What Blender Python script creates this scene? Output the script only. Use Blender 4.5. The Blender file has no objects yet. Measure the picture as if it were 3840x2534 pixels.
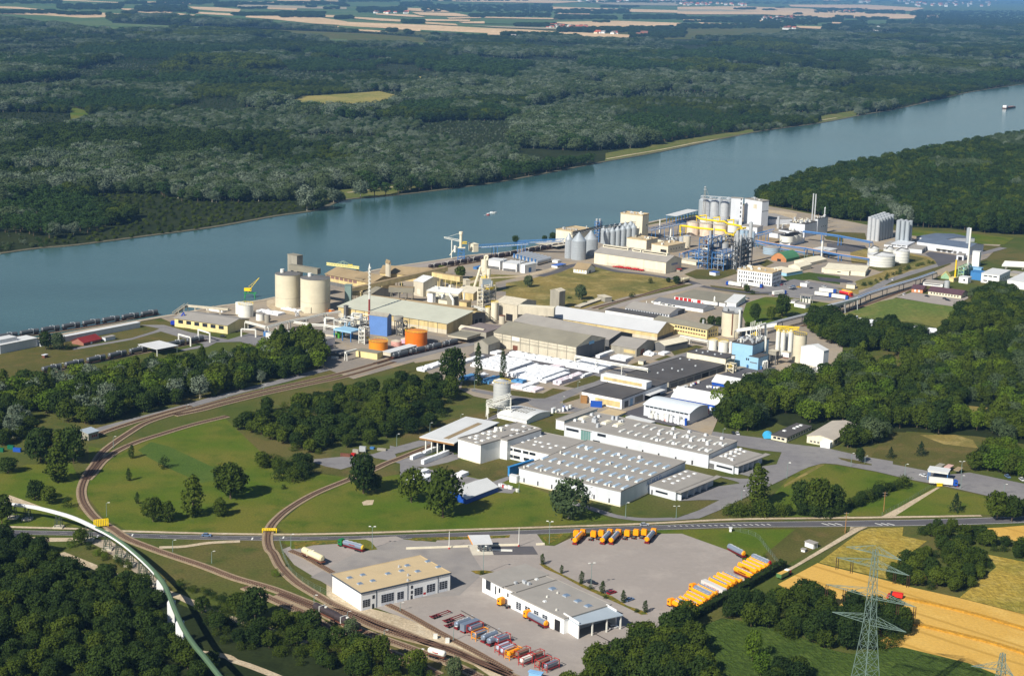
import bpy,math,random
from mathutils import Vector,Matrix
R=math.radians
sc=bpy.context.scene
random.seed(7)
# camera
FPX,HC=6000.0,250.0
TH,RO=math.atan(1342/6000.0),0.027
_f=Vector((0,math.cos(TH),-math.sin(TH)));_r=Vector((1,0,0));_u=Vector((0,math.sin(TH),math.cos(TH)))
CR=_r*math.cos(RO)+_u*math.sin(RO)
CU=_u*math.cos(RO)-_r*math.sin(RO)
CAMP=Vector((0,0,HC))
cd=bpy.data.cameras.new('camera');cam=bpy.data.objects.new('camera',cd)
sc.collection.objects.link(cam);sc.camera=cam
cd.sensor_width=36;cd.sensor_fit='HORIZONTAL';cd.lens=FPX/3840*36
cd.clip_start=1;cd.clip_end=300000
cam.matrix_world=Matrix.Translation(CAMP)@Matrix((CR,CU,-_f)).transposed().to_4x4()
# sky, sun, exposure
SUN_DIR=Vector((-0.62,-0.78,math.tan(R(38)))).normalized()
w=bpy.data.worlds.new('World');sc.world=w;w.use_nodes=True
nt=w.node_tree;nt.nodes.clear()
sky=nt.nodes.new('ShaderNodeTexSky');sky.sky_type='NISHITA';sky.sun_disc=False
sky.sun_elevation=math.asin(SUN_DIR.z);sky.sun_rotation=math.atan2(SUN_DIR.x,SUN_DIR.y)
sky.air_density=1.0;sky.dust_density=0.6;sky.ozone_density=1.5
bg=nt.nodes.new('ShaderNodeBackground');bg.inputs['Strength'].default_value=0.055
ow=nt.nodes.new('ShaderNodeOutputWorld')
nt.links.new(sky.outputs[0],bg.inputs[0]);nt.links.new(bg.outputs[0],ow.inputs[0])
sl=bpy.data.lights.new('sun','SUN');sl.energy=4.9;sl.angle=R(0.53);sl.color=(1.0,0.94,0.84)
sun=bpy.data.objects.new('sun',sl);sc.collection.objects.link(sun)
sun.rotation_euler=SUN_DIR.to_track_quat('Z','Y').to_euler();sun.location=(0,0,900)
sc.view_settings.view_transform='Standard';sc.view_settings.look='None'
sc.view_settings.gamma=1;sc.view_settings.exposure=0.36
sc.cycles.max_bounces=5;sc.cycles.diffuse_bounces=2;sc.cycles.glossy_bounces=2
sc.cycles.transmission_bounces=2;sc.cycles.volume_bounces=0;sc.cycles.transparent_max_bounces=4
sc.cycles.use_denoising=True
# picture -> ground
FR=[0.0,0.0,1.0]
def F(x0,y0,s):FR[:]=[x0,y0,s]
def px(p):return(FR[0]+p[0]/FR[2],FR[1]+p[1]/FR[2])
def ray(p):
 x,y=px(p)
 return(_f+CR*((x-1920)/FPX)+CU*((1267-y)/FPX))
def G(p,z=0.0):
 d=ray(p)
 t=(z-HC)/min(d.z,-1e-4)
 q=CAMP+d*t
 return Vector((q.x,q.y,z))
def HT(pb,yt,z0=0.0):
 """height above the ground point seen at pb whose top shows at row yt"""
 g=G(pb,z0);y=px((0,yt))[1]
 lo,hi=0.0,200.0
 for _ in range(40):
  m=(lo+hi)/2;d=g+Vector((0,0,m))-CAMP
  yy=1267-FPX*d.dot(CU)/d.dot(_f)
  if yy>y:lo=m
  else:hi=m
 return(lo+hi)/2
def mpp(p):
 """metres per frame-pixel sideways at the ground point p"""
 d=ray(p);t=-HC/d.z
 return t/FPX/FR[2]
UA=R(57)
# materials
def lin(c):
 return tuple((v/12.92 if v<=0.04045 else((v+0.055)/1.055)**2.4)for v in(x/255.0 for x in c))
MATS={}
def mat(name,c,rough=0.7,metal=0.0,var=0.12,scale=0.15,spec=0.3,alpha=1.0,streak=False):
 """plain surface with soft weathering; c is sRGB 0..255 of the paint itself"""
 if name in MATS:return MATS[name]
 m=bpy.data.materials.new(name);m.use_nodes=True;t=m.node_tree
 b=t.nodes['Principled BSDF'];b.inputs['Roughness'].default_value=rough
 b.inputs['Metallic'].default_value=metal;b.inputs['Specular IOR Level'].default_value=spec
 l=lin(c)
 if var>0:
  g=t.nodes.new('ShaderNodeNewGeometry')
  mp=t.nodes.new('ShaderNodeMapping');mp.inputs['Scale'].default_value=(1,1,0.25)if streak else(1,1,1)
  n=t.nodes.new('ShaderNodeTexNoise');n.inputs['Scale'].default_value=scale;n.inputs['Detail'].default_value=5
  n.inputs['Roughness'].default_value=0.65
  r=t.nodes.new('ShaderNodeValToRGB')
  r.color_ramp.elements[0].position=0.32;r.color_ramp.elements[1].position=0.68
  r.color_ramp.elements[0].color=tuple(v*(1-var)for v in l)+(1,)
  r.color_ramp.elements[1].color=tuple(min(1,v*(1+var))for v in l)+(1,)
  t.links.new(g.outputs['Position'],mp.inputs[0]);t.links.new(mp.outputs[0],n.inputs['Vector'])
  t.links.new(n.outputs['Fac'],r.inputs['Fac']);t.links.new(r.outputs[0],b.inputs['Base Color'])
 else:
  b.inputs['Base Color'].default_value=l+(1,)
 MATS[name]=m
 return m
def land(name,c1,c2,c3,s1=0.008,s2=0.05,s3=0.6,rough=0.95,rows=None,bump=0.0,lo=0.4,hi=0.6,grain=0.28):
 """ground cover: two colours in large patches, a third in small ones, fine grain on top; rows=(angle, width) adds tractor lines"""
 if name in MATS:return MATS[name]
 m=bpy.data.materials.new(name);m.use_nodes=True;t=m.node_tree
 b=t.nodes['Principled BSDF'];b.inputs['Roughness'].default_value=rough;b.inputs['Specular IOR Level'].default_value=0.1
 g=t.nodes.new('ShaderNodeNewGeometry')
 def noise(s,d=4,rg=0.6):
  n=t.nodes.new('ShaderNodeTexNoise');n.inputs['Scale'].default_value=s;n.inputs['Detail'].default_value=d
  n.inputs['Roughness'].default_value=rg
  t.links.new(g.outputs['Position'],n.inputs['Vector']);return n.outputs['Fac']
 def ramp(f,a,z):
  r=t.nodes.new('ShaderNodeMapRange');r.inputs['From Min'].default_value=a;r.inputs['From Max'].default_value=z
  t.links.new(f,r.inputs['Value']);return r.outputs[0]
 def mix(f,a,z,mode='MIX'):
  x=t.nodes.new('ShaderNodeMix');x.data_type='RGBA';x.blend_type=mode
  if isinstance(f,float):x.inputs[0].default_value=f
  else:t.links.new(f,x.inputs[0])
  for i,v in((6,a),(7,z)):
   if isinstance(v,tuple):x.inputs[i].default_value=v
   else:t.links.new(v,x.inputs[i])
  return x.outputs[2]
 c=mix(ramp(noise(s1),lo,hi),lin(c1)+(1,),lin(c2)+(1,))
 c=mix(ramp(noise(s2,5),0.5,0.72),c,lin(c3)+(1,))
 f3=ramp(noise(s3,3,0.7),0.3,0.7)
 gr=t.nodes.new('ShaderNodeMapRange');gr.inputs['To Min'].default_value=1-grain;gr.inputs['To Max'].default_value=1+grain
 t.links.new(f3,gr.inputs['Value'])
 cc=t.nodes.new('ShaderNodeCombineColor')
 for i in range(3):t.links.new(gr.outputs[0],cc.inputs[i])
 c=mix(1.0,c,cc.outputs[0],'MULTIPLY')
 if rows:
  mp=t.nodes.new('ShaderNodeMapping');mp.inputs['Rotation'].default_value=(0,0,-rows[0])
  t.links.new(g.outputs['Position'],mp.inputs[0])
  wv=t.nodes.new('ShaderNodeTexWave');wv.bands_direction='Y';wv.inputs['Scale'].default_value=0.314/rows[1]
  wv.inputs['Distortion'].default_value=0.6;wv.inputs['Detail'].default_value=1
  t.links.new(mp.outputs[0],wv.inputs['Vector'])
  k=ramp(wv.outputs['Fac'],0.93,1.0)
  c=mix(k,c,tuple(v*0.85 for v in lin(c2))+(1,))
 t.links.new(c,b.inputs['Base Color'])
 if bump:
  bp=t.nodes.new('ShaderNodeBump');bp.inputs['Strength'].default_value=bump;bp.inputs['Distance'].default_value=0.5
  t.links.new(f3,bp.inputs['Height']);t.links.new(bp.outputs[0],b.inputs['Normal'])
 MATS[name]=m
 return m
# mesh builder
class MB:
 def __init__(s):s.v=[];s.f=[];s.sm=False
 def add(s,vs,fs):
  n=len(s.v);s.v+=[tuple(p)for p in vs];s.f+=[tuple(i+n for i in f)for f in fs];return s
 def box(s,x0,y0,z0,x1,y1,z1):
  if x1<x0:x0,x1=x1,x0
  if y1<y0:y0,y1=y1,y0
  if z1<z0:z0,z1=z1,z0
  return s.add([(x0,y0,z0),(x1,y0,z0),(x1,y1,z0),(x0,y1,z0),(x0,y0,z1),(x1,y0,z1),(x1,y1,z1),(x0,y1,z1)],[(0,3,2,1),(4,5,6,7),(0,1,5,4),(1,2,6,5),(2,3,7,6),(3,0,4,7)])
 def prism(s,poly,z0,z1):
  n=len(poly);a=sum(poly[i][0]*poly[(i+1)%n][1]-poly[(i+1)%n][0]*poly[i][1]for i in range(n))
  if a<0:poly=poly[::-1]
  return s.add([(p[0],p[1],z0)for p in poly]+[(p[0],p[1],z1)for p in poly],[tuple(range(n))[::-1],tuple(range(n,2*n))]+[(i,(i+1)%n,(i+1)%n+n,i+n)for i in range(n)])
 def ext(s,prof,axis,a,b):
  """extrude a profile of (t, z) along x ('x') or y ('y') from a to b"""
  n=len(prof)
  if axis=='x':vs=[(a,p[0],p[1])for p in prof]+[(b,p[0],p[1])for p in prof]
  else:vs=[(p[0],a,p[1])for p in prof]+[(p[0],b,p[1])for p in prof]
  return s.add(vs,[tuple(range(n)),tuple(range(n,2*n))[::-1]]+[(i,i+n,(i+1)%n+n,(i+1)%n)for i in range(n)])
 def cyl(s,cx,cy,z0,z1,r0,r1=None,n=20):
  if r1 is None:r1=r0
  vs=[(cx+r0*math.cos(6.2832*i/n),cy+r0*math.sin(6.2832*i/n),z0)for i in range(n)]
  vs+=[(cx+r1*math.cos(6.2832*i/n),cy+r1*math.sin(6.2832*i/n),z1)for i in range(n)]
  return s.add(vs,[tuple(range(n))[::-1],tuple(range(n,2*n))]+[(i,(i+1)%n,(i+1)%n+n,i+n)for i in range(n)])
 def tube(s,p,q,r,n=8,r1=None):
  p=Vector(p);q=Vector(q);d=(q-p)
  if d.length<1e-6:return s
  d.normalize();a=d.orthogonal().normalized();b=d.cross(a);r1=r if r1 is None else r1
  vs=[p+(a*math.cos(6.2832*i/n)+b*math.sin(6.2832*i/n))*r for i in range(n)]
  vs+=[q+(a*math.cos(6.2832*i/n)+b*math.sin(6.2832*i/n))*r1 for i in range(n)]
  return s.add(vs,[tuple(range(n))[::-1],tuple(range(n,2*n))]+[(i,(i+1)%n,(i+1)%n+n,i+n)for i in range(n)])
 def ball(s,c,r,n=10):
  for i in range(5):a,b=math.pi*(i/5-.5),math.pi*((i+1)/5-.5);s.cyl(c[0],c[1],c[2]+r*math.sin(a),c[2]+r*math.sin(b),r*math.cos(a)+.001,r*math.cos(b)+.001,n)
  return s
 def path(s,pts,r,n=8):
  for a,b in zip(pts,pts[1:]):s.tube(a,b,r,n)
  return s
 def bar(s,p,q,wd):
  return s.tube(p,q,wd*0.7,4)
 def quad(s,*p):return s.add(p,[tuple(range(len(p)))])
 def mesh(s,name,m,smooth=False):
  me=bpy.data.meshes.new(name);me.from_pydata(s.v,[],s.f)
  if isinstance(m,(list,tuple)):
   for k in m:me.materials.append(k)
  elif m:me.materials.append(m)
  if smooth:
   me.polygons.foreach_set('use_smooth',[True]*len(me.polygons))
   try:me.set_sharp_from_angle(angle=R(40))
   except Exception:pass
  me.update();return me
 def build(s,name,m,parent=None,smooth=False):
  return link(name,s.mesh(name,m,smooth),parent)
def link(name,me,parent=None,loc=None,rz=0.0,scale=None):
 o=bpy.data.objects.new(name,me);sc.collection.objects.link(o)
 if parent:o.parent=parent
 if loc is not None:o.location=loc
 if rz:o.rotation_euler=(0,0,rz)
 if scale is not None:o.scale=(scale,scale,scale)if not hasattr(scale,'__len__')else scale
 return o
def tag(o,label,cat,group=None,kind=None):
 if label:o['label']=label
 if cat:o['category']=cat
 if group:o['group']=group
 if kind:o['kind']=kind
 return o
def thing(name,label,cat,loc,rz=0.0,group=None):
 o=bpy.data.objects.new(name,None);sc.collection.objects.link(o)
 o.empty_display_size=0.5;o.location=loc;o.rotation_euler=(0,0,rz)
 return tag(o,label,cat,group)
def kids(o):return[c for c in bpy.data.objects if c.parent==o]
def dup(src,loc,rz=0.0,label=None,group=None,scale=None):
 tree=src if isinstance(src,dict)else None
 root=tree['o']if tree else src
 r=root.copy();sc.collection.objects.link(r);r.location=loc;r.rotation_euler=(0,0,rz)
 if scale is not None:r.scale=(scale,scale,scale)if not hasattr(scale,'__len__')else scale
 if label:r['label']=label
 if group:r['group']=group
 for ch,gs in(tree['k']if tree else snap(root)['k']):
  c=ch.copy();sc.collection.objects.link(c);c.parent=r
  for g in gs:
   d=g.copy();sc.collection.objects.link(d);d.parent=c
 return r
def snap(o):return{'o':o,'k':[(c,kids(c))for c in kids(o)]}
class Kind:
 """the first use moves the built thing itself, later ones copy it"""
 def __init__(s,make):s.make=make;s.s=None
 def at(s,loc,rz=0.0,label=None,group=None,scale=None,cat=None):
  if s.s is None:
   o=s.make();s.s=snap(o);o.location=loc;o.rotation_euler=(0,0,rz)
   if scale is not None:o.scale=(scale,scale,scale)if not hasattr(scale,'__len__')else scale
   if label:o['label']=label
   if group:o['group']=group
   return o
  return dup(s.s,loc,rz,label,group,scale)
CNT=[0]
def area(name,pts,m,lv,kind='structure',z=0.0):
 """a flat sheet on the ground; lv = layer number"""
 q=[G(p)for p in pts]
 me=bpy.data.meshes.new(name);CNT[0]+=1;zz=z+lv*0.03+(CNT[0]%23)*0.0013
 me.from_pydata([(p.x,p.y,zz)for p in q],[],[tuple(range(len(q)))]);me.materials.append(m)
 o=link(name,me);o['kind']=kind
 if me.polygons[0].normal.z<0:me.flip_normals()
 return o
def smooth_line(pts,k=6):
 """Catmull-Rom through ground points"""
 P=[pts[0]+(pts[0]-pts[1])]+list(pts)+[pts[-1]+(pts[-1]-pts[-2])];out=[]
 for i in range(1,len(P)-2):
  p0,p1,p2,p3=P[i-1:i+3]
  for j in range(k):
   t=j/k
   out.append(0.5*((2*p1)+(p2-p0)*t+(2*p0-5*p1+4*p2-p3)*t*t+(3*p1-p0-3*p2+p3)*t**3))
 out.append(P[-2]);return out
def ribbon(q,o0,o1,z0,z1,mb=None):
 """a strip (or kerb) beside a line: offsets o0..o1 to its left"""
 mb=mb or MB();n=len(q);off=[]
 for i in range(n):
  d=(q[min(i+1,n-1)]-q[max(i-1,0)]).normalized();off.append(Vector((-d.y,d.x,0)))
 for i in range(n-1):
  a,b=q[i],q[i+1];A0,A1,B0,B1=a+off[i]*o0,a+off[i]*o1,b+off[i+1]*o0,b+off[i+1]*o1
  if z1-z0<1e-4:mb.quad((A0.x,A0.y,z1),(B0.x,B0.y,z1),(B1.x,B1.y,z1),(A1.x,A1.y,z1))
  else:
   vs=[(p.x,p.y,z)for z in(z0,z1)for p in(A0,B0,B1,A1)]
   mb.add(vs,[(4,5,6,7),(0,1,5,4),(1,2,6,5),(2,3,7,6),(3,0,4,7)])
 return mb
def strip(name,pts,wd,m,lv,k=6,smooth=True):
 q=[G(p)for p in pts]
 if smooth:q=smooth_line(q,k)
 CNT[0]+=1;zz=lv*0.03+(CNT[0]%23)*0.0013
 o=ribbon(q,-wd/2,wd/2,zz,zz).build(name,m);o['kind']='structure'
 me=o.data
 if me.polygons[0].normal.z<0:me.flip_normals()
 return o
# ground covers
GRASS=land('grass',(76,86,36),(96,90,50),(64,80,32),0.012,0.05,0.9)
LAWN=land('lawn',(78,98,24),(102,102,40),(66,88,22),0.014,0.06,1.2)
LAWN2=land('dry_lawn',(92,88,46),(78,80,38),(106,92,56),0.02,0.09,1.0)
DRY=land('dry_grass',(136,120,68),(104,102,54),(158,142,90),0.02,0.06,0.5)
FLOOR=land('forest_floor_earth',(36,46,22),(46,54,26),(30,38,18),0.02,0.1,0.7)
ASPH=land('asphalt',(124,122,124),(134,132,131),(116,114,116),0.02,0.12,0.4,grain=.06)
ASPD=land('dark_asphalt',(88,87,92),(98,96,98),(82,81,85),0.03,0.12,0.4,grain=.06)
CONC=land('concrete_yard',(157,149,143),(148,141,135),(163,155,148),0.015,0.05,0.4,grain=.04,lo=.3,hi=.7)
YARD=land('factory_yard_paving',(158,147,131),(136,129,121),(164,146,118),0.012,0.05,0.3,grain=.08)
SAND=land('gravel',(188,172,146),(172,156,130),(196,184,160),0.03,0.2,1.0)
WHEAT=land('ripe_wheat',(204,164,84),(194,154,74),(208,172,94),0.01,0.05,0.8,rows=(R(137),16),bump=0.2,grain=.1)
MAIZE=land('green_maize',(70,88,34),(60,78,30),(84,100,42),0.02,0.1,0.45,rows=(R(110),3.0),bump=1.0)
TALL=land('tall_dry_grass',(160,138,62),(126,120,50),(176,154,82),0.03,0.12,0.35,bump=1.0)
WHITE=mat('road_paint',(225,225,220),0.6,var=0.1,scale=1)
WATER=bpy.data.materials.new('river_water');WATER.use_nodes=True
def _water():
 t=WATER.node_tree;b=t.nodes['Principled BSDF']
 b.inputs['Roughness'].default_value=0.12;b.inputs['IOR'].default_value=1.33
 g=t.nodes.new('ShaderNodeNewGeometry')
 mp=t.nodes.new('ShaderNodeMapping');mp.inputs['Rotation'].default_value=(0,0,R(-35));mp.inputs['Scale'].default_value=(0.4,1,1)
 t.links.new(g.outputs['Position'],mp.inputs[0])
 n=t.nodes.new('ShaderNodeTexNoise');n.inputs['Scale'].default_value=0.006;n.inputs['Detail'].default_value=6;n.inputs['Roughness'].default_value=0.6
 t.links.new(mp.outputs[0],n.inputs['Vector'])
 r=t.nodes.new('ShaderNodeValToRGB');r.color_ramp.elements[0].position=0.35;r.color_ramp.elements[1].position=0.65
 r.color_ramp.elements[0].color=lin((54,84,84))+(1,);r.color_ramp.elements[1].color=lin((66,98,98))+(1,)
 t.links.new(n.outputs['Fac'],r.inputs['Fac']);t.links.new(r.outputs[0],b.inputs['Base Color'])
 n2=t.nodes.new('ShaderNodeTexNoise');n2.inputs['Scale'].default_value=0.5;n2.inputs['Detail'].default_value=3
 t.links.new(mp.outputs[0],n2.inputs['Vector'])
 bp=t.nodes.new('ShaderNodeBump');bp.inputs['Strength'].default_value=0.35;bp.inputs['Distance'].default_value=0.4
 t.links.new(n2.outputs['Fac'],bp.inputs['Height']);t.links.new(bp.outputs[0],b.inputs['Normal'])
_water()
def _ground():
 me=bpy.data.meshes.new('ground');S=130000
 me.from_pydata([(-S,-2000,0),(S,-2000,0),(S,S,0),(-S,S,0)],[],[(0,1,2,3)]);me.materials.append(GRASS)
 o=link('ground',me);o['kind']='structure'
_ground()
# the far plain: fields, woods, clearings
TAN=land('stubble_field',(214,184,146),(198,170,130),(222,196,160),0.0015,0.01,0.05)
GRN=land('green_field',(72,100,58),(92,108,66),(62,88,50),0.0015,0.01,0.05)
BRN=land('pale_brown_field',(168,156,130),(150,146,120),(180,166,140),0.0015,0.01,0.05)
F(0,0,1)
area('plain',[(-900,108),(4700,104),(4700,3),(3000,-18),(1200,-42),(-900,-84)],GRN,1)
F(0,0,1.8277)
FN=[0]
def fld(m,*p):FN[0]+=1;area('field',p,m,3,z=0.12*FN[0])
fld(GRN,(-200,20),(0,30),(420,45),(460,62),(860,70),(890,102),(480,85),(0,42),(-200,34))
fld(TAN,(-200,0),(250,0),(640,14),(870,24),(860,20),(560,4),(300,-8),(-200,-20))
fld(TAN,(-100,42),(120,50),(330,70),(600,84),(890,100),(880,116),(560,124),(300,106),(0,98),(-100,92),(-100,80),(200,84),(200,66),(-100,54))
fld(GRN,(-200,98),(300,106),(560,124),(800,120),(770,150),(770,178),(1100,205),(1700,250),(2376,272),(2376,312),(2130,290),(1500,250),(1180,225),(780,212),(480,190),(260,172),(0,130),(-200,120))
fld(TAN,(255,172),(500,186),(785,210),(780,222),(500,216),(440,196))
fld(TAN,(820,60),(1000,64),(1180,76),(1180,90),(1340,104),(1320,112),(880,82))
fld(TAN,(1290,48),(1500,54),(1650,66),(1640,84),(1480,78),(1330,64))
fld(TAN,(1360,84),(1600,96),(1600,110),(1340,96))
fld(TAN,(900,12),(1180,16),(1340,26),(1300,32),(1060,24))
fld(TAN,(1490,16),(1900,24),(2200,26),(2376,34),(2376,26),(1700,12))
fld(TAN,(1690,112),(2000,112),(2200,124),(2376,150),(2376,176),(2160,166),(1860,134),(1680,122))
fld(TAN,(1990,164),(2376,186),(2376,206),(2300,208),(2000,176))
fld(TAN,(1820,54),(2040,60),(2030,72),(1840,66));fld(TAN,(2190,104),(2376,112),(2376,124),(2200,120))
fld(BRN,(1500,30),(2376,52),(2376,66),(2100,62),(1500,44));fld(TAN,(1900,0),(2376,8),(2376,14),(1900,8))
F(1270,0,1.8277)
fld(TAN,(0,152),(300,164),(640,176),(1000,196),(1300,208),(1480,220),(1900,238),(2000,244),(1990,262),(1700,262),(1200,246),(860,238),(600,222),(300,196),(0,182))
fld(TAN,(0,194),(300,216),(340,228),(0,208));fld(GRN,(0,178),(300,200),(340,214),(120,206),(0,192))
fld(GRN,(560,210),(1020,232),(1020,242),(800,238),(560,220))
fld(TAN,(100,120),(440,140),(440,154),(280,146),(100,130));fld(TAN,(580,154),(800,168),(820,180),(600,168))
fld(TAN,(250,96),(520,106),(600,122),(500,120),(260,104));fld(TAN,(500,88),(800,94),(900,112),(840,118),(560,108))
fld(TAN,(590,136),(900,140),(900,150),(600,148));fld(TAN,(740,126),(960,118),(980,128),(760,134))
fld(TAN,(820,156),(1240,146),(1240,152),(1000,166),(860,164));fld(BRN,(900,180),(1500,196),(1500,208),(1100,194))
fld(TAN,(430,58),(700,66),(760,88),(560,84),(430,72));fld(TAN,(1000,120),(1500,130),(1500,138),(1000,128))
fld(TAN,(1500,156),(1900,148),(2376,164),(2376,182),(2100,192),(1760,190),(1480,164))
fld(GRN,(1000,140),(1460,142),(1480,160),(1300,172),(1000,168))
fld(TAN,(1440,50),(2376,76),(2376,94),(1900,84),(1460,66));fld(TAN,(400,0),(1300,0),(1700,14),(1500,26),(900,16))
fld(BRN,(1700,20),(2376,20),(2376,44),(1900,38));fld(TAN,(1770,296),(1900,296),(1900,308),(1770,304))
fld(TAN,(1480,92),(1720,98),(1720,104),(1480,100));fld(TAN,(1480,110),(1640,116),(1640,122),(1480,118))
F(2540,0,1.8277)
fld(TAN,(0,48),(400,46),(900,64),(1400,96),(1800,110),(1790,126),(1500,134),(900,124),(600,104),(0,104))
fld(GRN,(0,36),(380,38),(380,48),(0,52));fld(BRN,(0,66),(300,70),(560,84),(0,84))
fld(TAN,(760,36),(1300,36),(1700,60),(1600,80),(1100,60),(780,50));fld(TAN,(40,140),(160,142),(160,152),(40,150))
fld(TAN,(140,160),(420,172),(440,186),(200,180));fld(TAN,(520,142),(720,152),(700,160),(520,156))
fld(TAN,(800,184),(990,190),(980,206),(840,200));fld(TAN,(1060,158),(1130,160),(1130,168),(1060,168))
fld(TAN,(1500,162),(1620,166),(1620,174),(1510,172));fld(TAN,(960,0),(1100,4),(1130,16),(1000,8));fld(TAN,(200,124),(480,134),(480,142),(200,134))
F(0,0,0.61875)
BANK_N=[(-160,612),(0,590),(95,577),(180,570),(350,548),(500,528),(640,503),(740,488),(800,465),(900,456),(1000,445),(1150,425),(1300,397),(1400,377),(1540,352),(1750,308),(1900,287),(2000,268),(2100,250),(2250,215),(2376,196),(2560,160)]
FOREST=BANK_N+[(2560,62),(2376,64),(2200,70),(2050,66),(1900,74),(1830,82),(1700,90),(1560,92),(1380,96),(1300,88),(1000,84),(800,76),(620,66),(420,58),(260,54),(250,40),(300,34),(760,70),(980,88),(1000,104),(760,98),(560,80),(400,76),(260,74),(140,66),(0,48),(-160,36)]
area('forest_floor',FOREST,FLOOR,4)
CLEAR=[]
def clearing(m,*p):
 q=[G(v)for v in p];CLEAR.append([(v.x,v.y)for v in q]);area('clearing',p,m,5)
MEADOW=land('meadow',(148,136,78),(122,122,62),(160,146,92),0.01,0.04,0.2)
clearing(MEADOW,(675,236),(700,224),(830,216),(880,212),(940,226),(950,246),(870,266),(760,270),(680,260))
clearing(LAWN,(1090,160),(1140,158),(1142,168),(1090,168));clearing(MEADOW,(965,178),(1030,178),(1030,182),(970,182))
clearing(MEADOW,(0,283),(28,282),(26,294),(0,300));clearing(LAWN,(160,246),(195,256),(215,276),(165,280))
clearing(LAWN,(2050,146),(2090,148),(2090,156),(2060,154));clearing(GRN,(740,92),(980,100),(985,108),(760,104))
clearing(MEADOW,(235,222),(262,222),(262,232),(240,232));clearing(MEADOW,(1035,146),(1090,146),(1090,150),(1035,150))
DYKE=land('dyke_grass',(88,100,46),(108,106,60),(78,92,42),0.02,0.06,0.3)
clearing(DYKE,(1405,368),(1405,356),(1500,338),(1600,322),(1745,300),(1756,314),(1540,358),(1400,384))
clearing(DYKE,(1900,284),(1900,270),(1950,262),(1985,256),(1990,274),(1900,292))
clearing(DYKE,(670,452),(700,450),(840,436),(960,426),(965,436),(900,452),(860,458),(760,466),(700,470))
F(1270,0,1.8231)
strip('path',[(1830,1088),(2000,1058),(2200,1024),(2376,990)],4,SAND,6)
strip('path',[(60,1318),(200,1300),(360,1280),(520,1264)],4,SAND,6)
F(2540,0,1.8231)
strip('path',[(0,1002),(150,972),(350,940),(525,910)],4,SAND,6);strip('path',[(970,826),(1090,806)],4,SAND,6,smooth=False)
# the river
F(0,0,0.61875)
BANK_S=[(2600,262),(2376,320),(2200,352),(2000,392),(1850,425),(1740,470),(1640,494),(1545,508),(1400,540),(1290,562),(1180,585),(1100,592),(1000,607),(880,625),(760,655),(640,690),(560,704),(500,712),(420,728),(370,736),(130,778),(0,800),(-200,835)]
area('river',BANK_N+BANK_S,WATER,7)
qq=[G(p)for p in BANK_S[7:-1]]
ribbon(smooth_line(qq,3),-1.0,3.5,0.0,0.55).build('quay_edge',mat('quay_concrete',(172,160,142),0.9))['kind']='structure'
bb=[G(p)for p in BANK_N[1:-1]]
o=ribbon(smooth_line(bb,4),-1.0,5,0.0,0.7).build('river_bank',mat('bank_rubble',(96,92,74),0.95,var=0.35,scale=0.4));o['kind']='structure'
clearing(SAND,(95,578),(180,571),(250,562),(250,560),(180,567),(100,573))
# factory ground
NEARWOOD=[(1746,470),(1850,427),(2000,394),(2200,354),(2376,322),(2600,275),(2600,560),(2376,545),(2290,540),(2200,530),(2120,528),(2010,512),(1920,508),(1880,492),(1800,478)]
area('forest_floor',NEARWOOD,FLOOR,4)
area('factory_yard',[(372,738),(560,705),(640,692),(900,622),(1000,609),(1130,594),(1290,564),(1640,496),(1746,472),(1900,500),(2100,540),(2330,560),(2290,600),(2180,640),(2060,700),(1960,760),(1950,860),(1900,900),(1700,890),(1650,1010),(1480,960),(1300,960),(1100,920),(1000,870),(960,840),(820,880),(740,850),(700,800),(560,770),(430,762)],YARD,8)
F(1500,950,3.92)
def grass(m,*p,lv=9):area('grass_patch',p,m,lv)
grass(DRY,(440,270),(900,380),(1300,310),(1850,330),(1400,430),(1420,500),(1700,560),(2200,680),(2160,720),(2000,640),(1500,560),(1100,560),(620,420),(300,420),(250,330))
F(2050,680,3.92)
grass(DRY,(-600,1500),(-200,1430),(60,1350),(400,1270),(760,1260),(1100,1330),(1500,1390),(1850,1440),(1990,1500),(1700,1568),(1500,1640),(1000,1720),(600,1860),(300,1950),(0,1900),(-600,1720))
F(2080,1040,3.92)
grass(DRY,(120,20),(1500,60),(1900,110),(1500,180),(1000,300),(600,420),(380,420),(60,300),(-300,160),(-500,60))
grass(LAWN2,(1900,110),(2140,90),(1640,230),(1200,340),(900,430),(650,480),(640,460),(1100,330),(1560,190))
grass(LAWN2,(1700,1080),(2080,1000),(2200,1030),(1760,1150));grass(LAWN2,(1460,1215),(1640,1150),(1760,1180),(1600,1240))
grass(LAWN2,(1080,1290),(1260,1240),(1460,1280),(1250,1330));grass(LAWN2,(200,1568),(480,1470),(600,1440),(740,1490),(620,1568))
F(1500,1250,2.6133)
grass(LAWN2,(1600,520),(1860,425),(1990,430),(2000,460),(1750,545));grass(LAWN2,(1090,560),(1400,590),(1500,540),(1640,560),(1620,590),(1400,650),(1100,610))
grass(LAWN2,(620,460),(780,480),(1090,560),(1100,610),(900,570),(740,540),(600,540));grass(LAWN2,(1590,650),(1760,600),(1760,640),(1600,690))
grass(LAWN2,(1370,720),(1490,715),(1430,745));grass(LAWN2,(0,320),(380,255),(440,300),(100,380),(0,420))
F(2620,1040,3.92)
grass(LAWN2,(160,120),(430,150),(660,180),(1030,240),(1030,262),(760,262),(240,190))
grass(LAWN,(700,380),(980,290),(1340,300),(1960,390),(1880,440),(1560,540),(1100,660),(720,740),(640,560))
grass(LAWN2,(420,60),(560,60),(560,90),(440,80));grass(DRY,(2000,160),(2352,180),(2352,260),(2100,190))
F(2550,680,3.92)
grass(LAWN2,(60,1370),(240,1300),(820,1300),(840,1360),(560,1450),(240,1440));grass(LAWN2,(1140,1220),(1280,1150),(1380,1200),(1250,1260))
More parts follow.
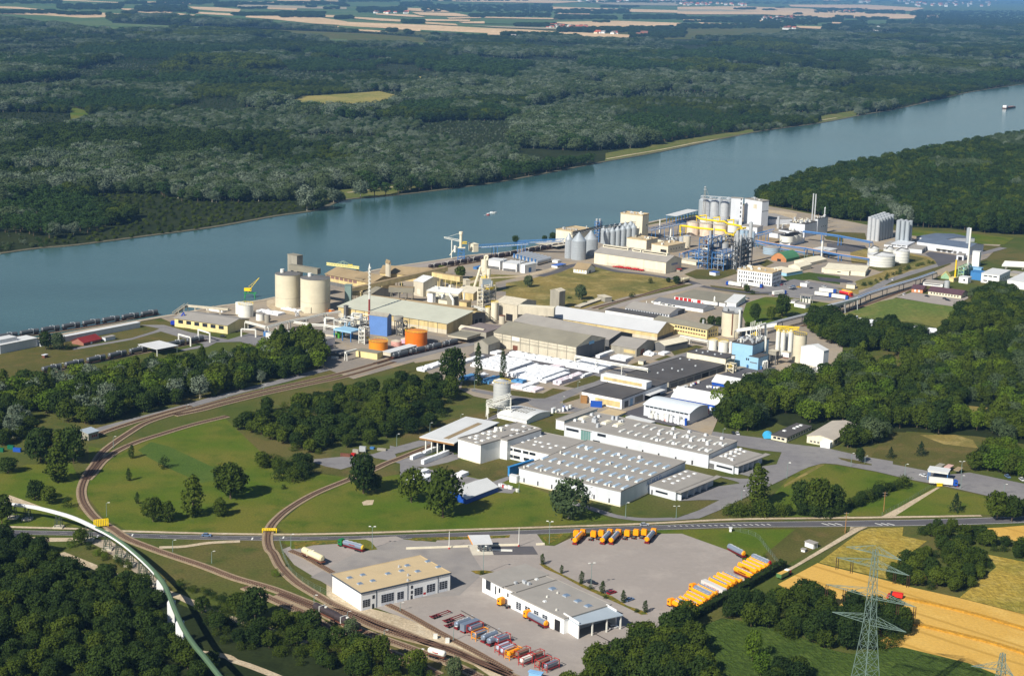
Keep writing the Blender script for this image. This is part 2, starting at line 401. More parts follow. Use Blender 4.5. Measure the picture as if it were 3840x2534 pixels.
grass(LAWN2,(1720,1100),(1960,1080),(2000,1110),(1760,1150));grass(LAWN2,(2110,810),(2400,830),(2400,900),(2150,860))
grass(MAIZE,(1500,1400),(1900,1340),(2352,1400),(2352,1520),(1900,1450),(1600,1480))
F(3100,700,3.2)
grass(LAWN2,(0,540),(460,560),(480,640),(0,600));grass(LAWN,(1020,520),(1300,540),(1700,560),(1900,580),(2250,620),(2130,700),(1840,690),(1300,620),(1020,590))
grass(LAWN2,(1840,700),(2120,720),(1840,820));grass(DRY,(280,780),(460,740),(990,800),(1240,850),(1340,920),(1240,960),(1000,1010),(760,1120),(560,1200),(380,1250),(340,1140),(640,1040),(860,930),(300,920))
grass(LAWN2,(600,900),(1000,830),(1180,860),(900,980),(640,1020),(500,980));grass(LAWN2,(640,1160),(1100,1030),(1460,920),(1500,930),(1200,1060),(700,1190))
area('retention_pond',[(-120,1085),(200,1110),(320,1140),(300,1165),(-80,1130)],mat('pond_cover',(62,56,62),0.4,var=0.1),10)
F(2550,680,3.92)
area('car_park',[(1080,1568),(1500,1480),(1680,1440),(2400,1568),(2500,1700),(2200,1760),(1500,1700),(900,1640)],ASPH,9)
F(3100,700,3.2)
area('asphalt_yard',[(0,680),(460,710),(480,740),(300,790),(0,760)],ASPD,9)
area('asphalt_yard',[(1180,810),(1240,780),(1560,830),(1560,900),(1340,960),(1300,890),(1240,850)],ASPD,10)
area('car_park',[(830,1330),(960,1290),(1020,1270),(1240,1300),(1600,1350),(1680,1300),(1700,1340),(1520,1440),(1300,1410),(1000,1360)],CONC,9)
F(2100,1300,2.6133)
area('asphalt_yard',[(640,640),(880,560),(1100,440),(1240,400),(1400,330),(1660,240),(1900,190),(2120,200),(2040,270),(1900,290),(1520,440),(1420,680),(1280,770),(1100,780),(930,740),(640,670)],ASPD,9)
area('storage_yard',[(-600,120),(-300,-90),(-120,-40),(340,60),(700,130),(640,190),(400,250),(300,290),(0,380),(-250,290),(-640,190),(-900,90),(-800,20)],ASPD,9)
# truck yard by the highway
F(1700,1934,2.6133)
area('truck_yard',[(-2150+1430-0,210),(-560,200),(-240,330),(-150,230),(560,180),(820,180),(900,290),(990,295),(1160,215),(1960,175),(2240,175),(2420,240),(2700,340),(2830,420),(2850,540),(2440,850),(2220,1000),(2000,1200),(1600,1430),(1380,1568),(1000,1640),(640,1580),(300,1400),(0,1215),(-400,1030),(-850,870),(-1200,700),(-1560,480),(-1680,330),(-1600,300),(-1300,250)],CONC,5)
area('asphalt_patch',[(395,300),(780,300),(830,380),(400,385),(300,340)],ASPD,7)
area('concrete_pad',[(145,285),(360,285),(395,385),(190,390)],mat('pale_concrete',(196,190,176),0.9),8)
area('asphalt_yard',[(-1400,600),(-900,340),(-500,230),(-150,260),(140,310),(300,560),(60,780),(-700,830),(-1000,760)],land('worn_asphalt',(136,132,130),(148,143,138),(130,126,124),0.02,0.1,0.4,grain=.05),6)
for p in[((-1640,220),(-1400,200),(-1200,195),(-980,180),(-700,175),(-560,200),(-590,235),(-700,240),(-900,180),(-1250,240),(-1330,270),(-1500,240))]:
 pass
F(880,1934,2.6133)
def bed(*p):area('planting_bed',p,land('planting',(86,96,40),(120,108,44),(160,130,50),0.2,0.5,1.5,bump=0.6),8)
area('grass_verge',[(430,250),(1000,238),(1280,232),(1330,250),(1400,330),(1280,345),(1080,250),(760,290),(560,330),(540,300)],LAWN,7)
bed((570,260),(1000,245),(1010,275),(770,290),(600,330));bed((1690,235),(1760,215),(2100,208),(2320,205),(2700,190),(2690,215),(2400,228),(1780,248))
F(1700,1934,2.6133)
area('grass_verge',[(838,200),(900,182),(1160,165),(1140,200),(1000,290),(900,292)],LAWN,7);bed((870,210),(1080,175),(1040,220),(930,275))
bed((838,470),(900,480),(1000,540),(1100,590),(1200,640),(1350,710),(1560,790),(1700,880),(1850,930),(1910,965),(1840,970),(1700,900),(1480,800),(1260,700),(1040,580),(900,520))
bed((170,540),(300,535),(410,550),(280,580),(220,570));area('grass_verge',[(1960,175),(1960,140),(2700,130),(3350,130),(2900,500),(2830,420),(2700,340),(2420,240),(2240,175)],LAWN,4)
# left and middle meadows
F(0,1550,2.6133)
area('meadow',[(870,320),(1100,360),(1300,300),(1800,130),(2200,40),(2600,420),(3200,600),(3500,640),(2900,860),(2680,1180),(2000,1185),(1250,1150),(1000,1000),(850,800),(860,620)],LAWN,2)
area('meadow',[(0,590),(270,500),(700,480),(800,700),(760,930),(1000,1110),(60,1110),(0,1100),(-300,900)],LAWN,2)
area('rough_grass',[(1350,360),(1480,280),(1650,320),(2120,540),(2100,660),(1980,680),(1700,560),(1450,430)],land('tall_green_grass',(72,94,36),(80,98,40),(66,88,32),0.05,0.2,1.0,bump=0.3),3)
area('path',[(90,800),(260,860),(420,920),(300,930),(60,880)],SAND,4)
F(800,1550,2.6133)
area('meadow',[(620,1100),(900,860),(1300,680),(1800,600),(2100,560),(2900,640),(3600,900),(3900,1040),(3400,1090),(2352,1140),(700,1170)],LAWN,2)
area('bare_earth',[(1455,870),(1500,850),(1575,848),(1560,895),(1470,900)],SAND,4);area('bare_earth',[(940,560),(1120,510),(1330,560),(1300,600),(960,590)],LAWN2,3)
F(0,840,1.8231)
area('dry_meadow',[(-100,900),(0,890),(300,840),(560,850),(1080,740),(1260,740),(1420,790),(1100,850),(760,900),(380,1000),(200,1060),(-100,1100)],LAWN2,2)
area('road',[(490,850),(900,780),(1060,730),(1090,715),(960,690),(1120,690),(1300,740),(1560,790),(1700,750),(1880,720),(1860,860),(1640,805),(1480,810),(1420,840),(1240,870),(1230,860),(1400,825),(1100,735),(900,792),(500,862)],ASPH,4)
# roads
F(0,0,1)
HWT=[(-260,1975),(0,1986),(300,1992),(600,2003),(900,2009),(1200,2011),(1500,2004),(1700,1997),(2050,1984),(2400,1971),(2750,1958),(3100,1953),(3500,1946),(3840,1935),(4100,1925)]
HWB=[(-260,1990),(0,2002),(300,2008),(600,2019),(900,2025),(1200,2027),(1500,2020),(1700,2014),(2050,2001),(2400,1989),(2750,1978),(3100,1975),(3500,1970),(3840,1960),(4100,1950)]
a=smooth_line([G(p)for p in HWT],8);b=smooth_line([G(p)for p in HWB],8)
me=MB()
for i in range(len(a)-1):me.quad(*[(v.x,v.y,0.108)for v in(b[i],b[i+1],a[i+1],a[i])])
me.build('highway',ASPD)['kind']='structure'
me=MB()
for i in range(len(a)-1):
 for t0,t1 in((0.05,0.075),(0.925,0.95)):me.quad(*[(v.x,v.y,0.125)for v in(b[i].lerp(a[i],t0),b[i+1].lerp(a[i+1],t0),b[i+1].lerp(a[i+1],t1),b[i].lerp(a[i],t1))])
 if i%2==0 and i<50:me.quad(*[(v.x,v.y,0.125)for v in(b[i].lerp(a[i],.49),b[i].lerp(a[i+1],.49).lerp(b[i+1].lerp(a[i+1],.49),0.5),b[i].lerp(a[i+1],.51).lerp(b[i+1].lerp(a[i+1],.51),0.5),b[i].lerp(a[i],.51))])
F(2200,1550,2.6133)
for i in range(18):
 x=790+i*57;y=1104-i*1.15;q=[G(p)for p in((x,y-3),(x+12,y-3),(x+34+i,y+2+i*.45),(x+22+i,y+3+i*.45))]
 me.quad(*[(v.x,v.y,0.125)for v in q])
F(2940,1550,2.6133)
for x in(362,427,492,885,945,1005):
 q=[G(p)for p in((x,1076),(x+14,1075),(x+86,1093),(x+70,1095))];me.quad(*[(v.x,v.y,0.125)for v in q])
F(0,1550,2.6133)
for x,y in((945,1200),(1285,1188),(2460,1230-6),(2765,1212)):
 q=[G(p)for p in((x,y+14),(x+14,y+14),(x+24,y-8),(x+10,y-8))];me.quad(*[(v.x,v.y,0.125)for v in q])
me.build('road_marking',WHITE)['kind']='structure'
F(0,0,1)
strip('cycle_path',[(-260,1962),(0,1975),(300,1984),(459,1992),(900,2003),(1200,2003),(1700,1988),(2050,1977),(2400,1965),(2750,1948),(3100,1943),(3400,1939),(3680,1934)],2.4,SAND,8)
F(2200,1550,2.6133)
strip('road',[(-240,860),(-60,900),(100,950),(300,1010),(560,1040),(850,1035)],4.5,ASPH,5)
area('road',[(850,1050),(620,1048),(900,1020),(1100,950),(1280,860),(1300,850),(1500,680),(1440,660),(1250,610),(1500,640),(1600,640),(1740,560),(1860,500),(2010,430),(2010,405),(1940,385),(1700,360),(1300,290),(1040,200),(880,110),(700,60),(700,40),(1000,140),(1380,200),(1700,240),(2000,300),(2352,340),(2700,420),(3000,470),(3000,570),(2700,520),(2352,490),(2240,500),(2100,560),(1900,660),(1500,850),(1300,950),(1100,1030)],ASPH,6)
area('loading_yard',[(900,860),(1180,730),(1480,690),(1600,720),(1320,850),(1100,850)],ASPH,7)
area('loading_yard',[(1480,590),(1720,520),(1860,500),(1830,580),(1700,640),(1600,620)],ASPH,7)
F(2940,1550,2.6133)
area('road',[(0,330),(400,390),(860,460),(1380,560),(1620,600),(1820,580),(2352,690),(2700,780),(2700,1000),(2352,850),(2000,810),(1560,710),(1240,650),(900,570),(520,500),(380,490),(120,560),(0,640),(-100,560)],ASPH,7)
area('grass_patch',[(525,432),(700,460),(860,500),(860,512),(680,490),(560,455)],LAWN2,8)
area('road',[(650,1115),(820,1115),(740,1150),(-40,1600),(-60,1568),(100,1490),(640,1160)],SAND,8)
area('meadow',[(120,560),(380,492),(520,505),(900,575),(1240,655),(1380,690),(1500,715),(2000,815),(2300,860),(2300,1000),(1960,990),(0,1015),(-300,1000)],LAWN,3)
area('meadow',[(840,450),(1000,180),(1340,190),(1900,330),(2000,420),(1820,560),(1400,560),(860,460)],LAWN2,3)
area('bare_earth',[(950,1010),(1500,722),(1530,724),(1090,1005)],SAND,4);area('bare_earth',[(0,700),(340,500),(400,500),(330,540),(0,725)],DRY,4)
area('bare_earth',[(1330,210),(1680,210),(1850,260),(1900,340),(1560,300)],DRY,4)
area('meadow',[(-340,1120),(640,1122),(-100,1560),(-200,1540),(-420,1300),(-700,1160)],LAWN2,3)
area('tall_grass',[(750,1155),(840,1125),(1170,1115),(1160,1200),(1400,1250),(1200,1400),(1100,1568),(1000,1620),(340,1460)],TALL,4)
F(2940,1934,2.6133)
area('wheat_field',[(-60,670),(330,462),(470,500),(800,580),(1250,700),(1700,800),(2352,965),(2700,1050),(2700,1800),(2352,1660),(1800,1440),(1100,1280),(1000,1300),(700,900),(200,820)],WHEAT,5)
area('wheat_field',[(1780,130),(2100,115),(2352,95),(2700,80),(2700,330),(2352,270),(2100,200)],WHEAT,5)
area('tall_grass',[(2000,380),(2352,450),(2700,500),(2700,1045),(2352,962),(1720,800),(2080,500)],TALL,4)
area('maize_field',[(-784,1074),(-611,1003),(-366,1035),(-105,1087),(130,1178),(497,1322),(666,1353),(1019,1296),(1160,1285),(1800,1440),(2352,1660),(2700,1800),(2700,2100),(-900,2100),(-1200,1500)],MAIZE,5)
area('path',[(-1500,1130),(-900,800),(-420,570),(-360,620),(-640,760),(-900,880),(-1400,1170)],SAND,4)
tr=[(1190,815),(1500,880),(1900,980),(2352,1110),(2700,1210)]
for ln in(tr,[(1260,1060),(1600,1140),(2000,1240),(2352,1350),(2700,1460)]):
 q=smooth_line([G(p)for p in ln],4);ribbon(q,-1.1,1.1,0.06,0.9).build('uncut_wheat_row',mat('standing_wheat',(176,132,44),0.95,var=0.3,scale=0.8))['kind']='structure'
F(2940,1100,2.6133)
area('meadow',[(500,240),(800,110),(1100,50),(1650,130),(1740,130),(2000,150),(1900,240),(1700,320),(1500,340),(1300,290),(600,230)],land('mown_field',(112,112,58),(92,108,50),(128,122,70),0.01,0.04,0.3),9)
area('maize_field',[(1950,420),(2352,260),(2700,140),(2700,620),(2352,580),(2200,480)],MAIZE,3)
area('bare_earth',[(1500,1100),(1800,1100),(2000,1120),(1800,1280),(1650,1270),(1600,1150)],DRY,3);area('field_track',[(1240,640),(1340,612),(1340,622),(1300,648)],SAND,4)
area('woodland_floor',[(-400,700),(100,500),(600,560),(1000,800),(1500,600),(1700,400),(2100,420),(2500,500),(2500,1500),(1900,1400),(1200,1350),(1100,1500),(700,1400),(0,1300),(-300,1180),(-500,1000)],FLOOR,2)
F(0,1934,2.6133)
area('woodland_floor',[(-300,160),(120,230),(420,320),(1250,660),(1500,760),(1900,920),(2300,1060),(2700,1100),(3300,1400),(3700,1800),(-300,1800)],FLOOR,1)
area('path',[(60,170),(380,215),(700,215),(900,225),(700,250),(420,255),(380,290),(300,230),(160,210)],SAND,4)
strip('path',[(590,365),(900,490),(1270,640),(1500,710),(1750,790),(1950,880),(2280,1010),(2600,1110),(3000,1250)],4.2,SAND,4)
area('gravel_bank',[(930,230),(1080,240),(1300,400),(1480,560),(1600,690),(1520,720),(1400,620),(1180,440),(1000,320),(900,270)],land('pale_rubble',(176,162,142),(150,138,120),(190,178,158),0.1,0.4,1.2),4)
strip('path',[(1560,310),(1800,300),(2050,265),(2352,250)],3,SAND,4)
F(880,1934,2.6133)
strip('stream_bank',[(-400,1330),(-100,1370),(0,1420),(150,1470),(400,1568),(700,1700)],3.5,SAND,3)
area('gravel_bank',[(900,640),(1300,900),(1700,1000),(2200,1230),(2600,1500),(2800,1700),(2700,1700),(2100,1300),(1500,1080),(1150,960),(900,780)],SAND,4)
F(0,840,1.8231)
strip('road',[(600,1440),(720,1395),(1000,1320),(1300,1240),(1600,1155),(1900,1080),(2200,1000),(2400,950),(2700,880),(3000,800),(3200,740)],7.5,ASPH,5)
area('road',[(2180,900),(2352,900),(2500,950),(2400,985),(2340,970),(2200,930)],ASPH,6)
F(800,1550,2.6133)
area('concrete_apron',[(985,450),(1200,430),(1560,400),(1780,330),(2020,265),(2120,280),(1780,400),(1800,440),(2100,430),(2600,380),(2300,480),(2080,530),(1860,500),(1700,460),(1550,430),(1420,500),(1250,550),(1100,520),(980,480)],ASPH,6)
F(1500,1250,2.6133)
area('road',[(700,545),(920,580),(1250,640),(1420,640),(1640,560),(1900,480),(2150,380),(2352,330),(2352,380),(2100,460),(1800,560),(1640,640),(1560,680),(1760,740),(1900,760),(1500,780),(1300,720),(1250,680),(1100,650),(900,610),(700,570)],ASPH,10)
area('road',[(-100,1100),(0,1120),(260,1060),(500,980),(820,850),(1000,770),(960,830),(700,920),(300,1080),(0,1170),(-100,1180)],ASPH,6)
area('lawn',[(0,1000),(330,880),(700,790),(940,740),(1000,770),(820,850),(500,970),(260,1050),(0,1110)],LAWN2,5)
area('lawn',[(250,1290),(520,1225),(790,1280),(970,1225),(1150,1260),(1060,1400),(900,1450),(600,1380)],LAWN2,5)
area('yard',[(0,1240),(520,1160),(540,1220),(250,1300),(160,1310),(600,1390),(900,1455),(1060,1400),(1120,1410),(960,1480),(1150,1520),(1100,1568),(700,1540),(0,1400)],ASPH,4)
F(2050,680,3.92);strip('road',[(-100,1400),(150,1330),(380,1240),(650,1225),(1000,1320),(1400,1365),(1750,1420),(2100,1480),(2352,1560),(3000,1640),(3500,1640)],8,ASPD,10)
F(3100,700,3.2);strip('road',[(-100,1470),(250,1380),(450,1290),(560,1235),(700,1150),(850,1095),(1100,1015),(1400,925),(1700,850),(2120,735)],8,ASPH,10)
F(2080,1040,3.92);strip('road',[(600,1450),(900,1385),(1250,1330),(1400,1300),(1900,1150),(2250,1080)],7,ASPH,10);strip('road',[(780,470),(1200,340),(1600,245),(1850,190),(2150,110)],8,CONC,10)
F(1500,950,3.92);strip('road',[(-100,1600),(300,1500),(700,1400),(1000,1345),(1150,1330)],8,ASPH,10);strip('road',[(1000,440),(1300,370),(1850,330),(2352,200)],6,SAND,10);strip('road',[(120,210),(700,120),(1300,20)],16,CONC,9)
F(1000,950,3.92);area('sand_spill',[(0,690),(120,660),(160,790),(420,830),(520,880),(700,900),(920,870),(900,920),(500,930),(100,860),(0,780)],SAND,10)
F(1700,1934,2.6133);DRN=mat('drain_strip',(72,68,66),.9,var=.1)
for p in([(75,932),(475,1146)],[(1360,1145),(1610,1275)],[(-350,465),(-240,525)]):strip('drain',p,.5,DRN,11,smooth=False)
# foliage
from mathutils import noise as mn
def foliage(name,c,c2,var=0.35):
 m=bpy.data.materials.new(name);m.use_nodes=True;t=m.node_tree
 b=t.nodes['Principled BSDF'];b.inputs['Roughness'].default_value=0.75;b.inputs['Specular IOR Level'].default_value=0.15
 oi=t.nodes.new('ShaderNodeObjectInfo');g=t.nodes.new('ShaderNodeNewGeometry')
 n=t.nodes.new('ShaderNodeTexNoise');n.inputs['Scale'].default_value=0.012;n.inputs['Detail'].default_value=3
 t.links.new(oi.outputs['Location'],n.inputs['Vector'])
 n2=t.nodes.new('ShaderNodeTexNoise');n2.inputs['Scale'].default_value=0.55;n2.inputs['Detail'].default_value=2
 t.links.new(g.outputs['Position'],n2.inputs['Vector'])
 def mth(op,a,bb):
  x=t.nodes.new('ShaderNodeMath');x.operation=op
  for i,v in enumerate((a,bb)):
   if isinstance(v,(int,float)):x.inputs[i].default_value=v
   else:t.links.new(v,x.inputs[i])
  return x.outputs[0]
 f=mth('ADD',mth('MULTIPLY',oi.outputs['Random'],0.55),mth('SUBTRACT',mth('MULTIPLY',n.outputs['Fac'],1.6),0.45))
 r=t.nodes.new('ShaderNodeValToRGB');r.color_ramp.elements[0].position=0.15;r.color_ramp.elements[1].position=0.95
 r.color_ramp.elements[0].color=lin(c)+(1,);r.color_ramp.elements[1].color=lin(c2)+(1,)
 t.links.new(f,r.inputs['Fac'])
 k=mth('ADD',mth('MULTIPLY',n2.outputs['Fac'],2*var),1-var)
 cc=t.nodes.new('ShaderNodeCombineColor')
 for i in range(3):t.links.new(k,cc.inputs[i])
 x=t.nodes.new('ShaderNodeMix');x.data_type='RGBA';x.blend_type='MULTIPLY';x.inputs[0].default_value=1
 t.links.new(r.outputs[0],x.inputs[6]);t.links.new(cc.outputs[0],x.inputs[7]);t.links.new(x.outputs[2],b.inputs['Base Color'])
 tr=t.nodes.new('ShaderNodeBsdfTranslucent');t.links.new(x.outputs[2],tr.inputs['Color'])
 ms=t.nodes.new('ShaderNodeMixShader');ms.inputs[0].default_value=0.22
 o=t.nodes['Material Output'];t.links.new(b.outputs[0],ms.inputs[1]);t.links.new(tr.outputs[0],ms.inputs[2]);t.links.new(ms.outputs[0],o.inputs['Surface'])
 return m
FOL={'green':foliage('leaf_green',(42,60,14),(80,94,24)),'dark':foliage('leaf_dark',(34,52,17),(56,74,23)),'mid':foliage('leaf_plantation',(46,70,30),(58,82,34),0.25),'silver':foliage('leaf_silver',(80,96,72),(116,128,108)),'lime':foliage('leaf_lime',(66,92,22),(98,118,28)),'pine':foliage('needles',(28,46,28),(40,60,34)),'pale':foliage('leaf_grey_green',(62,80,48),(84,98,64))}
BARK=mat('bark',(96,84,66),0.95,var=0.3,scale=0.8);BARKP=mat('pale_bark',(168,160,140),0.9,var=0.2,scale=0.8)
def crown(seed,H=10.0,W=4.0,z0=0.2,nb=12,nl=75,leaf=0.8,shape='round'):
 rnd=random.Random(seed);mb=MB();ctr=[]
 cz=H*(1+z0)/2;rz=H*(1-z0)/2
 for i in range(nb):
  if shape=='column':
   h=(i+0.5)/nb;z=H*(z0+(1-z0)*h);wr=W*(math.sin(math.pi*min(0.97,0.12+h*0.86))**0.6)
   a=rnd.random()*6.28;d=wr*0.35*rnd.random();ctr.append((d*math.cos(a),d*math.sin(a),z,wr*0.72,H/nb*1.05))
  elif shape=='cone':
   h=(i+0.5)/nb;z=H*(z0+(1-z0)*h*0.96);wr=W*(1-h)**0.8+0.15
   a=i*2.4;d=wr*0.45;ctr.append((d*math.cos(a),d*math.sin(a),z,wr*0.72,H/nb*1.5))
  else:
   a=i*2.4+rnd.random();v=-0.75+1.6*(i+0.5)/nb;rr=math.sqrt(max(0.05,1-min(1,v*v)))
   d=W*rr*rnd.uniform(0.35,0.68);br=W*rnd.uniform(0.36,0.56)
   ctr.append((d*math.cos(a),d*math.sin(a),cz+rz*v*0.78,br,br*rnd.uniform(0.62,0.9)))
 for(x,y,z,br,bz)in ctr:
  for k in range(nl):
   u=rnd.uniform(-0.75,1);a=rnd.random()*6.2832;q=math.sqrt(1-u*u);s=rnd.uniform(0.72,1.08)if rnd.random()<.85 else rnd.uniform(1.05,1.35)
   n=Vector((q*math.cos(a),q*math.sin(a),u));p=Vector((x+n.x*br*s,y+n.y*br*s,z+n.z*bz*s))
   inside=any((p.x-c[0])**2/c[3]**2+(p.y-c[1])**2/c[3]**2+(p.z-c[2])**2/c[4]**2<0.4 for c in ctr if c[2]!=z)
   if inside or p.z<0.1:continue
   n=(n+Vector((rnd.gauss(0,.5),rnd.gauss(0,.5),rnd.gauss(0,.5)+0.12))).normalized()
   t1=n.orthogonal().normalized();t1.rotate(Matrix.Rotation(rnd.random()*3.14,3,n));t2=n.cross(t1)
   e=leaf*rnd.uniform(0.55,1.25);f=e*rnd.uniform(0.5,0.9)
   mb.quad(p-t1*e*.5,p-t2*f*.5,p+t1*e*.5,p+t2*f*.5)
 return mb
def trunk(H,z0,r=0.25,seed=1,limbs=5):
 rnd=random.Random(seed);mb=MB();top=H*(z0+0.35)
 mb.tube((0,0,-0.3),(0.05,0.04,top*0.5),r,6,r*0.75);mb.tube((0.05,0.04,top*0.5),(0,0.1,H*0.82),r*0.75,6,r*0.2)
 for i in range(limbs):
  a=i*2.4+rnd.random();h=H*(z0+0.1+0.09*i);L=H*0.2
  mb.tube((0.04,0.04,h),(L*math.cos(a),L*math.sin(a),h+L*0.8),r*0.4,5,r*0.12)
 return mb
TK={}
def treekind(key,name,cat,fol,H=10,W=4,z0=0.2,nb=12,nl=75,leaf=0.8,shape='round',r=0.25,seed=1,bark=BARK,var=2):
 """all kinds are 10 m tall; a few differently grown crowns of each"""
 out=[]
 for v in range(var):
  cm=crown(seed*10+v,H,W,z0,nb,nl,leaf,shape).mesh('crown',FOL[fol]);tm=trunk(H,z0,r,seed*10+v).mesh('trunk',bark)
  out.append((cm,tm))
 TK[key]=(name,cat,out)
treekind('broad','broadleaf_tree','tree','green',W=4.4,z0=.1,seed=1,var=3,nb=20,nl=150,leaf=.9)
treekind('dark','broadleaf_tree','tree','dark',W=4.3,z0=.08,seed=2,var=2,nb=20,nl=150,leaf=.9)
treekind('lime','broadleaf_tree','tree','lime',W=4.6,z0=.1,seed=3,var=2,nb=16,nl=120,leaf=.85)
treekind('silver','willow_tree','tree','silver',W=4.2,z0=.12,seed=4,var=2,nb=16,nl=110,leaf=0.75,bark=BARKP)
treekind('pale','willow_tree','tree','pale',W=4.6,z0=0.06,seed=5,var=2,nb=22,nl=170,leaf=0.85,bark=BARKP)
treekind('mid','poplar_tree','tree','mid',W=3.4,seed=6,var=2,nb=10,nl=80)
treekind('tall','poplar_tree','tree','green',W=2.9,z0=0.06,nb=14,nl=110,seed=7,var=2,leaf=0.7,shape='column',r=0.2)
treekind('column','column_poplar','tree','dark',W=1.25,z0=0.06,nb=14,nl=90,seed=8,var=2,leaf=0.4,shape='column',r=0.14)
treekind('egg','ornamental_tree','tree','dark',W=2.7,z0=0.1,nb=8,nl=110,seed=9,var=2,leaf=0.7,shape='column',r=0.2)
treekind('pine','pine_tree','tree','pine',W=4.3,z0=0.02,nb=12,nl=85,seed=10,var=2,leaf=0.7,shape='cone',r=0.2)
treekind('bush','bush','bush','green',W=6.0,z0=-0.3,nb=12,nl=75,seed=11,var=2,leaf=0.9,r=0.15)
treekind('limebush','bush','bush','lime',W=6.0,z0=-0.3,nb=10,nl=75,seed=12,var=1,leaf=0.9,r=0.15)
treekind('darkbush','bush','bush','dark',W=6.0,z0=-0.3,nb=12,nl=75,seed=13,var=2,leaf=0.9,r=0.15)
PROTO={}
def tree(key,p,h,label,group=None,wd=1.0,g=None,rnd=random.Random(5)):
 name,cat,vs=TK[key];v=rnd.randrange(len(vs));cm,tm=vs[v]
 loc=g if g is not None else G(p)
 o=thing(name,label,cat,loc,rnd.random()*6.28,group);s=h/10.0;o.scale=(s*wd,s*wd,s)
 a=link('crown',cm,o);b=link('trunk',tm,o)
 PROTO.setdefault((key,v),(a,b));return o
def inpoly(x,y,poly):
 c=False;n=len(poly);j=n-1
 for i in range(n):
  xi,yi=poly[i];xj,yj=poly[j]
  if(yi>y)!=(yj>y)and x<(xj-xi)*(y-yi)/(yj-yi)+xi:c=not c
  j=i
 return c
def inview(x,y,m=0.06):
 v=Vector((x,y,8))-CAMP;d=v.dot(_f)
 if d<10:return False
 return abs(v.dot(CR)/d*FPX)<1920*(1+m)and-1267*(1+m)-80<v.dot(CU)/d*FPX<1267*(1+m)+200
def sample(poly,sp,holes=(),rnd=random.Random(3),grow=0.0):
 xs=[p[0]for p in poly];ys=[p[1]for p in poly];out=[];y=min(ys)
 while y<max(ys):
  s=sp*(1+grow*max(0,y-2500)/2500.0);x=min(xs)
  while x<max(xs):
   a=x+rnd.uniform(-.45,.45)*s;b=y+rnd.uniform(-.45,.45)*s
   if inview(a,b)and inpoly(a,b,poly)and not any(inpoly(a,b,h)for h in holes):out.append((a,b,s/sp))
   x+=s
  y+=s*0.9
 return out
def poly(*p):return[(G(q).x,G(q).y)for q in p]
# single trees, each where it stands
def T(key,x,y,top,label,wd=1.0,group=None,hmin=1.5):
 return tree(key,(x,y),max(hmin,HT((x,y),top)),label,group,wd)
F(0,1550,2.6133)
T('egg',1290,440,315,'small cone shaped tree on the lawn just inside the inner rail curve',1.2)
T('darkbush',1605,535,405,'round dark tree beside the patch of long grass on the meadow',.75)
T('egg',1262,660,545,'small cone shaped tree alone in the middle of the left meadow',1.1)
T('egg',1345,885,775,'small round tree with a long shadow, nearest above the lamp by the curve',1.0)
T('broad',1500,1060,812,'broad dark tree, left one of the close pair low on the meadow',.9)
T('tall',1655,1058,865,'narrower tree, right one of the close pair low on the meadow',1.5)
T('tall',1890,1010,615,'tall thin pale green tree with a ragged top on the meadow',1.1)
T('tall',2160,1005,830,'round green tree between the tall thin tree and the big spreading tree',1.7)
T('broad',2258,838,480,'big spreading tree with yellow green top and a long shadow on the meadow')
T('dark',2160,700,520,'bushy tree against the left side of the big spreading meadow tree',.8)
T('dark',350,850,648,'dark tree, left one of the three in front of the white conveyor bridge')
T('broad',480,885,708,'green tree, middle one of the three in front of the white conveyor bridge')
T('darkbush',655,920,808,'low round dark tree beside the outer rail curve',.8)
T('dark',80,580,425,'dark round tree below the parked trailers at the left edge',1.3)
T('tall',570,668,300,'tall dark tree standing forward of the clump by the rail switch house',1.3)
T('dark',720,490,120,'very tall dark tree in the clump in front of the rail switch house',.7)
T('broad',620,470,140,'leafy tree at the middle of the clump in front of the rail switch house',.7)
T('dark',400,480,130,'dark spreading tree left in the clump by the parked trailers',.9)
T('dark',330,420,200,'shorter dark tree behind the parked trailers at the left edge',.9)
T('silver',175,170,0,'silver leaved tree beside the grassy track at the left edge',.7)
T('broad',20,1090,780,'tall leafy tree at the left edge above the start of the conveyor bridge',.7)
T('broad',790,1290,1120,'tree with yellow green skirt under the white conveyor bridge',.9)
T('limebush',700,1310,1215,'low bright bush left of the tree under the conveyor bridge',.8)
T('darkbush',870,1330,1250,'low dark bush right of the tree under the conveyor bridge',.8)
F(800,1550,2.6133)
T('dark',1470,785,380,'tall dark tree standing between the rail curve and the paved apron',.75)
T('broad',1590,770,590,'lower side tree hugging the right of the tall dark tree by the rails',.8)
T('broad',1940,872,525,'dark tree left of the pair in front of the wrapped pallets',.8)
T('broad',2250,1018,530,'huge dark tree in front of the white tent with the blue wall',.8)
T('darkbush',690,740,690,'small bush on the slope below the middle wood')
F(1500,1550,2.6133)
T('pale',1650,1028,640,'huge round grey green willow in front of the long grey hall',1.02)
F(1500,1250,2.6133)
T('column',762,512,108,'tall column shaped poplar, left of the pair by the stacked bales',1.0)
T('column',1004,470,168,'column shaped poplar, behind the single steel silo',1.15)
T('broad',520,520,128,'large rounded tree at the corner of the bale storage yard',.68)
F(2200,1550,2.6133)
T('tall',1668,900,510,'slender tree standing beside the bend of the access road',1.15)
F(2940,1550,2.6133)
T('pine',1045,436,328,'small dark conifer on the lawn, left of the two on that lawn')
T('pine',1340,412,275,'larger dark conifer on the lawn, right of the two on that lawn')
T('pine',1680,962,785,'dark conifer on the lawn below the weighbridge',.95)
T('broad',2085,1040,752,'roadside tree, leftmost of three beside the highway at the right edge',.85)
T('broad',2230,1060,800,'roadside tree, middle of three beside the highway at the right edge',.8)
T('broad',2345,1000,830,'roadside tree at the right edge of the picture beside the highway',.8)
T('dark',740,480,330,'dark tree at the road edge beside the blue lamp post',.7)
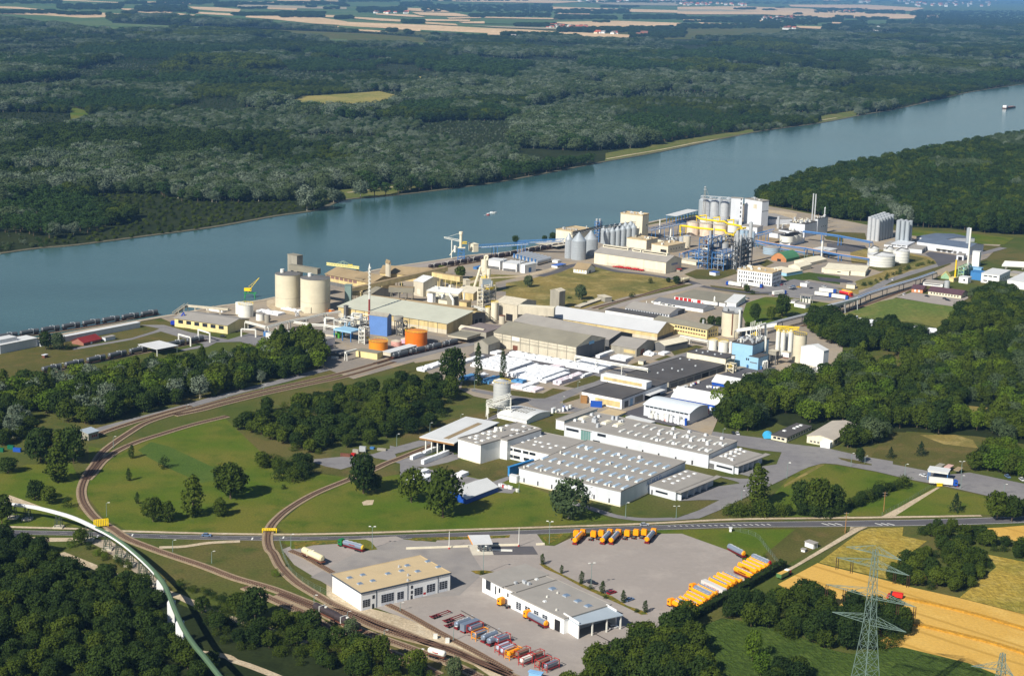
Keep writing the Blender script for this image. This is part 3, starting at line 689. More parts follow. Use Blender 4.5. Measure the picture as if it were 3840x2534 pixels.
T('broad',330,990,620,'biggest tree of the clump inside the right hand lawn triangle',.8)
T('dark',160,960,650,'left hand tree of the clump inside the right hand lawn triangle',.7)
T('dark',480,980,690,'right hand tree of the clump inside the right hand lawn triangle',.8)
F(1500,950,3.92)
T('broad',605,330,170,'green tree beside the sheds on the quay, left of two',.9)
T('broad',890,375,180,'green tree beside the sheds on the quay, right of two',.95)
T('pale',1885,500,320,'grey green tree alone on the dry field next to the dirt road',.8)
F(2080,1040,3.92)
T('pale',385,330,105,'large grey green tree on the dry field behind the white roofed hall',.8)
T('darkbush',1410,92,-5,'round dark bush at the top of the dry field',.7)
T('dark',1670,80,0,'small tree next to the road, left of the two by the silver tank lorry')
T('dark',1790,102,-25,'small tree next to the road, right of the two by the silver tank lorry')
T('darkbush',1135,295,215,'dark bush beside the rail track across the dry field',1.2)
T('darkbush',440,395,330,'dark bush beside the sloping conveyor tunnel');T('darkbush',565,350,300,'dark bush above the sloping conveyor tunnel')
T('darkbush',215,315,275,'flat dark bush below the tall grey tower',1.8)
F(2620,1040,3.92)
T('dark',822,660,370,'dark tree on the rough ground right of the tall concrete silo',.62)
T('broad',1065,632,420,'shorter green tree between two dark trees by the scrap heap',.8)
T('dark',1225,590,235,'largest dark tree of the three by the scrap heap',.75)
T('broad',705,225,105,'small tree in front of the white office block',.9);T('darkbush',795,248,178,'low bush in front of the white office block')
T('dark',1690,700,400,'dark tree where the rail track passes behind the silos',.85)
T('broad',60,700,590,'bushy tree behind the yellow office, left of three');T('broad',180,720,560,'bushy tree behind the yellow office, middle of three')
T('dark',300,730,570,'bushy tree behind the yellow office, right of three',.8);T('broad',715,745,650,'low tree at the foot of the tall concrete silo')
F(1600,700,3.92)
T('dark',1305,835,715,'round tree on the river bank below the blue conveyor',.95)
T('dark',1735,808,715,'dark tree on the river bank, left of two by the beige tower');T('dark',1855,800,668,'dark tree on the river bank, right of two by the beige tower')
F(1700,1934,2.6133)
for i,(x,y,t)in enumerate(((873,478,375),(1060,566,483),(1256,662,545),(1460,760,640),(1665,852,735),(1881,948,833))):
 T('egg',x,y,t,'%s clipped egg shaped tree in the planted strip, counted from the highway'%('first','second','third','fourth','fifth','sixth')[i],1.05,'clipped trees along the planted strip')
for x,y,t,l in((1345,720,668,'clipped round bush under the lamp in the planted strip'),(1490,810,765,'clipped round bush between two egg shaped trees'),(1795,945,900,'clipped round bush before the last egg shaped tree'),(280,580,525,'round bush at the foot of the lamp by the flat roofed office'),(1245,670,640,'small bush at the foot of the third egg shaped tree')):
 T('darkbush',x,y,t,l,.9)
F(880,1934,2.6133)
T('dark',200,1010,690,'big dark tree leaning over the rail tracks, its shadow across them',.9)
T('pale',1135,1260,1000,'grey green willow in front of the dark tank wagons',.62)
T('broad',1430,1420,1160,'green tree at the edge of the rail yard beside the willow',.8)
T('pale',2150,1600,1385,'grey green willow in front of the white tank on rails',.75)
T('limebush',400,590,510,'bright green bush beside the rail curve');T('darkbush',510,498,475,'tiny bush beside the wire fence')
F(2400,1934,2.6133)
T('silver',885,980,850,'small grey leaved tree beside the dirt track',1.0)
T('lime',1100,1420,1130,'bright yellow green tree at the bottom of the maize field',.7)
T('lime',1180,1568,1330,'lower yellow green tree at the bottom of the maize field',.8)
T('limebush',1213,415,350,'tiny young tree beside the wire fence',.5,hmin=3)
T('tall',2020,165,135,'small bush at the foot of the wooden pylon',.8)
F(1500,950,3.92);T('dark',20,490,430,'small tree behind the beige conveyor bridge')
F(0,840,1.8231)
T('dark',312,860,730,'dark tree in front of the long white wagons shed',.8);T('pale',398,860,740,'grey green tree left of the red roofed house',.8)
T('darkbush',470,860,805,'low bush against the red roofed house',.9)
F(2940,1100,2.6133)
T('tall',1505,555,470,'small slim tree alone on the slope at the wood edge',.9)
def row(keys,pts,n,h,label,group,jit=1.0,wd=1.0,rnd=random.Random(11)):
 q=[G(p)for p in pts];L=[0]
 for a,b in zip(q,q[1:]):L.append(L[-1]+(b-a).length)
 for i in range(n):
  d=L[-1]*(i+.5)/n;k=max(j for j in range(len(q)-1)if L[j]<=d);t=(d-L[k])/(L[k+1]-L[k])
  p=q[k].lerp(q[k+1],t)+Vector((rnd.uniform(-jit,jit),rnd.uniform(-jit,jit),0))
  tree(rnd.choice(keys),None,h*rnd.uniform(.75,1.25),label,group,wd,g=p)
F(2940,1550,2.6133)
row(['darkbush','bush','dark'],[(640,930),(800,870),(960,790),(1080,740),(1210,700)],16,6,'dense bushy tree in the hedge slanting up to the weighbridge','hedge trees slanting up to the weighbridge')
F(2200,1550,2.6133)
row(['darkbush','bush','dark'],[(1350,990),(1500,1000),(1700,1000),(1850,995),(2000,1000)],14,7,'dense bushy tree in the hedge between the access road and the highway','hedge trees above the highway')
F(3100,700,3.2)
row(['darkbush','bush'],[(380,1200),(500,1190),(700,1110),(900,1010),(1100,950),(1300,920)],26,3.5,'shrub on the embankment below the white storage tanks','shrubs on the tank embankment',3)
F(0,1934,2.6133)
row(['bush','limebush','darkbush'],[(920,370),(1000,400),(1100,440),(1230,500),(1330,520)],12,3.2,'low bush on the gravel slope below the conveyor bridge','bushes below the conveyor bridge',2.5)
row(['bush','darkbush'],[(1760,690),(1900,740),(2050,790),(2200,850),(2350,900)],16,3,'low bush in the strip between the gravel track and the meadow','bushes along the gravel track',2)
F(800,1550,2.6133)
row(['broad','dark','bush'],[(440,560),(560,500),(640,590),(760,560),(880,520),(700,650),(820,660),(900,600),(560,600)],22,8,'tree in the small copse below the middle wood','trees of the small copse',3)
F(2940,1550,2.6133)
row(['broad','dark','pale'],[(640,360),(700,300),(760,330),(840,260),(900,300),(960,240),(920,200),(780,230)],14,11,'tree in the clump right of the pale gabled workshop','trees right of the gabled workshop',3)
row(['lime','broad','lime'],[(1880,540),(1960,560),(2050,540),(2150,600),(2250,610),(2352,640),(2300,500),(2180,460),(2080,430),(2000,480)],24,11,'sunlit green tree shading the parked cars at the right edge','sunlit trees over the parked cars',3)
row(['darkbush','dark'],[(150,1000),(350,1010),(560,985)],12,6,'low dense growth at the foot of the lawn triangle clump','growth at the foot of the lawn clump',2)
F(1270,0,1.8231)
row(['mid','mid','mid','mid'],[(480,1290),(560,1280),(700,1262),(1000,1220),(1400,1170),(1700,1125)],14,17,'tall poplar standing at the water edge of the far bank','poplars along the far bank',3,1.2)
def hedge(pts,wd,h,label):
 q=smooth_line([G(p)for p in pts],4);rnd=random.Random(4);mb=MB()
 for a,b in zip(q,q[1:]):
  d=(b-a);L=d.length;d.normalize();nn=Vector((-d.y,d.x,0))
  for k in range(int(L*26)):
   f=rnd.random()*L;s=rnd.random();m=Vector((rnd.gauss(0,.3),rnd.gauss(0,.3),rnd.gauss(0,.3)))
   if s<.4:p=a+d*f+nn*rnd.uniform(-wd/2,wd/2)+Vector((0,0,h+rnd.gauss(0,.12)));n=Vector((0,0,1))+m
   else:
    sg=1 if s<.7 else-1;p=a+d*f+nn*(sg*wd/2+rnd.gauss(0,.1))+Vector((0,0,rnd.uniform(0,h)));n=nn*sg+m
   n.normalize();t1=n.orthogonal().normalized();t2=n.cross(t1);e=rnd.uniform(.3,.55)
   mb.quad(p-t1*e,p-t2*e,p+t1*e,p+t2*e)
 o=mb.build('clipped_hedge',FOL['dark']);tag(o,label,'hedge')
 ribbon(q,-wd/2+.3,wd/2-.3,0,h-.3).build('branches',mat('hedge_core',(30,36,18),1,var=0),o)
F(2400,1934,2.6133);hedge([(515,1010),(800,850),(1100,680),(1405,500)],3.4,3.4,'long straight clipped hedge behind the row of orange tank trailers')
# woods
WOODS=[]
def wood(keys,sp,h,label,*pts,holes=()):WOODS.append((keys,sp,h,label,poly(*pts),[poly(*q)for q in holes]))
F(0,1934,2.6133)
wood(['broad','dark','bush','dark','darkbush','dark'],6.2,8.5,'leafy tree in the dense wood at the lower left corner',(-250,230),(40,215),(150,240),(330,330),(450,380),(560,470),(640,500),(800,570),(1050,640),(1250,720),(1480,760),(1560,860),(1600,1060),(1700,1200),(1850,1300),(2060,1420),(2200,1700),(-250,1700))
F(880,1934,2.6133)
wood(['broad','dark','bush','bush'],6.0,8,'leafy tree in the wood strip between the rail yard and the stream',(-120,940),(0,860),(60,980),(300,1050),(480,1030),(620,1060),(1000,1260),(1250,1350),(1650,1500),(1900,1568),(2000,1700),(1200,1700),(700,1480),(300,1350),(0,1300),(-200,1200),(-330,1050),(-350,900))
F(2400,1934,2.6133)
wood(['broad','dark','broad'],6.5,10,'tall leafy tree in the wood at the bottom beside the truck yard',(500,1080),(540,1200),(620,1330),(750,1568),(760,1750),(-900,1750),(-560,1620),(-400,1500),(-300,1420),(0,1290),(200,1190),(330,1090))
F(2940,1934,2.6133)
wood(['broad','dark','bush','dark'],6.2,9,'leafy tree in the copse between the ripe wheat and the maize',(-560,960),(-400,880),(0,800),(300,860),(640,900),(900,960),(1160,1070),(1260,1110),(1100,1280),(900,1350),(700,1380),(300,1270),(0,1200),(-240,1130),(-540,1080))
wood(['darkbush','broad','dark'],6.2,7.5,'leafy tree in the copse on the far side of the ripe wheat',(980,620),(1140,480),(1330,400),(1560,320),(1750,330),(2060,500),(1950,620),(1720,790),(1400,740),(1200,690))
wood(['darkbush','broad','dark'],6.2,7,'leafy tree in the strip along the highway in front of the wheat',(1180,180),(1250,140),(1560,150),(1760,180),(2000,250),(2352,330),(2600,400),(2600,480),(2352,440),(2000,330),(1780,290),(1560,260),(1330,230))
wood(['dark','broad'],6.0,8,'leafy tree right under the lattice pylon at the bottom',(-160,1560),(60,1500),(220,1530),(260,1700),(-200,1700))
F(0,840,1.8231)
wood(['broad','dark','tall','dark','silver','lime'],8.5,12,'tree of the long wood between the quay sidings and the curving road',(-80,1210),(120,1150),(430,1110),(800,1040),(1250,985),(1560,960),(1820,910),(2170,880),(2230,960),(2150,1010),(1880,1080),(1500,1170),(1180,1240),(930,1300),(640,1370),(420,1370),(330,1330),(170,1280),(-80,1330))
wood(['tall','tall','broad'],8,15,'tall slim tree at the right end of the long wood',(1840,900),(1960,870),(2180,860),(2200,950),(2080,990),(1850,980))
wood(['dark','broad','silver'],8,11,'tree of the small wood at the left edge',(-120,1360),(0,1340),(160,1340),(240,1420),(180,1480),(60,1520),(-120,1540))
F(0,0,.61875)
wood(['broad','dark','bush','darkbush','broad'],8,9.5,'tree of the wood in the middle between the rail lines',(548,985),(600,960),(700,935),(800,918),(900,905),(960,890),(1030,895),(1060,905),(1040,945),(1024,985),(960,1008),(900,1022),(830,1040),(770,1036),(740,1060),(690,1050),(640,1034),(600,1018),(552,1000))
wood(['broad','dark','broad','pale','lime','tall'],9.0,12,'tree of the large wood right of the factory',(1668,1000),(1662,950),(1745,905),(1830,880),(1870,900),(1920,880),(1960,850),(2000,840),(2050,860),(2120,840),(2190,815),(2230,800),(2330,790),(2500,800),(2500,1050),(2376,1025),(2310,1028),(2270,1002),(2215,1000),(2180,1008),(2110,1006),(2070,1000),(2045,1010),(1990,990),(1930,975),(1870,985),(1850,955),(1790,965),(1760,1000),holes=[[(2200,945),(2250,938),(2330,950),(2300,985),(2235,985)]])
wood(['broad','dark','dark'],9.0,12,'tree of the belt in front of the chalk white blocks behind the silos',(1880,780),(1870,750),(1930,745),(2000,765),(2080,770),(2140,790),(2170,805),(2120,830),(2040,822),(1980,815),(1920,800))
wood(['dark','broad'],9.0,12,'tree of the dark belt at the right edge above the maize',(2240,720),(2280,700),(2376,720),(2500,760),(2400,780),(2330,770),(2200,780),(2170,800),(2200,760))
wood(['dark','broad','pale'],9,11,'tree in the belt along the meadow behind the beige sheds',(2245,690),(2330,680),(2376,700),(2376,740),(2290,712))
CAND=[]
rw=random.Random(21)
for keys,sp,h,label,pl,hs in WOODS:
 for(x,y,s)in sample(pl,sp,hs,rw):
  hh=h*rw.uniform(.7,1.25);k=rw.choice(keys)
  if 'bush'in k:hh*=.55
  if k=='tall':hh*=1.15
  if k=='column':hh*=1.2
  CAND.append((hh/math.hypot(x,y,HC),x,y,hh,k,label))
LOOK={'broad':'mid green','dark':'dark green','lime':'bright yellow green','silver':'silver leaved','pale':'grey green','tall':'tall slim','bush':'low bushy','darkbush':'low dark bushy','mid':'fresh green'}
import re
CAND.sort(reverse=True)
for sz,x,y,hh,k,label in CAND[:300]:
 lb=LOOK[k]+' '+re.sub('^(tall |leafy )+','',label);tree(k,None,hh,lb,(lb.replace(' tree ',' trees ',1)),g=Vector((x,y,0)),rnd=rw)
# everything smaller in the picture: one object per wood mass
KEYS=sorted(PROTO)
def stuff(name,pts,label,cat,kinds):
 """pts: (x, y, height, key); instanced by geometry nodes from the crowns and trunks that stand in the scene"""
 me=bpy.data.meshes.new(name);me.from_pydata([(p[0],p[1],0)for p in pts],[],[]);n=len(pts)
 protos=[k for k in KEYS if k[0]in kinds];by={}
 for i,k in enumerate(protos):by.setdefault(k[0],[]).append(i)
 r=random.Random(9)
 me.attributes.new('size','FLOAT_VECTOR','POINT');me.attributes.new('turn','FLOAT','POINT');me.attributes.new('pick','INT','POINT')
 va,vb,vc=[],[],[]
 for p in pts:
  s=p[2]/10;wd=(p[4]if len(p)>4 else 1.0)*r.uniform(.9,1.15);va+=[s*wd,s*wd,s];vb.append(r.random()*6.28);vc.append(r.choice(by[p[3]]))
 me.attributes['size'].data.foreach_set('vector',va);me.attributes['turn'].data.foreach_set('value',vb);me.attributes['pick'].data.foreach_set('value',vc)
 o=link(name,me);tag(o,label,cat,kind='stuff')
 ng=bpy.data.node_groups.new(name,'GeometryNodeTree');ng.interface.new_socket('Geometry',in_out='INPUT',socket_type='NodeSocketGeometry');ng.interface.new_socket('Geometry',in_out='OUTPUT',socket_type='NodeSocketGeometry')
 N=ng.nodes.new;L=ng.links.new
 gi,go=N('NodeGroupInput'),N('NodeGroupOutput');jn=N('GeometryNodeJoinGeometry')
 for k in reversed(protos):
  j=N('GeometryNodeJoinGeometry')
  for ob in PROTO[k]:
   oi=N('GeometryNodeObjectInfo');oi.inputs['Object'].default_value=ob;oi.transform_space='ORIGINAL';L(oi.outputs['Geometry'],j.inputs[0])
  gt=N('GeometryNodeGeometryToInstance');L(j.outputs[0],gt.inputs[0]);L(gt.outputs[0],jn.inputs[0])
 ip=N('GeometryNodeInstanceOnPoints');L(gi.outputs[0],ip.inputs['Points']);L(jn.outputs[0],ip.inputs['Instance']);ip.inputs['Pick Instance'].default_value=True
 def at(nm,ty):
  x=N('GeometryNodeInputNamedAttribute');x.data_type=ty;x.inputs['Name'].default_value=nm;return x.outputs['Attribute']
 cx=N('ShaderNodeCombineXYZ');L(at('turn','FLOAT'),cx.inputs[2]);er=N('FunctionNodeEulerToRotation');L(cx.outputs[0],er.inputs[0])
 L(er.outputs[0],ip.inputs['Rotation']);L(at('size','FLOAT_VECTOR'),ip.inputs['Scale']);L(at('pick','INT'),ip.inputs['Instance Index'])
 L(ip.outputs[0],go.inputs[0]);md=o.modifiers.new('trees','NODES');md.node_group=ng
 return o
stuff('woodland',[(x,y,hh,k)for sz,x,y,hh,k,l in CAND[300:]],'remaining trees of the woods around the factory and the rail lines','woodland',{c[4]for c in CAND})
rf=random.Random(31);F(0,0,.61875)
FP=poly(*[(p[0],p[1]-1)for p in BANK_N],*FOREST[len(BANK_N):])
pts=[]
for(x,y,s)in sample(FP,12.5,CLEAR,rf,0.45):
 v=.55*mn.noise(Vector((x*.005,y*.003,1.7)))+.6*mn.noise(Vector((x*.016,y*.011,4.1)))
 u=mn.noise(Vector((x*.003,y*.002,9.3)))
 if v>.32+.3*rf.random():k,h=rf.choice(('silver','pale','silver')),16
 elif u>.12:k,h='mid',15
 elif u<-.25:k,h=('bush'if rf.random()<.5 else 'dark'),10
 else:k,h=rf.choice(('dark','dark','broad')),15
 if mn.noise(Vector((x*.008,y*.006,14.0)))>.38 and k!='silver':h*=.6
 wx,wy=mn.noise(Vector((x*.008,y*.005,0))),mn.noise(Vector((x*.008,y*.005,7)));st=mn.cell(Vector((x*.0045+.9*wx,y*.0028+.9*wy,2.0)));sq=mn.cell(Vector((x*.0045+.9*wx,y*.0028+.9*wy,9.0)))
 if sq<.06 and rf.random()<.75:k=rf.choice(('silver','pale'))
 elif sq<.36:k='mid'
 elif sq>.85:k='broad'
 h=(11.5+12*st)*(.8 if k=='bush'else 1)
 pts.append((x,y,h*rf.uniform(.75,1.25)*(1+(s-1)*.25),k,(1.25 if k!='bush'else.75)*(s**.6)))
stuff('riverside_forest',pts,'endless riverside forest on the far bank with grey green willow patches','forest',{'silver','pale','mid','bush','dark','broad'})
NF=len(pts)
FP=poly(*[(p[0],p[1]+2)for p in NEARWOOD]);pts=[]
for(x,y,s)in sample(FP,10.5,(),rf,0.4):
 v=mn.noise(Vector((x*.014,y*.009,3.7)))
 k='pale'if v>.3 else('silver'if v>.26 else rf.choice(('dark','broad','dark','mid')))
 pts.append((x,y,19*rf.uniform(.75,1.15),k,.85))
stuff('riverside_wood',pts,'dark tall wood on the near bank at the right behind the steel silos','forest',{'pale','silver','dark','broad','mid'})
pts=[]
def far(x0,x1,y0,y1,n=None,hh=15):
 n=n or int((x1-x0)*.45+6)
 for i in range(n):
  t=rf.random();p=(x0+(x1-x0)*t,y0+(y1-y0)*rf.random());g=G(p)
  pts.append((g.x,g.y,hh*rf.uniform(.7,1.3),rf.choice(('dark','dark','mid')),1.25+g.y/9000.))
F(0,0,1.8277)
for a in((0,330,84,100,90),(385,450,90,102),(460,680,94,108,70),(345,375,84,96),(0,420,10,30,90),(400,840,38,70,220),(930,1280,48,86,300),(1290,1350,82,94),(1480,1620,36,54,60),(870,1000,16,30),(1600,1910,98,112,160),(1920,2220,92,124,240),(1640,1820,58,66,40),(1500,2376,20,38,300),(2110,2160,50,56),(2230,2320,58,68,40),(2300,2376,124,134,40),(1080,1500,4,30,200),(2140,2240,16,28,40),(790,1380,30,36,60)):far(*a)
F(1270,0,1.8277)
for a in((130,460,56,90,240),(440,580,150,166,80),(340,390,212,224,24),(458,508,226,238,24),(640,680,240,248,12),(0,95,120,132,40),(0,66,40,48,30),(580,1460,36,86,520),(420,640,20,52,120),(900,1000,104,124,60),(1000,1450,96,122,160),(1480,2000,70,100,260),(1480,1900,118,138,160),(1960,2376,110,136,220),(1800,2060,44,56,80),(1700,2376,10,24,160),(1210,1480,172,190,120),(1510,2000,200,226,260),(2000,2376,190,262,400),(1320,1660,262,276,70),(1730,1850,156,162,20),(0,420,0,16,120),(560,1300,2,12,80),(1190,1210,256,262,8)):far(*a)
F(2540,0,1.8277)
for a in((390,530,60,72,60),(590,680,68,76,30),(680,730,54,60),(800,850,98,106,24),(940,1300,62,92,180),(1300,1560,76,100,120),(1090,1200,116,130,50),(1220,1440,124,140,80),(0,500,126,140,180),(40,480,152,158,60),(400,960,118,176,340),(960,1130,132,160,100),(1130,1300,150,190,120),(1440,2376,150,180,500),(1640,2376,80,150,800),(0,2376,0,32,500),(0,800,176,200,260),(1000,2376,176,214,700),(1600,1700,90,112,60)):far(*a)
stuff('woods_of_the_plain',pts,'far copses and hedgerows scattered over the fields of the plain','woods',{'dark','mid'})
print('trees',len(CAND),NF,len(pts))
# building kit
WH=mat('white_cladding',(232,233,232),0.55,var=0.05,scale=0.3,streak=True);WHB=mat('grey_white_cladding',(206,210,216),0.5,var=0.06,scale=0.3,streak=True)
CRM=mat('cream_wall',(222,214,190),0.85,var=0.1,scale=0.3,streak=True);YEL=mat('yellow_plaster',(220,204,148),0.85,var=0.12,scale=0.25,streak=True)
OCH=mat('stained_yellow_plaster',(200,180,130),0.9,var=0.22,scale=0.25,streak=True);BLU=mat('blue_cladding',(96,132,190),0.5,var=0.06)
LBL=mat('light_blue_cladding',(150,192,220),0.5,var=0.06);GRC=mat('grey_concrete_wall',(150,146,134),0.9,var=0.16,scale=0.25,streak=True)
DGC=mat('dark_grey_wall',(104,104,104),0.9,var=0.14,scale=0.3,streak=True);PALC=mat('pale_concrete_wall',(196,188,168),0.9,var=0.14,scale=0.25,streak=True)
BEI=mat('beige_roof',(190,170,134),0.95,var=0.06,scale=0.15);GRR=mat('grey_roof_sheet',(150,146,140),0.95,var=0.08,scale=0.1)
DKR=mat('dark_bitumen_roof',(82,80,80),0.9,var=0.14,scale=0.08);BRR=mat('brown_grey_roof',(150,132,102),0.95,var=0.16,scale=0.07)
GGR=mat('mossy_grey_roof',(134,130,116),0.95,var=0.14,scale=0.06);WHR=mat('white_roof',(208,210,210),0.6,var=0.06,scale=0.1)
PLR=mat('pale_green_grey_roof',(186,188,172),0.9,var=0.07,scale=0.08);RED=mat('red_paint',(176,36,34),0.5,var=0.1);REDR=mat('dark_red_roof',(132,44,44),0.6,var=0.12)
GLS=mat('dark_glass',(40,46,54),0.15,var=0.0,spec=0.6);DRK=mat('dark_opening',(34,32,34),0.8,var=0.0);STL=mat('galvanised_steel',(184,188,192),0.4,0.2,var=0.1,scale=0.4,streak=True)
SKY=mat('skylight_glass',(176,196,214),0.15,var=0.0,spec=0.7);BST=mat('blue_steel',(66,116,172),0.5,var=0.1);YST=mat('yellow_steel',(238,206,24),0.5,var=0.08)
GST=mat('grey_green_steel',(128,150,146),0.5,0.2,var=0.1);WST=mat('white_steel',(222,222,214),0.5,var=0.08);RST=mat('rusty_steel',(110,70,54),0.8,var=0.25,scale=0.5)
BLK=mat('black_rubber',(34,34,36),0.85,var=0.0);BLW=mat('deep_blue_wall',(30,78,168),0.5,var=0.08);BRN=mat('brown_wood',(150,112,68),0.8,var=0.15)
class Bld:pass
def B(name,label,cat,near,yt,right,left,wall,roof,kind='flat',ang=None,rise=2.0,over=0.3,h=None,ridge='v',group=None,z0=0.0,par=0.0,wallz=0.0,th=0.25,lu=None,lv=None):
 b=Bld();g=G(near,z0);hh=h if h else HT(near,yt,z0);top=z0+hh
 r=G(right,top)-Vector((g.x,g.y,top));l=G(left,top)-Vector((g.x,g.y,top))
 a1=math.atan2(r.y,r.x);a2=math.atan2(l.y,l.x)-math.pi/2
 if ang is None:ang=(a1*r.length+a2*l.length)/(r.length+l.length)
 elif ang=='u':ang=UA
 elif ang=='r':ang=a1
 elif ang=='l':ang=a2
 U=Vector((math.cos(ang),math.sin(ang),0));V=Vector((-U.y,U.x,0))
 b.lu=lu or max(1.0,r.dot(U));b.lv=lv or max(1.0,l.dot(V));b.h=hh;b.ang=ang;b.U,b.V,b.g,b.z0=U,V,g,z0
 o=b.o=thing(name,label,cat,(g.x,g.y,z0),ang,group);lu,lv=b.lu,b.lv;W=MB();Q=MB();s=over
 if kind=='flat':
  W.box(0,0,wallz,lu,lv,hh);Q.box(-s,-s,hh,lu+s,lv+s,hh+th);b.rz=hh+th
  if par:
   for c in((-s,-s,lu+s,-s+.3),(-s,lv+s-.3,lu+s,lv+s),(-s,-s+.3,-s+.3,lv+s-.3),(lu+s-.3,-s+.3,lu+s,lv+s-.3)):Q.box(c[0],c[1],hh+th,c[2],c[3],hh+th+par)
 elif kind in('gable','arch','mono'):
  L=lu if ridge=='v'else lv;M=lv if ridge=='v'else lu;ax='y'if ridge=='v'else 'x'
  if kind=='gable':pf=[(0,0),(L/2,rise),(L,0)]
  elif kind=='mono':pf=[(0,0),(L,rise)]
  else:pf=[(L*i/8,rise*math.sin(math.pi*i/8))for i in range(9)]
  W.ext([(0,wallz),(0,hh)]+[(t,hh+z)for t,z in pf[1:-1]]+([(L,hh)]if kind!='mono'else[(L,hh+rise)])+[(L,wallz)],ax,0,M)
  k=rise/(L/2)if kind!='mono'else rise/L
  p2=[(-s,hh-s*k+.02)]+[(t,hh+z+.02)for t,z in pf[1:-1]]+[(L+s,(hh-s*k if kind!='mono'else hh+rise+s*k)+.02)]
  Q.ext(p2+[(t,z+th)for t,z in reversed(p2)],ax,-s,M+s);b.rz=hh
 b.wall=W.build('wall',wall,o);b.roof=Q.build('roof',roof,o)
 return b
def rl(b,p):
 """picture point on the flat roof (or any level) -> the building's own axes"""
 q=G(p,b.z0+b.rz)-Vector((b.g.x,b.g.y,b.z0+b.rz));return q.dot(b.U),q.dot(b.V)
def face(b,side,f0,f1,z0,z1,name='window',m=None,d=0.06,frac=True,label=None):
 m=m or GLS;L=b.lu if side in 'Rr'else b.lv
 a,c=(f0*L,f1*L)if frac else(f0,f1)
 mb=MB()
 if side=='R':mb.box(a,-d,z0,c,0.02,z1)
 elif side=='L':mb.box(-d,a,z0,0.02,c,z1)
 elif side=='r':mb.box(a,b.lv-.02,z0,c,b.lv+d,z1)
 o=mb.build(name,m,b.o)
 if label:o['label']=label
 return o
def faces(b,side,n,f0,f1,fill,z0,z1,name='window',m=None):
 for i in range(n):
  w_=(f1-f0)/n;face(b,side,f0+w_*(i+(1-fill)/2),f0+w_*(i+(1+fill)/2),z0,z1,name,m)
def roofitems(b,name,pts,sx,sy,sz,m,extra=None,px_=True):
 mb=MB();mb.add([(-sx/2,-sy/2,0),(sx/2,-sy/2,0),(sx/2,sy/2,0),(-sx/2,sy/2,0),(-sx*.38,-sy*.38,sz),(sx*.38,-sy*.38,sz),(sx*.38,sy*.38,sz),(-sx*.38,sy*.38,sz)],[(0,3,2,1),(4,5,6,7),(0,1,5,4),(1,2,6,5),(2,3,7,6),(3,0,4,7)])
 me=mb.mesh(name,m);e=MB().box(-sx/2-.15,-sy/2-.15,-.02,sx/2+.15,sy/2+.15,.3).mesh('kerb',extra)if extra else None
 for p in pts:
  x,y=rl(b,p)if px_ else p
  if 0<x<b.lu and 0<y<b.lv:
   o=link(name,me,b.o,(x,y,b.rz+(.3 if extra else 0)))
   if e:link('kerb',e,o,(0,0,-.3))
def grid(p0,p1,n):return[(p0[0]+(p1[0]-p0[0])*i/(n-1),p0[1]+(p1[1]-p0[1])*i/(n-1))for i in range(n)]
def rollerdoor(b,side,f0,f1,h):
 L=b.lu if side=='R'else b.lv;d=face(b,side,f0,f1,0.02,h,'roller_door',WHB,.05);a,c=f0*L,f1*L;mb=MB();n=max(2,int((c-a)/1.1))
 for i in range(n):
  for k in range(4):
   u0,u1=a+(c-a)*(i+.08)/n,a+(c-a)*(i+.92)/n;z0,z1=h*(.3+.17*k),h*(.3+.17*k+.14)
   if side=='R':mb.box(u0,-.1,z0,u1,-.04,z1)
   else:mb.box(-.1,u0,z0,-.04,u1,z1)
 mb.build('panes',GLS,d)
def text(b,side,s,f,z,size,m,bold=0.0):
 cu=bpy.data.curves.new('lettering','FONT');cu.body=s;cu.size=size;cu.extrude=0.02;cu.offset=bold;cu.align_x='CENTER';cu.align_y='CENTER';cu.materials.append(m)
 t=bpy.data.objects.new('lettering',cu);me=bpy.data.meshes.new_from_object(t);bpy.data.objects.remove(t)
 o=link('lettering',me,b.o)
 if side=='R':o.location=(f*b.lu,-.1,z);o.rotation_euler=(R(90),0,0)
 else:o.location=(-.1,f*b.lv,z);o.rotation_euler=(R(90),0,R(-90))
 return o
SLAB=mat('roof_unit',(210,208,200),0.6,var=0.1)
# truck yard buildings
F(880,1934,2.6133)
b=B('vehicle_workshop','white workshop with flat beige roof and a row of glazed roller doors','workshop',(1240,932),757,(2130,570),(930,583),WH,BEI,par=0.15)
mb=MB()
for s in((-.35,-.35,b.lu+.35,-.3),(-.35,-.35,-.3,b.lv+.35)):mb.box(s[0],s[1],b.h-.25,s[2],s[3],b.h+.45)
mb.build('roof_edge_trim',mat('slate_trim',(74,84,96),.5,var=0),b.o)
for x0,x1,hf in((1252,1325,.62),(1433,1558,.68),(1590,1657,.62),(1762,1847,.62),(1886,1974,.66),(2016,2100,.66)):rollerdoor(b,'R',(x0-1240)/890,(x1-1240)/890,b.h*hf)
for x0,x1,a,c in((1347,1370,.55,.75),(1345,1365,0,.27),(1728,1749,.62,.8),(1728,1749,.32,.5),(1726,1746,0,.25)):face(b,'R',(x0-1240)/890,(x1-1240)/890,b.h*a+.02,b.h*c,'window'if a>.1 else 'door')
for x in(1384,1694,2002):face(b,'R',(x-1240)/890,(x-1234)/890,0,b.h,'downpipe',mat('slate_trim',(74,84,96)),.12)
face(b,'R',(1856-1240)/890,(1880-1240)/890,b.h*.12,b.h*.24,'red_notice',RED)
roofitems(b,'skylight',[(1128,608),(1256,580),(1228,666),(1354,638),(1503,568),(1636,540),(1692,488),(1794,545),(1894,447),(1997,502)],2.0,1.5,.35,mat('dark_skylight',(112,130,152),.2,var=0),STL)
roofitems(b,'roof_vent',[(1612,503),(1700,587),(1698,637)],.8,.8,1.0,STL)
F(1700,1934,2.6133)
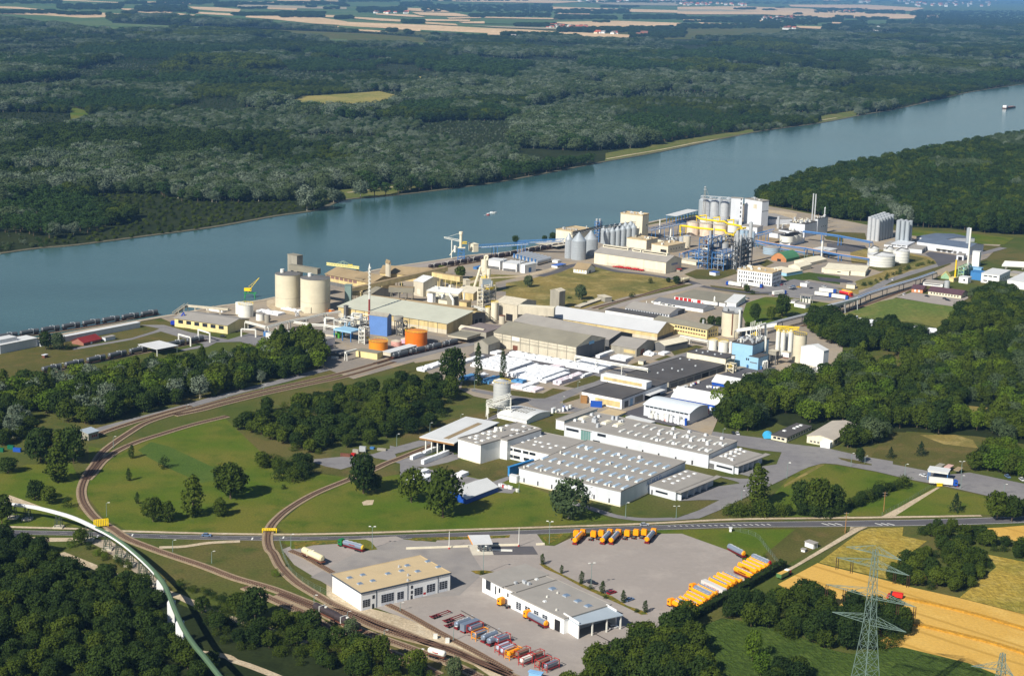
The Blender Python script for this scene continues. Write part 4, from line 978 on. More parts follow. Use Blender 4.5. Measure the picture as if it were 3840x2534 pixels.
b=B('service_workshop','white truck service hall with pale flat roof and five glazed bays, tractor units in front','workshop',(1082,1160),1010,(1550,872),(562,764),WH,GRR,par=0.2)
for y0,y1 in((.8,.9),(.63,.73),(.47,.56),(.3,.4)):rollerdoor(b,'L',y0,y1,b.h*.7)
face(b,'L',.07,.17,0.02,b.h*.75,'open_bay',DRK);face(b,'L',.18,.27,0,b.h*.85,'sliding_door',WH,.3)
roofitems(b,'skylight',[(972,716),(1108,782),(1222,836),(1322,884)],2.6,2.2,.4,mat('dark_skylight',(112,130,152)),STL);roofitems(b,'roof_dome',[(897,838)],1.4,1.4,.5,WHR);roofitems(b,'roof_vent',[(1022,758),(920,797),(1012,925)],.7,.7,.8,SLAB)
roofitems(b,'roof_seam',[(620+49*i,795+24*i)for i in range(1,10)],.25,0.2,.05,GRR)
b=B('office_block','white two storey yard office with flat pale roof and tall corner window','office',(478,845),688,(915,578),(278,592),WH,GRR,over=.9)
face(b,'L',.58,.82,b.h*.35,b.h*.9,'window',GLS);face(b,'L',.58,.82,.02,b.h*.28,'door',WHB);face(b,'L',.1,.18,b.h*.5,b.h*.8,'window',GLS);face(b,'L',.3,.36,b.h*.3,b.h*.8,'window')
b=B('office_link','lower white link with roof plant between the yard office and service hall','annex',(610,900),752,(988,628),(482,688),WH,GRR,par=.3)
face(b,'L',.1,.2,b.h*.25,b.h*.5);face(b,'L',.5,.6,b.h*.5,b.h*.75);roofitems(b,'roof_plant',[(610,665),(690,650),(705,660),(740,672)],1.4,1.2,1.1,STL);roofitems(b,'roof_dome',[(816,622)],1.4,1.4,.5,WHR)
b=B('vehicle_canopy','open vehicle canopy with pale blue grey roof and white end walls','canopy',(1222,1208),1068,(1637,962),(1108,968),WH,mat('blue_grey_roof',(160,172,182),.7,var=.05),wallz=0)
bpy.data.objects.remove(b.wall);mb=MB();mb.box(0,0,0,.4,b.lv,b.h+1.2);mb.build('end_wall',WH,b.o);mb=MB();mb.box(0.4,b.lv-.3,0,b.lu,b.lv,b.h-.05);mb.build('back_wall',GRC,b.o)
MB().box(b.lu-.4,b.lv*.35,0,b.lu,b.lv,b.h+1.0).build('end_wall',WH,b.o)
for f in(.33,.66,.98):MB().box(b.lu*f-.25,.2,0,b.lu*f+.25,.7,b.h-.02).build('post',WST,b.o)
q=[G(p,5.4)for p in((190,275),(385,270),(350,186),(145,190))];c=sum(q,Vector())/4;c.z=0
o=thing('fuel_canopy','white flat fuel station canopy with a yellow edge stripe over the pumps','canopy',c)
mb=MB();mb.prism([((p-c).x,(p-c).y)for p in q],5.0,5.6);mb.build('roof',WHR,o)
mb=MB();mb.tube(q[0]-c+Vector((0,0,-.15)),q[3]-c+Vector((0,0,-.15)),.32,4);mb.build('edge_stripe',mat('orange_paint',(232,150,30),.5),o)
for p in((270,345),(340,340),(262,322),(325,318)):v=G(p)-c;MB().box(v.x-.2,v.y-.2,0,v.x+.2,v.y+.2,5.0).build('post',STL,o)
for i,p in enumerate(((245,345),(290,350),(315,346),(360,345))):
 t=thing('fuel_pump','white fuel pump under the canopy, number %s of four from the left'%('one','two','three','four')[i],'fuel pump',G(p),0,'fuel pumps')
 MB().box(-.5,-.35,0,.5,.35,1.9).build('body',WST,t);MB().box(-.35,-.4,1.1,.35,-.34,1.6).build('display',GLS,t)
for a,c2,l in(((60,330),(668,308),'long low pale concrete barrier left of the fuel canopy'),((890,300),(1165,293),'long low pale concrete barrier right of the fuel canopy'),((1335,1290-1000+0),(1415,1285-1000),'short pale concrete barrier by the yard exit')):
 F(1500,1550,2.6133);a=(a[0],a[1]+1000)if a[1]<1000 else a;c2=(c2[0],c2[1]+1000)if c2[1]<1000 else c2
 g0,g1=G(a),G(c2);o=MB().bar(Vector((0,0,.45)),g1-g0+Vector((0,0,.45)),.9).build('concrete_barrier',CRM);o.location=g0;tag(o,l,'barrier')
F(1500,1550,2.6133)
g0=G((1000,1348));o=MB().box(-4.6,-.6,0,4.6,.6,.8).build('weighing_kerb',WST);o.location=g0;tag(o,'small white kerb block on the dark asphalt patch','kerb')
# the long grey halls
F(2100,1300,2.6133)
A=B('warehouse_hall','largest pale grey hall in front with rows of long rooflights','warehouse',(590,1567),1420,(1255,1133),(-418,1194),WHB,GRR,par=.25)
mb=MB().box(-.1,-.1,0,A.lu,-.02,.7);mb.box(-.1,-.02,0,-.02,A.lv,.7);mb.build('plinth',CRM,A.o)
for f in(.1,.245,.39,.53,.66,.8,.94):face(A,'L',f,f+.012,0.8,3.0,'door',DRK)
pts=[]
for r in range(9):
 x0,y0=672-r*83,1345-r*1-r*17;pts+=[(x0+82*k*(1.0)+0,y0-24*k-12*k)for k in range(0)]
F(1500,1250,2.6133)
def lightgrid(b,p,dv,nv,du,nu,name,sx,sy,sz,m,ex,skip=()):
 pts=[(p[0]+dv[0]*i+du[0]*j,p[1]+dv[1]*i+du[1]*j)for i in range(nv)for j in range(nu)if(i,j)not in skip];roofitems(b,name,pts,sx,sy,sz,m,ex)
lightgrid(A,(1285,1290),(84,20),12,(135,-67),5,'skylight',6.4,1.5,.45,SKY,WST)
roofitems(A,'roof_vent',[(x,y+250-0)for x,y in((1218,1320-250),(1383,1348-250),(1550,1385-250),(1715,1420-250),(1883,1460-250),(2052,1497-250),(2060,1282-250),(2224,1320-250),(1735,1212-250),(1575,1175-250))],.9,.9,1.4,SLAB)
roofitems(A,'roof_cowl',[(1568,1272),(1894,1343),(2228,1416),(2148,1192),(1830,1125),(2350,1220),(1550,1150)],1.8,1.8,1.3,WHR)
F(2320,1820,14.85);text(A,'R','AT HOLD',.50,5.6,3.4,mat('blue_lettering',(84,122,172),.5,var=0));text(A,'R','ATHE',.45,2.7,2.3,mat('blue_lettering',(84,122,172)))
F(1500,1250,2.6133)
C_=B('warehouse_wing','white wing with two rows of office windows between the big halls','warehouse',(1497,1322),1192,(1805,1056),(1050,1090),WH,GRR,par=.25)
for a,c in((.37,.5),(.52,.64),(.68,.84),(.86,.995)):face(C_,'L',a,c,C_.h*.66,C_.h*.86);
for a,c in((.5,.62),(.7,.84),(.85,.995)):face(C_,'L',a,c,1.0,C_.h*.36)
lightgrid(C_,(1240,1262),(0,0),1,(0,0),1,'skylight',2,2,.5,WHR,WST)
roofitems(C_,'roof_dome',[(1335,1310-250),(1262,1045),(1205,1065),(1320,1090),(1400,1108),(1478,1120),(1460,1082),(1380,1068),(1535,1100),(1322,1022),(1380,1005),(1612,1118),(1165,1050),(1340,988)],1.9,1.9,.4,WHR)
D_=B('hall_block','white windowless block at the left end of the big halls','warehouse',(787,1280),1097,(1400,945),(540,1042),WH,GRR,par=.5)
face(D_,'L',0,1,0,.6,'plinth',CRM,.08)
roofitems(D_,'roof_dome',[(810,1052),(750,1072),(692,1022),(748,1033),(873,1028),(876,990),(820,982),(756,1006),(935,1010),(935,962),(880,964),(990,928),(1050,905),(1110,945),(1152,950),(1218,912),(1265,944),(1030,1030),(1150,985),(1210,966),(1090,1006),(1325,930)],1.9,1.9,.4,WHR,WST)
roofitems(D_,'roof_plant',[(940,950),(955,958),(1000,955)],2,1.5,2,SLAB)
D2=B('hall_step','narrow white wall step beside the windowed wing','annex',(1047,1242),1054,(1395,949),(968,1038),WH,GRR,par=.5)
E_=B('loading_canopy','wide white canopy roof with timber edge over stacked wrapped bales','canopy',(524,1214),1078,(992,884),(186,1028),WH,WHR,over=.6,th=.5,wallz=0)
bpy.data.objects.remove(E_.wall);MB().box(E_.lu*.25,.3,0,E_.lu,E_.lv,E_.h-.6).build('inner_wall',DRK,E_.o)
mb=MB().box(-.7,-.5,E_.h-.9,-.62,E_.lv+.6,E_.h);mb.build('timber_fascia',BRN,E_.o)
for f in(.86,.68,.5,.3):MB().box(.1,E_.lv*f-.3,0,.7,E_.lv*f+.3,E_.h-.03).build('post',WST,E_.o)
x,y=rl(E_,(450,1030));x2,y2=rl(E_,(890,897));x2=x+(x2-x);mb=MB().box(x,y-1.6,E_.h+.5,x2,y+1.6,E_.h+.58);mb.build('roof_strip',BRR,E_.o)
b=B('entrance_pavilion','white low hall with shallow curved roof and slotted rooflights','hall',(1240,890),852,(1482,772),(950,792),WH,WHR,kind='arch',rise=1.8,over=.4)
me=MB().box(-2.6,-.3,0,2.6,.3,.15).mesh('roof_slot',GGR)
for i in range(6):
 for j in range(2):x=b.lu*(.4+.2*j);y=b.lv*(.28+.09*i);link('roof_slot',me,b.o,(x,y,b.h+1.8*math.sin(math.pi*x/b.lu)+.2))
b=B('pipe_corridor','long narrow white corridor block with grey roof behind the halls','corridor',(1607,950),860,(1942,745),(1523,845),WH,GRR,par=.2);face(b,'L',.4,.45,b.h*.4,b.h*.5)
F(2100,1300,2.6133)
H=B('warehouse_hall','rear pale grey hall with rows of long rooflights and office windows','warehouse',(1450,1192),1058,(1742,928),(40,762),WHB,GRR,par=.25)
face(H,'L',.895,.985,H.h*.62,H.h*.8);face(H,'L',.7,.76,H.h*.68,H.h*.88);face(H,'L',.74,.79,.5,H.h*.3)
for f in(.1,.21,.325,.435,.545):face(H,'L',f,f+.01,.3,2.6,'door',DRK)
H2=[((612,822),(78,17),12),((757,765),(78,19),12)]
lightgrid(H,(612,824),(155,36),8,(150,-56),2,'skylight',6.2,1.4,.45,WST,STL);lightgrid(H,(690,840),(155,36),7,(150,-56),2,'skylight',5.6,1.3,.45,WST,STL)
roofitems(H,'roof_cowl',[(970,860),(1097,857),(1128,893),(1252,888),(1285,925),(1413,922),(1447,959),(1576,955),(952,921),(1112,953),(1270,986),(1436,1020),(1112,809),(1268,840),(1428,871),(1586,903),(610,736),(230,740),(150,728),(383,688),(312,672),(590,742)],1.8,1.8,1.3,WHR)
roofitems(H,'rooflight_box',[(235,702),(457,745),(572,768)],7.5,3.4,.8,CRM,WST);roofitems(H,'roof_plant',[(330,735),(345,715),(350,742),(520,712),(560,715),(372,788)],2.2,1.6,2.2,STL)
gl=mat('green_glass',(110,146,142),0.2,var=.05,spec=.7)
b=B('glass_entrance','glass entrance box set between the two big halls','entrance',(305,945),832,(342,820),(205,812),gl,GRR)
for f in(.25,.5,.75):face(b,'L',f,f+.02,0,b.h,'mullion',STL)
DA=B('loading_dock','low dock building with overhanging grey roof in front of the nearest hall','loading dock',(1132,1507),1420,(1500,1272),(878,1350),WHB,GRR,over=.4)
mb=MB().box(-.4,-3.2,DA.h,DA.lu+3,0,DA.h+.25);mb.build('roof_overhang',GRR,DA.o)
for i in range(5):f=.08+i*.17;face(DA,'R',f,f+.13,.9,DA.h*.85,'dock_door',WHB,.08);MB().box(DA.lu*(f-.03),-2.2,0,DA.lu*(f-.03)+.2,0,DA.h).build('wind_screen',WHB,DA.o)
face(DA,'L',.3,.96*.78,DA.h*.4,DA.h*.62);face(DA,'L',.86,.91,.1,2.4,'door',DRK);roofitems(DA,'roof_dome',[(1235,1222),(1320,1242),(1182,1246),(1266,1267),(1128,1269),(1214,1288),(1076,1294),(1160,1312),(1022,1316),(1108,1336)],1.9,1.9,.4,WHR)
DB=B('loading_dock','low dock building with overhanging grey roof at the end of the rear hall','loading dock',(1697,1247),1162,(1982,1055),(1450,1098),WHB,GRR,over=.4)
MB().box(-.4,-3.2,DB.h,DB.lu+3,0,DB.h+.25).build('roof_overhang',GRR,DB.o)
for i in range(5):f=.08+i*.17;face(DB,'R',f,f+.13,.9,DB.h*.85,'dock_door',WHB,.08);MB().box(DB.lu*(f-.03),-2.2,0,DB.lu*(f-.03)+.2,0,DB.h).build('wind_screen',WHB,DB.o)
face(DB,'L',.05,.65,DB.h*.4,DB.h*.62);face(DB,'L',.74,.95,.2,DB.h*.6,'roller_door',DGC);roofitems(DB,'roof_dome',[(1735,1005),(1808,1027),(1682,1027),(1760,1047),(1635,1050),(1713,1070),(1585,1072),(1664,1092)],1.9,1.9,.4,WHR);roofitems(DB,'roof_cowl',[(1770,1012),(1725,1036),(1677,1052),(1627,1076),(1690,1112)],1.6,1.6,1.2,WHR)
b=B('plant_room','beige roofed plant room behind the rear hall','annex',(545,700),683,(645,640),(380,650),WHB,BEI)
b=B('flat_annex','low annex with pale roof and blue end wall behind the rear hall','annex',(880,768),748,(938,735),(640,690),WHB,WHR)
F(1500,1250,2.6133)
b=B('sound_wall','tall bright blue corrugated wall beside the front hall','wall',(1072,1400),1312,(1318,1238),(1055,1308),mat('bright_blue',(52,130,190),.5),mat('bright_blue',(52,130,190),.5))
b=B('sprinkler_tank_shed','white ribbed shed at the foot of the blue wall','shed',(1140,1470),1402,(1160,1392),(1076,1385),WH,WHR)
b=B('storage_tent','white roofed storage tent with deep blue walls behind the huge dark tree','tent',(650,1672),1622,(955,1502),(430,1560),BLW,WHR,kind='gable',ridge='u',rise=3.0)
# dark roofed factory halls and tents
F(2100,1300,2.6133)
I_=B('factory_hall','low hall with black flat roof, white walls and yellow panel strip','factory hall',(603,615),517,(1062,355),(206,442),WH,DKR,par=.3,over=.15)
face(I_,'L',.04,.66,1.0,I_.h*.72,'wall_panel',OCH);face(I_,'R',.06,.14,.6,I_.h*.7,'door',DGC);face(I_,'R',.18,.24,.1,I_.h*.75,'door',LBL);face(I_,'R',.28,.46,.8,I_.h*.75,'wall_panel',GRC)
x,y=rl(I_,(920,412));MB().box(x-4.5,1,I_.rz,x+2,34,I_.rz+4.2).build('roof_monitor',WH,I_.o);MB().box(x-4.6,4,I_.rz+1.2,x-4.5,32,I_.rz+3.2).build('louvre',OCH,I_.o)
mb=MB().box(I_.lu*.5,-4,I_.h*.6,I_.lu*.85,0,I_.h*.66);mb.build('door_canopy',WHR,I_.o);face(I_,'R',.5,.85,.1,I_.h*.58,'open_bay',DRK)
J_=B('factory_hall','long hall with black flat roof running up to the beige topped block','factory hall',(1065,420),352,(1612,180),(642,264),GRC,DKR,par=.3,over=.15)
for i in range(7):face(J_,'R',.03+.14*i,.15+.14*i,.6,J_.h*.75,'wall_panel',DGC if i!=4 else DRK)
roofitems(J_,'roof_vent',[(1270,130),(1180,120),(1330,190),(1160,240),(1100,215),(1200,225),(1010,230),(960,260)],1.2,1.2,.8,STL)
b=B('factory_block','taller hall with black roof and long beige wall below it','factory hall',(1617,242),120,(1728,88),(1238,56),CRM,DKR,par=.3,over=.15);face(b,'R',.1,.9,b.h*.3,b.h*.85,'wall_panel',GRC)
roofitems(b,'roof_vent',[(1340,42),(1400,60),(1450,48),(1520,78),(1580,72)],1.2,1.2,.8,STL)
b=B('storage_tent','rear white tent with bright blue wall, topmost of three','tent',(1828,440),404,(1925,372),(1484,342),BLW,WHR,kind='gable',ridge='v',rise=3.6)
b=B('storage_tent','large middle white tent with bright blue end wall','tent',(1535,668),574,(1650,520),(1094,490),BLW,WHR,kind='gable',ridge='v',rise=5.0)
O_=B('storage_hall','hall with pale curved metal roof and white sacks stacked along its wall','storage hall',(1266,766),652,(1446,578),(826,562),WHB,mat('pale_metal_roof',(214,222,228),.5,var=.05),kind='arch',ridge='v',rise=2.0,over=.5)
faces(O_,'L',10,.03,.97,.85,O_.h*.82,O_.h*.93)
F(2200,1550,2.6133)
b=B('flat_office','long low office with black flat roof and pale walls beside the access road','office',(1957,284),240,(2208,128),(1808,210),CRM,DKR,par=.15)
faces(b,'L',3,.1,.9,.75,b.h*.35,b.h*.8);faces(b,'R',9,.03,.98,.6,b.h*.35,b.h*.8);roofitems(b,'roof_dome',[(1938,170),(2036,146),(2068,130),(2100,117)],2,2,.5,WHR)
b2=MB();t=thing('blue_shelter','bright blue barrel shaped shelter at the end of the black roofed office','shelter',G((1780,235)));b2.ext([(3*math.cos(a*.3142),3*math.sin(a*.3142)+.2)for a in range(11)],'y',-3,3).build('roof',mat('sky_blue',(70,176,226),.5),t);MB().box(-2.6,-2.7,0,2.6,2.7,.5).build('base',GRC,t)
F(2940,1550,2.6133)
b=B('gabled_workshop','pale workshop with low gabled grey roof and white porch','workshop',(478,332),264,(726,118),(226,218),CRM,mat('two_tone_roof',(176,168,156),.8,var=.08),kind='gable',ridge='u',rise=1.6,over=.3)
faces(b,'L',6,.08,.6*1.5,.6,b.h*.2,b.h*.45,'window',DGC);faces(b,'R',7,.05,.95,.5,b.h*.25,b.h*.8);MB().box(-4,b.lv*.02,0,0,b.lv*.38,b.h*.85).build('porch',WH,b.o)
F(2400,1934,2.6133)
b=B('pump_house','small white flat roofed hut on the grass beside the concrete track','hut',(1697,326),277,(1746,263),(1615,250),WH,GRR);face(b,'R',.4,.75,0,b.h*.8,'door',GRC)
b=B('cabinet','tiny white cabinet left of the white hut','cabinet',(1613,358),333,(1640,325),(1575,327),WH,GRR);face(b,'R',.2,.8,.2,b.h*.8,'door',WHB)
b=B('cabinet','tiny white cabinet beside the highway at the fence corner','cabinet',(897,158),122,(900,121),(877,121),WH,WHR,lu=1.5)
F(0,1550,2.6133)
b=B('switch_house','grey rail switch house with a blue grey roof beside the tracks','rail building',(868,268),198,(958,168),(800,176),GRC,mat('blue_grey_roof',(160,172,182)),kind='mono',ridge='u',rise=.8,over=.5)
faces(b,'R',3,.3,.85,.7,b.h*.35,b.h*.65,'window',REDR)
# factory kit
def HTw(g,yt):
 y=px((0,yt))[1];lo,hi=0.0,300.0
 for _ in range(40):
  m=(lo+hi)/2;d=g+Vector((0,0,m))-CAMP;yy=1267-FPX*d.dot(CU)/d.dot(_f)
  if yy>y:lo=m
  else:hi=m
 return(lo+hi)/2
def AT(p,D):
 """the point seen at p whose distance north of the camera is D"""
 d=ray(p);return CAMP+d*(D/d.y)
def CY(name,label,cat,cx,yf,r,yt,m,roof=None,rise=0.0,group=None,ribs=0,rail=None,z0=0.0,legs=0,n=28,band=None):
 g=G((cx,yf));rr=r*mpp((cx,yf));d=Vector((g.x,g.y,0)).normalized();c=g+d*rr;h=HTw(c,yt)
 o=thing(name,label,cat,c,0,group);o['r']=rr;del o['r']
 mb=MB().cyl(0,0,z0,h,rr,n=n);mb.build('shell',m,o,True)
 if roof is not None:MB().cyl(0,0,h,h+max(rise,.15),rr*1.02,rr*(.06 if rise>.3 else 1.0),n).build('roof',roof,o,True)
 if ribs:
  q=MB()
  for i in range(ribs):z=z0+(h-z0)*(i+1)/(ribs+1);q.cyl(0,0,z-.12,z+.12,rr*1.012,n=n)
  q.build('hoops',band or m,o)
 if rail is not None:
  q=MB();k=18
  P=[Vector((rr*math.cos(6.2832*i/k),rr*math.sin(6.2832*i/k),h+1.1))for i in range(k+1)]
  for a,b2 in zip(P,P[1:]):q.bar(a,b2,.16);q.bar(a,a-Vector((0,0,1.1)),.12)
  q.build('railing',rail,o)
 if legs:
  q=MB()
  for i in range(legs):a=6.2832*(i+.5)/legs;q.bar((rr*.85*math.cos(a),rr*.85*math.sin(a),0),(rr*.85*math.cos(a),rr*.85*math.sin(a),z0+.2),.4)
  q.build('legs',m,o)
 o_=Bld();o_.o,o_.c,o_.h,o_.r=o,c,h,rr;return o_
def gallery(name,label,cat,p0,z0,p1,z1,wd,ht,m,legs=(),leg=None,legm=None,truss=False,roof=None):
 a,b=G(p0,z0),G(p1,z1);o=thing(name,label,cat,(a.x,a.y,0));d=b-a;f=Vector((d.x,d.y,0)).normalized();nn=Vector((-f.y,f.x,0))*wd/2;up=Vector((0,0,ht));a0=Vector((0,0,z0))
 if not truss:
  vs=[a0-nn,a0+nn,a0+d+nn,a0+d-nn];vs+=[v+up for v in vs]
  MB().add(vs,[(0,1,2,3),(7,6,5,4),(0,4,5,1),(1,5,6,2),(2,6,7,3),(3,7,4,0)]).build('gallery',m,o)
  if roof:MB().add([v+Vector((0,0,.05))for v in vs[4:]]+[v+Vector((0,0,.3))for v in vs[4:]],[(0,1,2,3),(7,6,5,4),(0,4,5,1),(1,5,6,2),(2,6,7,3),(3,7,4,0)]).build('roof',roof,o)
 else:
  q=MB();n=max(4,int(d.length/(ht*1.6)))
  for s in(-1,1):
   for z in(0,1):q.bar(a0+nn*s+up*z,a0+d+nn*s+up*z,.35)
   for i in range(n):
    u,v=a0+d*(i/n)+nn*s,a0+d*((i+1)/n)+nn*s;q.bar(u,u+up,.22);q.bar(*((u,v+up)if i%2 else(u+up,v)),.2)
  q.build('truss',m,o)
  q=MB();q.add([a0-nn*.8+up*.1,a0+nn*.8+up*.1,a0+d+nn*.8+up*.1,a0+d-nn*.8+up*.1],[(0,1,2,3)]);q.build('walkway',roof or GRC,o)
 for t in legs:
  q=MB();P=a0+d*t;q.bar(P-nn*1.1,P+nn*1.1,(leg or.5)*.8)
  for s in(-1,1):q.bar((P+nn*s*1.0)*1.0,Vector(((P+nn*s*1.6).x,(P+nn*s*1.6).y,0)),leg or.5)
  q.build('support',legm or m,o)
 return o
def rack(label,pts,z,wd,m,pipes,sp=14,cols=None):
 """pipe bridge: legs, beams and the pipes lying on it"""
 P=[G(p,z)for p in pts];o=thing('pipe_bridge',label,'pipe bridge',(P[0].x,P[0].y,0));org=Vector((P[0].x,P[0].y,0));q=MB();pm={}
 for a,b in zip(P,P[1:]):
  d=b-a;f=Vector((d.x,d.y,0)).normalized();nn=Vector((-f.y,f.x,0))*wd/2;n=max(1,int(d.length/sp))
  for s in(-1,1):q.bar(a-org+nn*s,b-org+nn*s,.45)
  for i in range(n+1):
   c=a+d*(i/n)-org;q.bar(c-nn,c+nn,.35)
   for s in(-1,1):q.bar(c+nn*s,Vector(((c+nn*s).x,(c+nn*s).y,0)),.4)
  for k,(mm,r)in enumerate(pipes):
   t=(k+.5)/len(pipes)*2-1;pm.setdefault((k,mm),MB()).tube(a-org+nn*t*.85+Vector((0,0,.3+r)),b-org+nn*t*.85+Vector((0,0,.3+r)),r,7)
 q.build('frame',m,o)
 for(k,mm),g in pm.items():g.build('pipe',mm,o)
 return o
def frame(name,label,near,yt,right,left,m,floors,seed=1,eq=True,eqm=None,tall=0,deckm=None):
 """open steel process structure: columns, beams, decks, braces, vessels and pipes on each floor"""
 g=G(near);h=HT(near,yt);r=G(right,h)-Vector((g.x,g.y,h));l=G(left,h)-Vector((g.x,g.y,h));ang=UA;U=Vector((math.cos(ang),math.sin(ang),0));V=Vector((-U.y,U.x,0))
 lu,lv=max(5,r.dot(U)),max(5,l.dot(V));o=thing(name,label,'process plant',g,ang);rnd=random.Random(seed);q=MB();dk=MB();nu,nv=max(1,round(lu/8)),max(1,round(lv/8))
 for i in range(nu+1):
  for j in range(nv+1):q.bar((lu*i/nu,lv*j/nv,0),(lu*i/nu,lv*j/nv,h),.55)
 for k in range(1,floors+1):
  z=h*k/floors
  for i in range(nu+1):q.bar((lu*i/nu,0,z),(lu*i/nu,lv,z),.45)
  for j in range(nv+1):q.bar((0,lv*j/nv,z),(lu,lv*j/nv,z),.45)
  if k<floors:dk.box(.3,.3,z-.12,lu*.98,lv*.98,z-.02)
  for s in range(3):
   if rnd.random()<.6:j=rnd.randrange(nv);q.bar((0,lv*j/nv,z-h/floors),(0,lv*(j+1)/nv,z),.25)
   if rnd.random()<.6:i=rnd.randrange(nu);q.bar((lu*i/nu,0,z-h/floors),(lu*(i+1)/nu,0,z),.25)
  for(x,y)in((-.3,0),(0,0)):q.bar((0,0,z+1),(0,lv,z+1),.12);q.bar((0,0,z+1),(lu,0,z+1),.12)
 q.build('steel_frame',m,o);dk.build('decks',deckm or GRC,o)
 if eq:
  mats_=eqm or[STL,WST,GRC,STL,RST]
  for k in range(floors):
   z=h*k/floors
   for s in range(max(2,int(lu*lv/60))):
    x,y=rnd.uniform(1.5,lu-1.5),rnd.uniform(1.5,lv-1.5);e=MB();t=rnd.random();hh=h/floors*.8;rr=rnd.uniform(.7,1.5)
    if t<.5:e.cyl(x,y,z,z+hh*rnd.uniform(.6,1),rr,n=12)
    elif t<.8:e.tube((x,y-2.5,z+1.5),(x,y+2.5,z+1.5),rr*.8,12)
    else:e.box(x-1.4,y-1.2,z,x+1.4,y+1.2,z+hh*.7)
    e.build('vessel',rnd.choice(mats_),o,True)
  for s in range(max(3,int(lu*lv/40))):
   e=MB();x,y=rnd.uniform(-.6,lu),rnd.uniform(-.6,lv);z1=rnd.uniform(h*.3,h*1.08);x2=min(lu,x+rnd.uniform(-5,5));y2=rnd.uniform(0,lv);rr=rnd.uniform(.12,.4)
   e.path([(x,y,0),(x,y,z1),(x2,y,z1),(x2,y2,z1),(x2,y2,z1*.5)],rr,6);e.build('pipe',rnd.choice(mats_),o)
  for s in range(tall):
   e=MB();x,y=rnd.uniform(1,lu-1),rnd.uniform(1,lv-1);e.cyl(x,y,h*.5,h*rnd.uniform(1.12,1.3),rnd.uniform(.6,1.1),n=12);e.build('column_vessel',STL,o,True)
 o_=Bld();o_.o,o_.h,o_.lu,o_.lv=o,h,lu,lv;return o_
def box_on(b,name,x0,y0,x1,y1,z0,z1,m):return MB().box(x0,y0,z0,x1,y1,z1).build(name,m,b.o)
def clutter(b,n,seed,top,mats_=None,area=None):
 """roof plant: small boxes, ducts and cowls standing on a roof"""
 rnd=random.Random(seed);x0,y0,x1,y1=area or(1,1,b.lu-1,b.lv-1)
 for i in range(n):
  x,y=rnd.uniform(x0,x1),rnd.uniform(y0,y1);e=MB();t=rnd.random()
  if t<.45:e.box(x-rnd.uniform(.5,1.5),y-rnd.uniform(.5,1.2),top,x+1,y+1,top+rnd.uniform(.8,2.2))
  elif t<.8:e.cyl(x,y,top,top+rnd.uniform(1,3),rnd.uniform(.3,.8),n=10)
  else:e.path([(x,y,top),(x,y,top+2),(x+rnd.uniform(-4,4),y+3,top+2)],.35,7)
  e.build('roof_plant',rnd.choice(mats_ or[STL,WST,GRC]),b.o)
# quay at the left: silos, long halls (crop 1000,950)
SILO=mat('silo_concrete',(206,198,174),.9,var=.08,scale=.12);SROOF=mat('silo_roof',(104,104,104),.9,var=.08)
F(1000,950,3.92)
s1=CY('concrete_silo','left of the twin beige concrete silos on the quay','silo',312,815,186,296,SILO,SROOF,1.6,'twin concrete silos',n=48)
s2=CY('concrete_silo','right of the twin beige concrete silos on the quay','silo',716,884,219,356,SILO,SROOF,1.8,'twin concrete silos',n=48)
for s in(s1,s2):
 MB().cyl(-4,-1,s.h+.6,s.h+3.6,1.6,n=12).build('filter',WST,s.o,True);MB().cyl(0,0,s.h*.3,s.h*.3+.15,s.r*1.004,n=48).build('pour_joint',GRC,s.o)
d=(Vector((0,0,0))-s2.c);d.z=0;d.normalize();q=MB();q.box(-2.6,-.25,0,2.6,.3,5)
o=q.build('gate',CRM,s2.o);o.location=d*s2.r*1.0+Vector((-d.y,d.x,0))*-6;o.rotation_euler=(0,0,math.atan2(d.y,d.x)+R(90))
b=B('elevator_tower','slim olive grey concrete tower standing above the twin silos','tower',(446,700),40,(502,22),(340,8),GRC,GGR,over=.2);face(b,'L',.35,.65,b.h*.62,b.h*.75)
gallery('conveyor_bridge','grey bridge box running from the tower over the tops of the twin silos','conveyor',(350,238),s1.h+1.2,(770,306),s2.h+1.2,4,4,GGR,roof=GGR)
K1=B('store_hall','brown roofed store hall on the quay with a row of pinkish shutters','store hall',(1545,590),435,(1905,378),(850,305),OCH,BRR,kind='gable',rise=4.1,over=.8)
for i in range(7):face(K1,'L',.32+.097*i,.32+.097*i+.08,K1.h*.66,K1.h*.93,'shutter',mat('pink_brown_shutter',(128,100,92),.8))
face(K1,'L',.3,1,0,K1.h*.36,'dark_bay',DGC)
b=B('store_hall','long brown roofed store hall behind the diagonal conveyor bridge','store hall',(2380,430),330,(2560,270),(1640,300),OCH,BRR,kind='gable',rise=4.5,over=.6)
b=B('head_house','small beige gabled head house on the ridge at the water side','head house',(1800,420),145,(1842,150),(1705,128),PALC,BRR,kind='gable',rise=2)
b=B('dust_tower','olive tower box at the corner of the brown roofed store hall','tower',(1412,560),384,(1447,370),(1325,352),GGR,BRR)
gallery('conveyor_bridge','long diagonal beige conveyor bridge climbing to the right over the halls','conveyor',(1230,575),7,(2640,255),13,4,3.2,OCH,legs=(.1,.3,.5,.7,.9),roof=BRR)
gallery('conveyor_bridge','beige conveyor bridge running left from the small grey barn','conveyor',(1170,600),8,(1400,625),8,3,3,OCH,legs=(.5,),roof=BRR)
b=B('barn','small grey concrete barn with pale gabled roof among the halls','barn',(1533,705),605,(1815,530),(1392,575),GRC,GGR,kind='gable',rise=3.6);face(b,'L',.3,.6,b.h*.3,b.h*.8,'door',RST)
gallery('conveyor_bridge','wide olive conveyor bridge on legs between two halls','conveyor',(1800,560),8,(2165,575),8,6,4,GGR,legs=(.1,.4,.7,.95),roof=BRR)
F(1500,950,3.92)
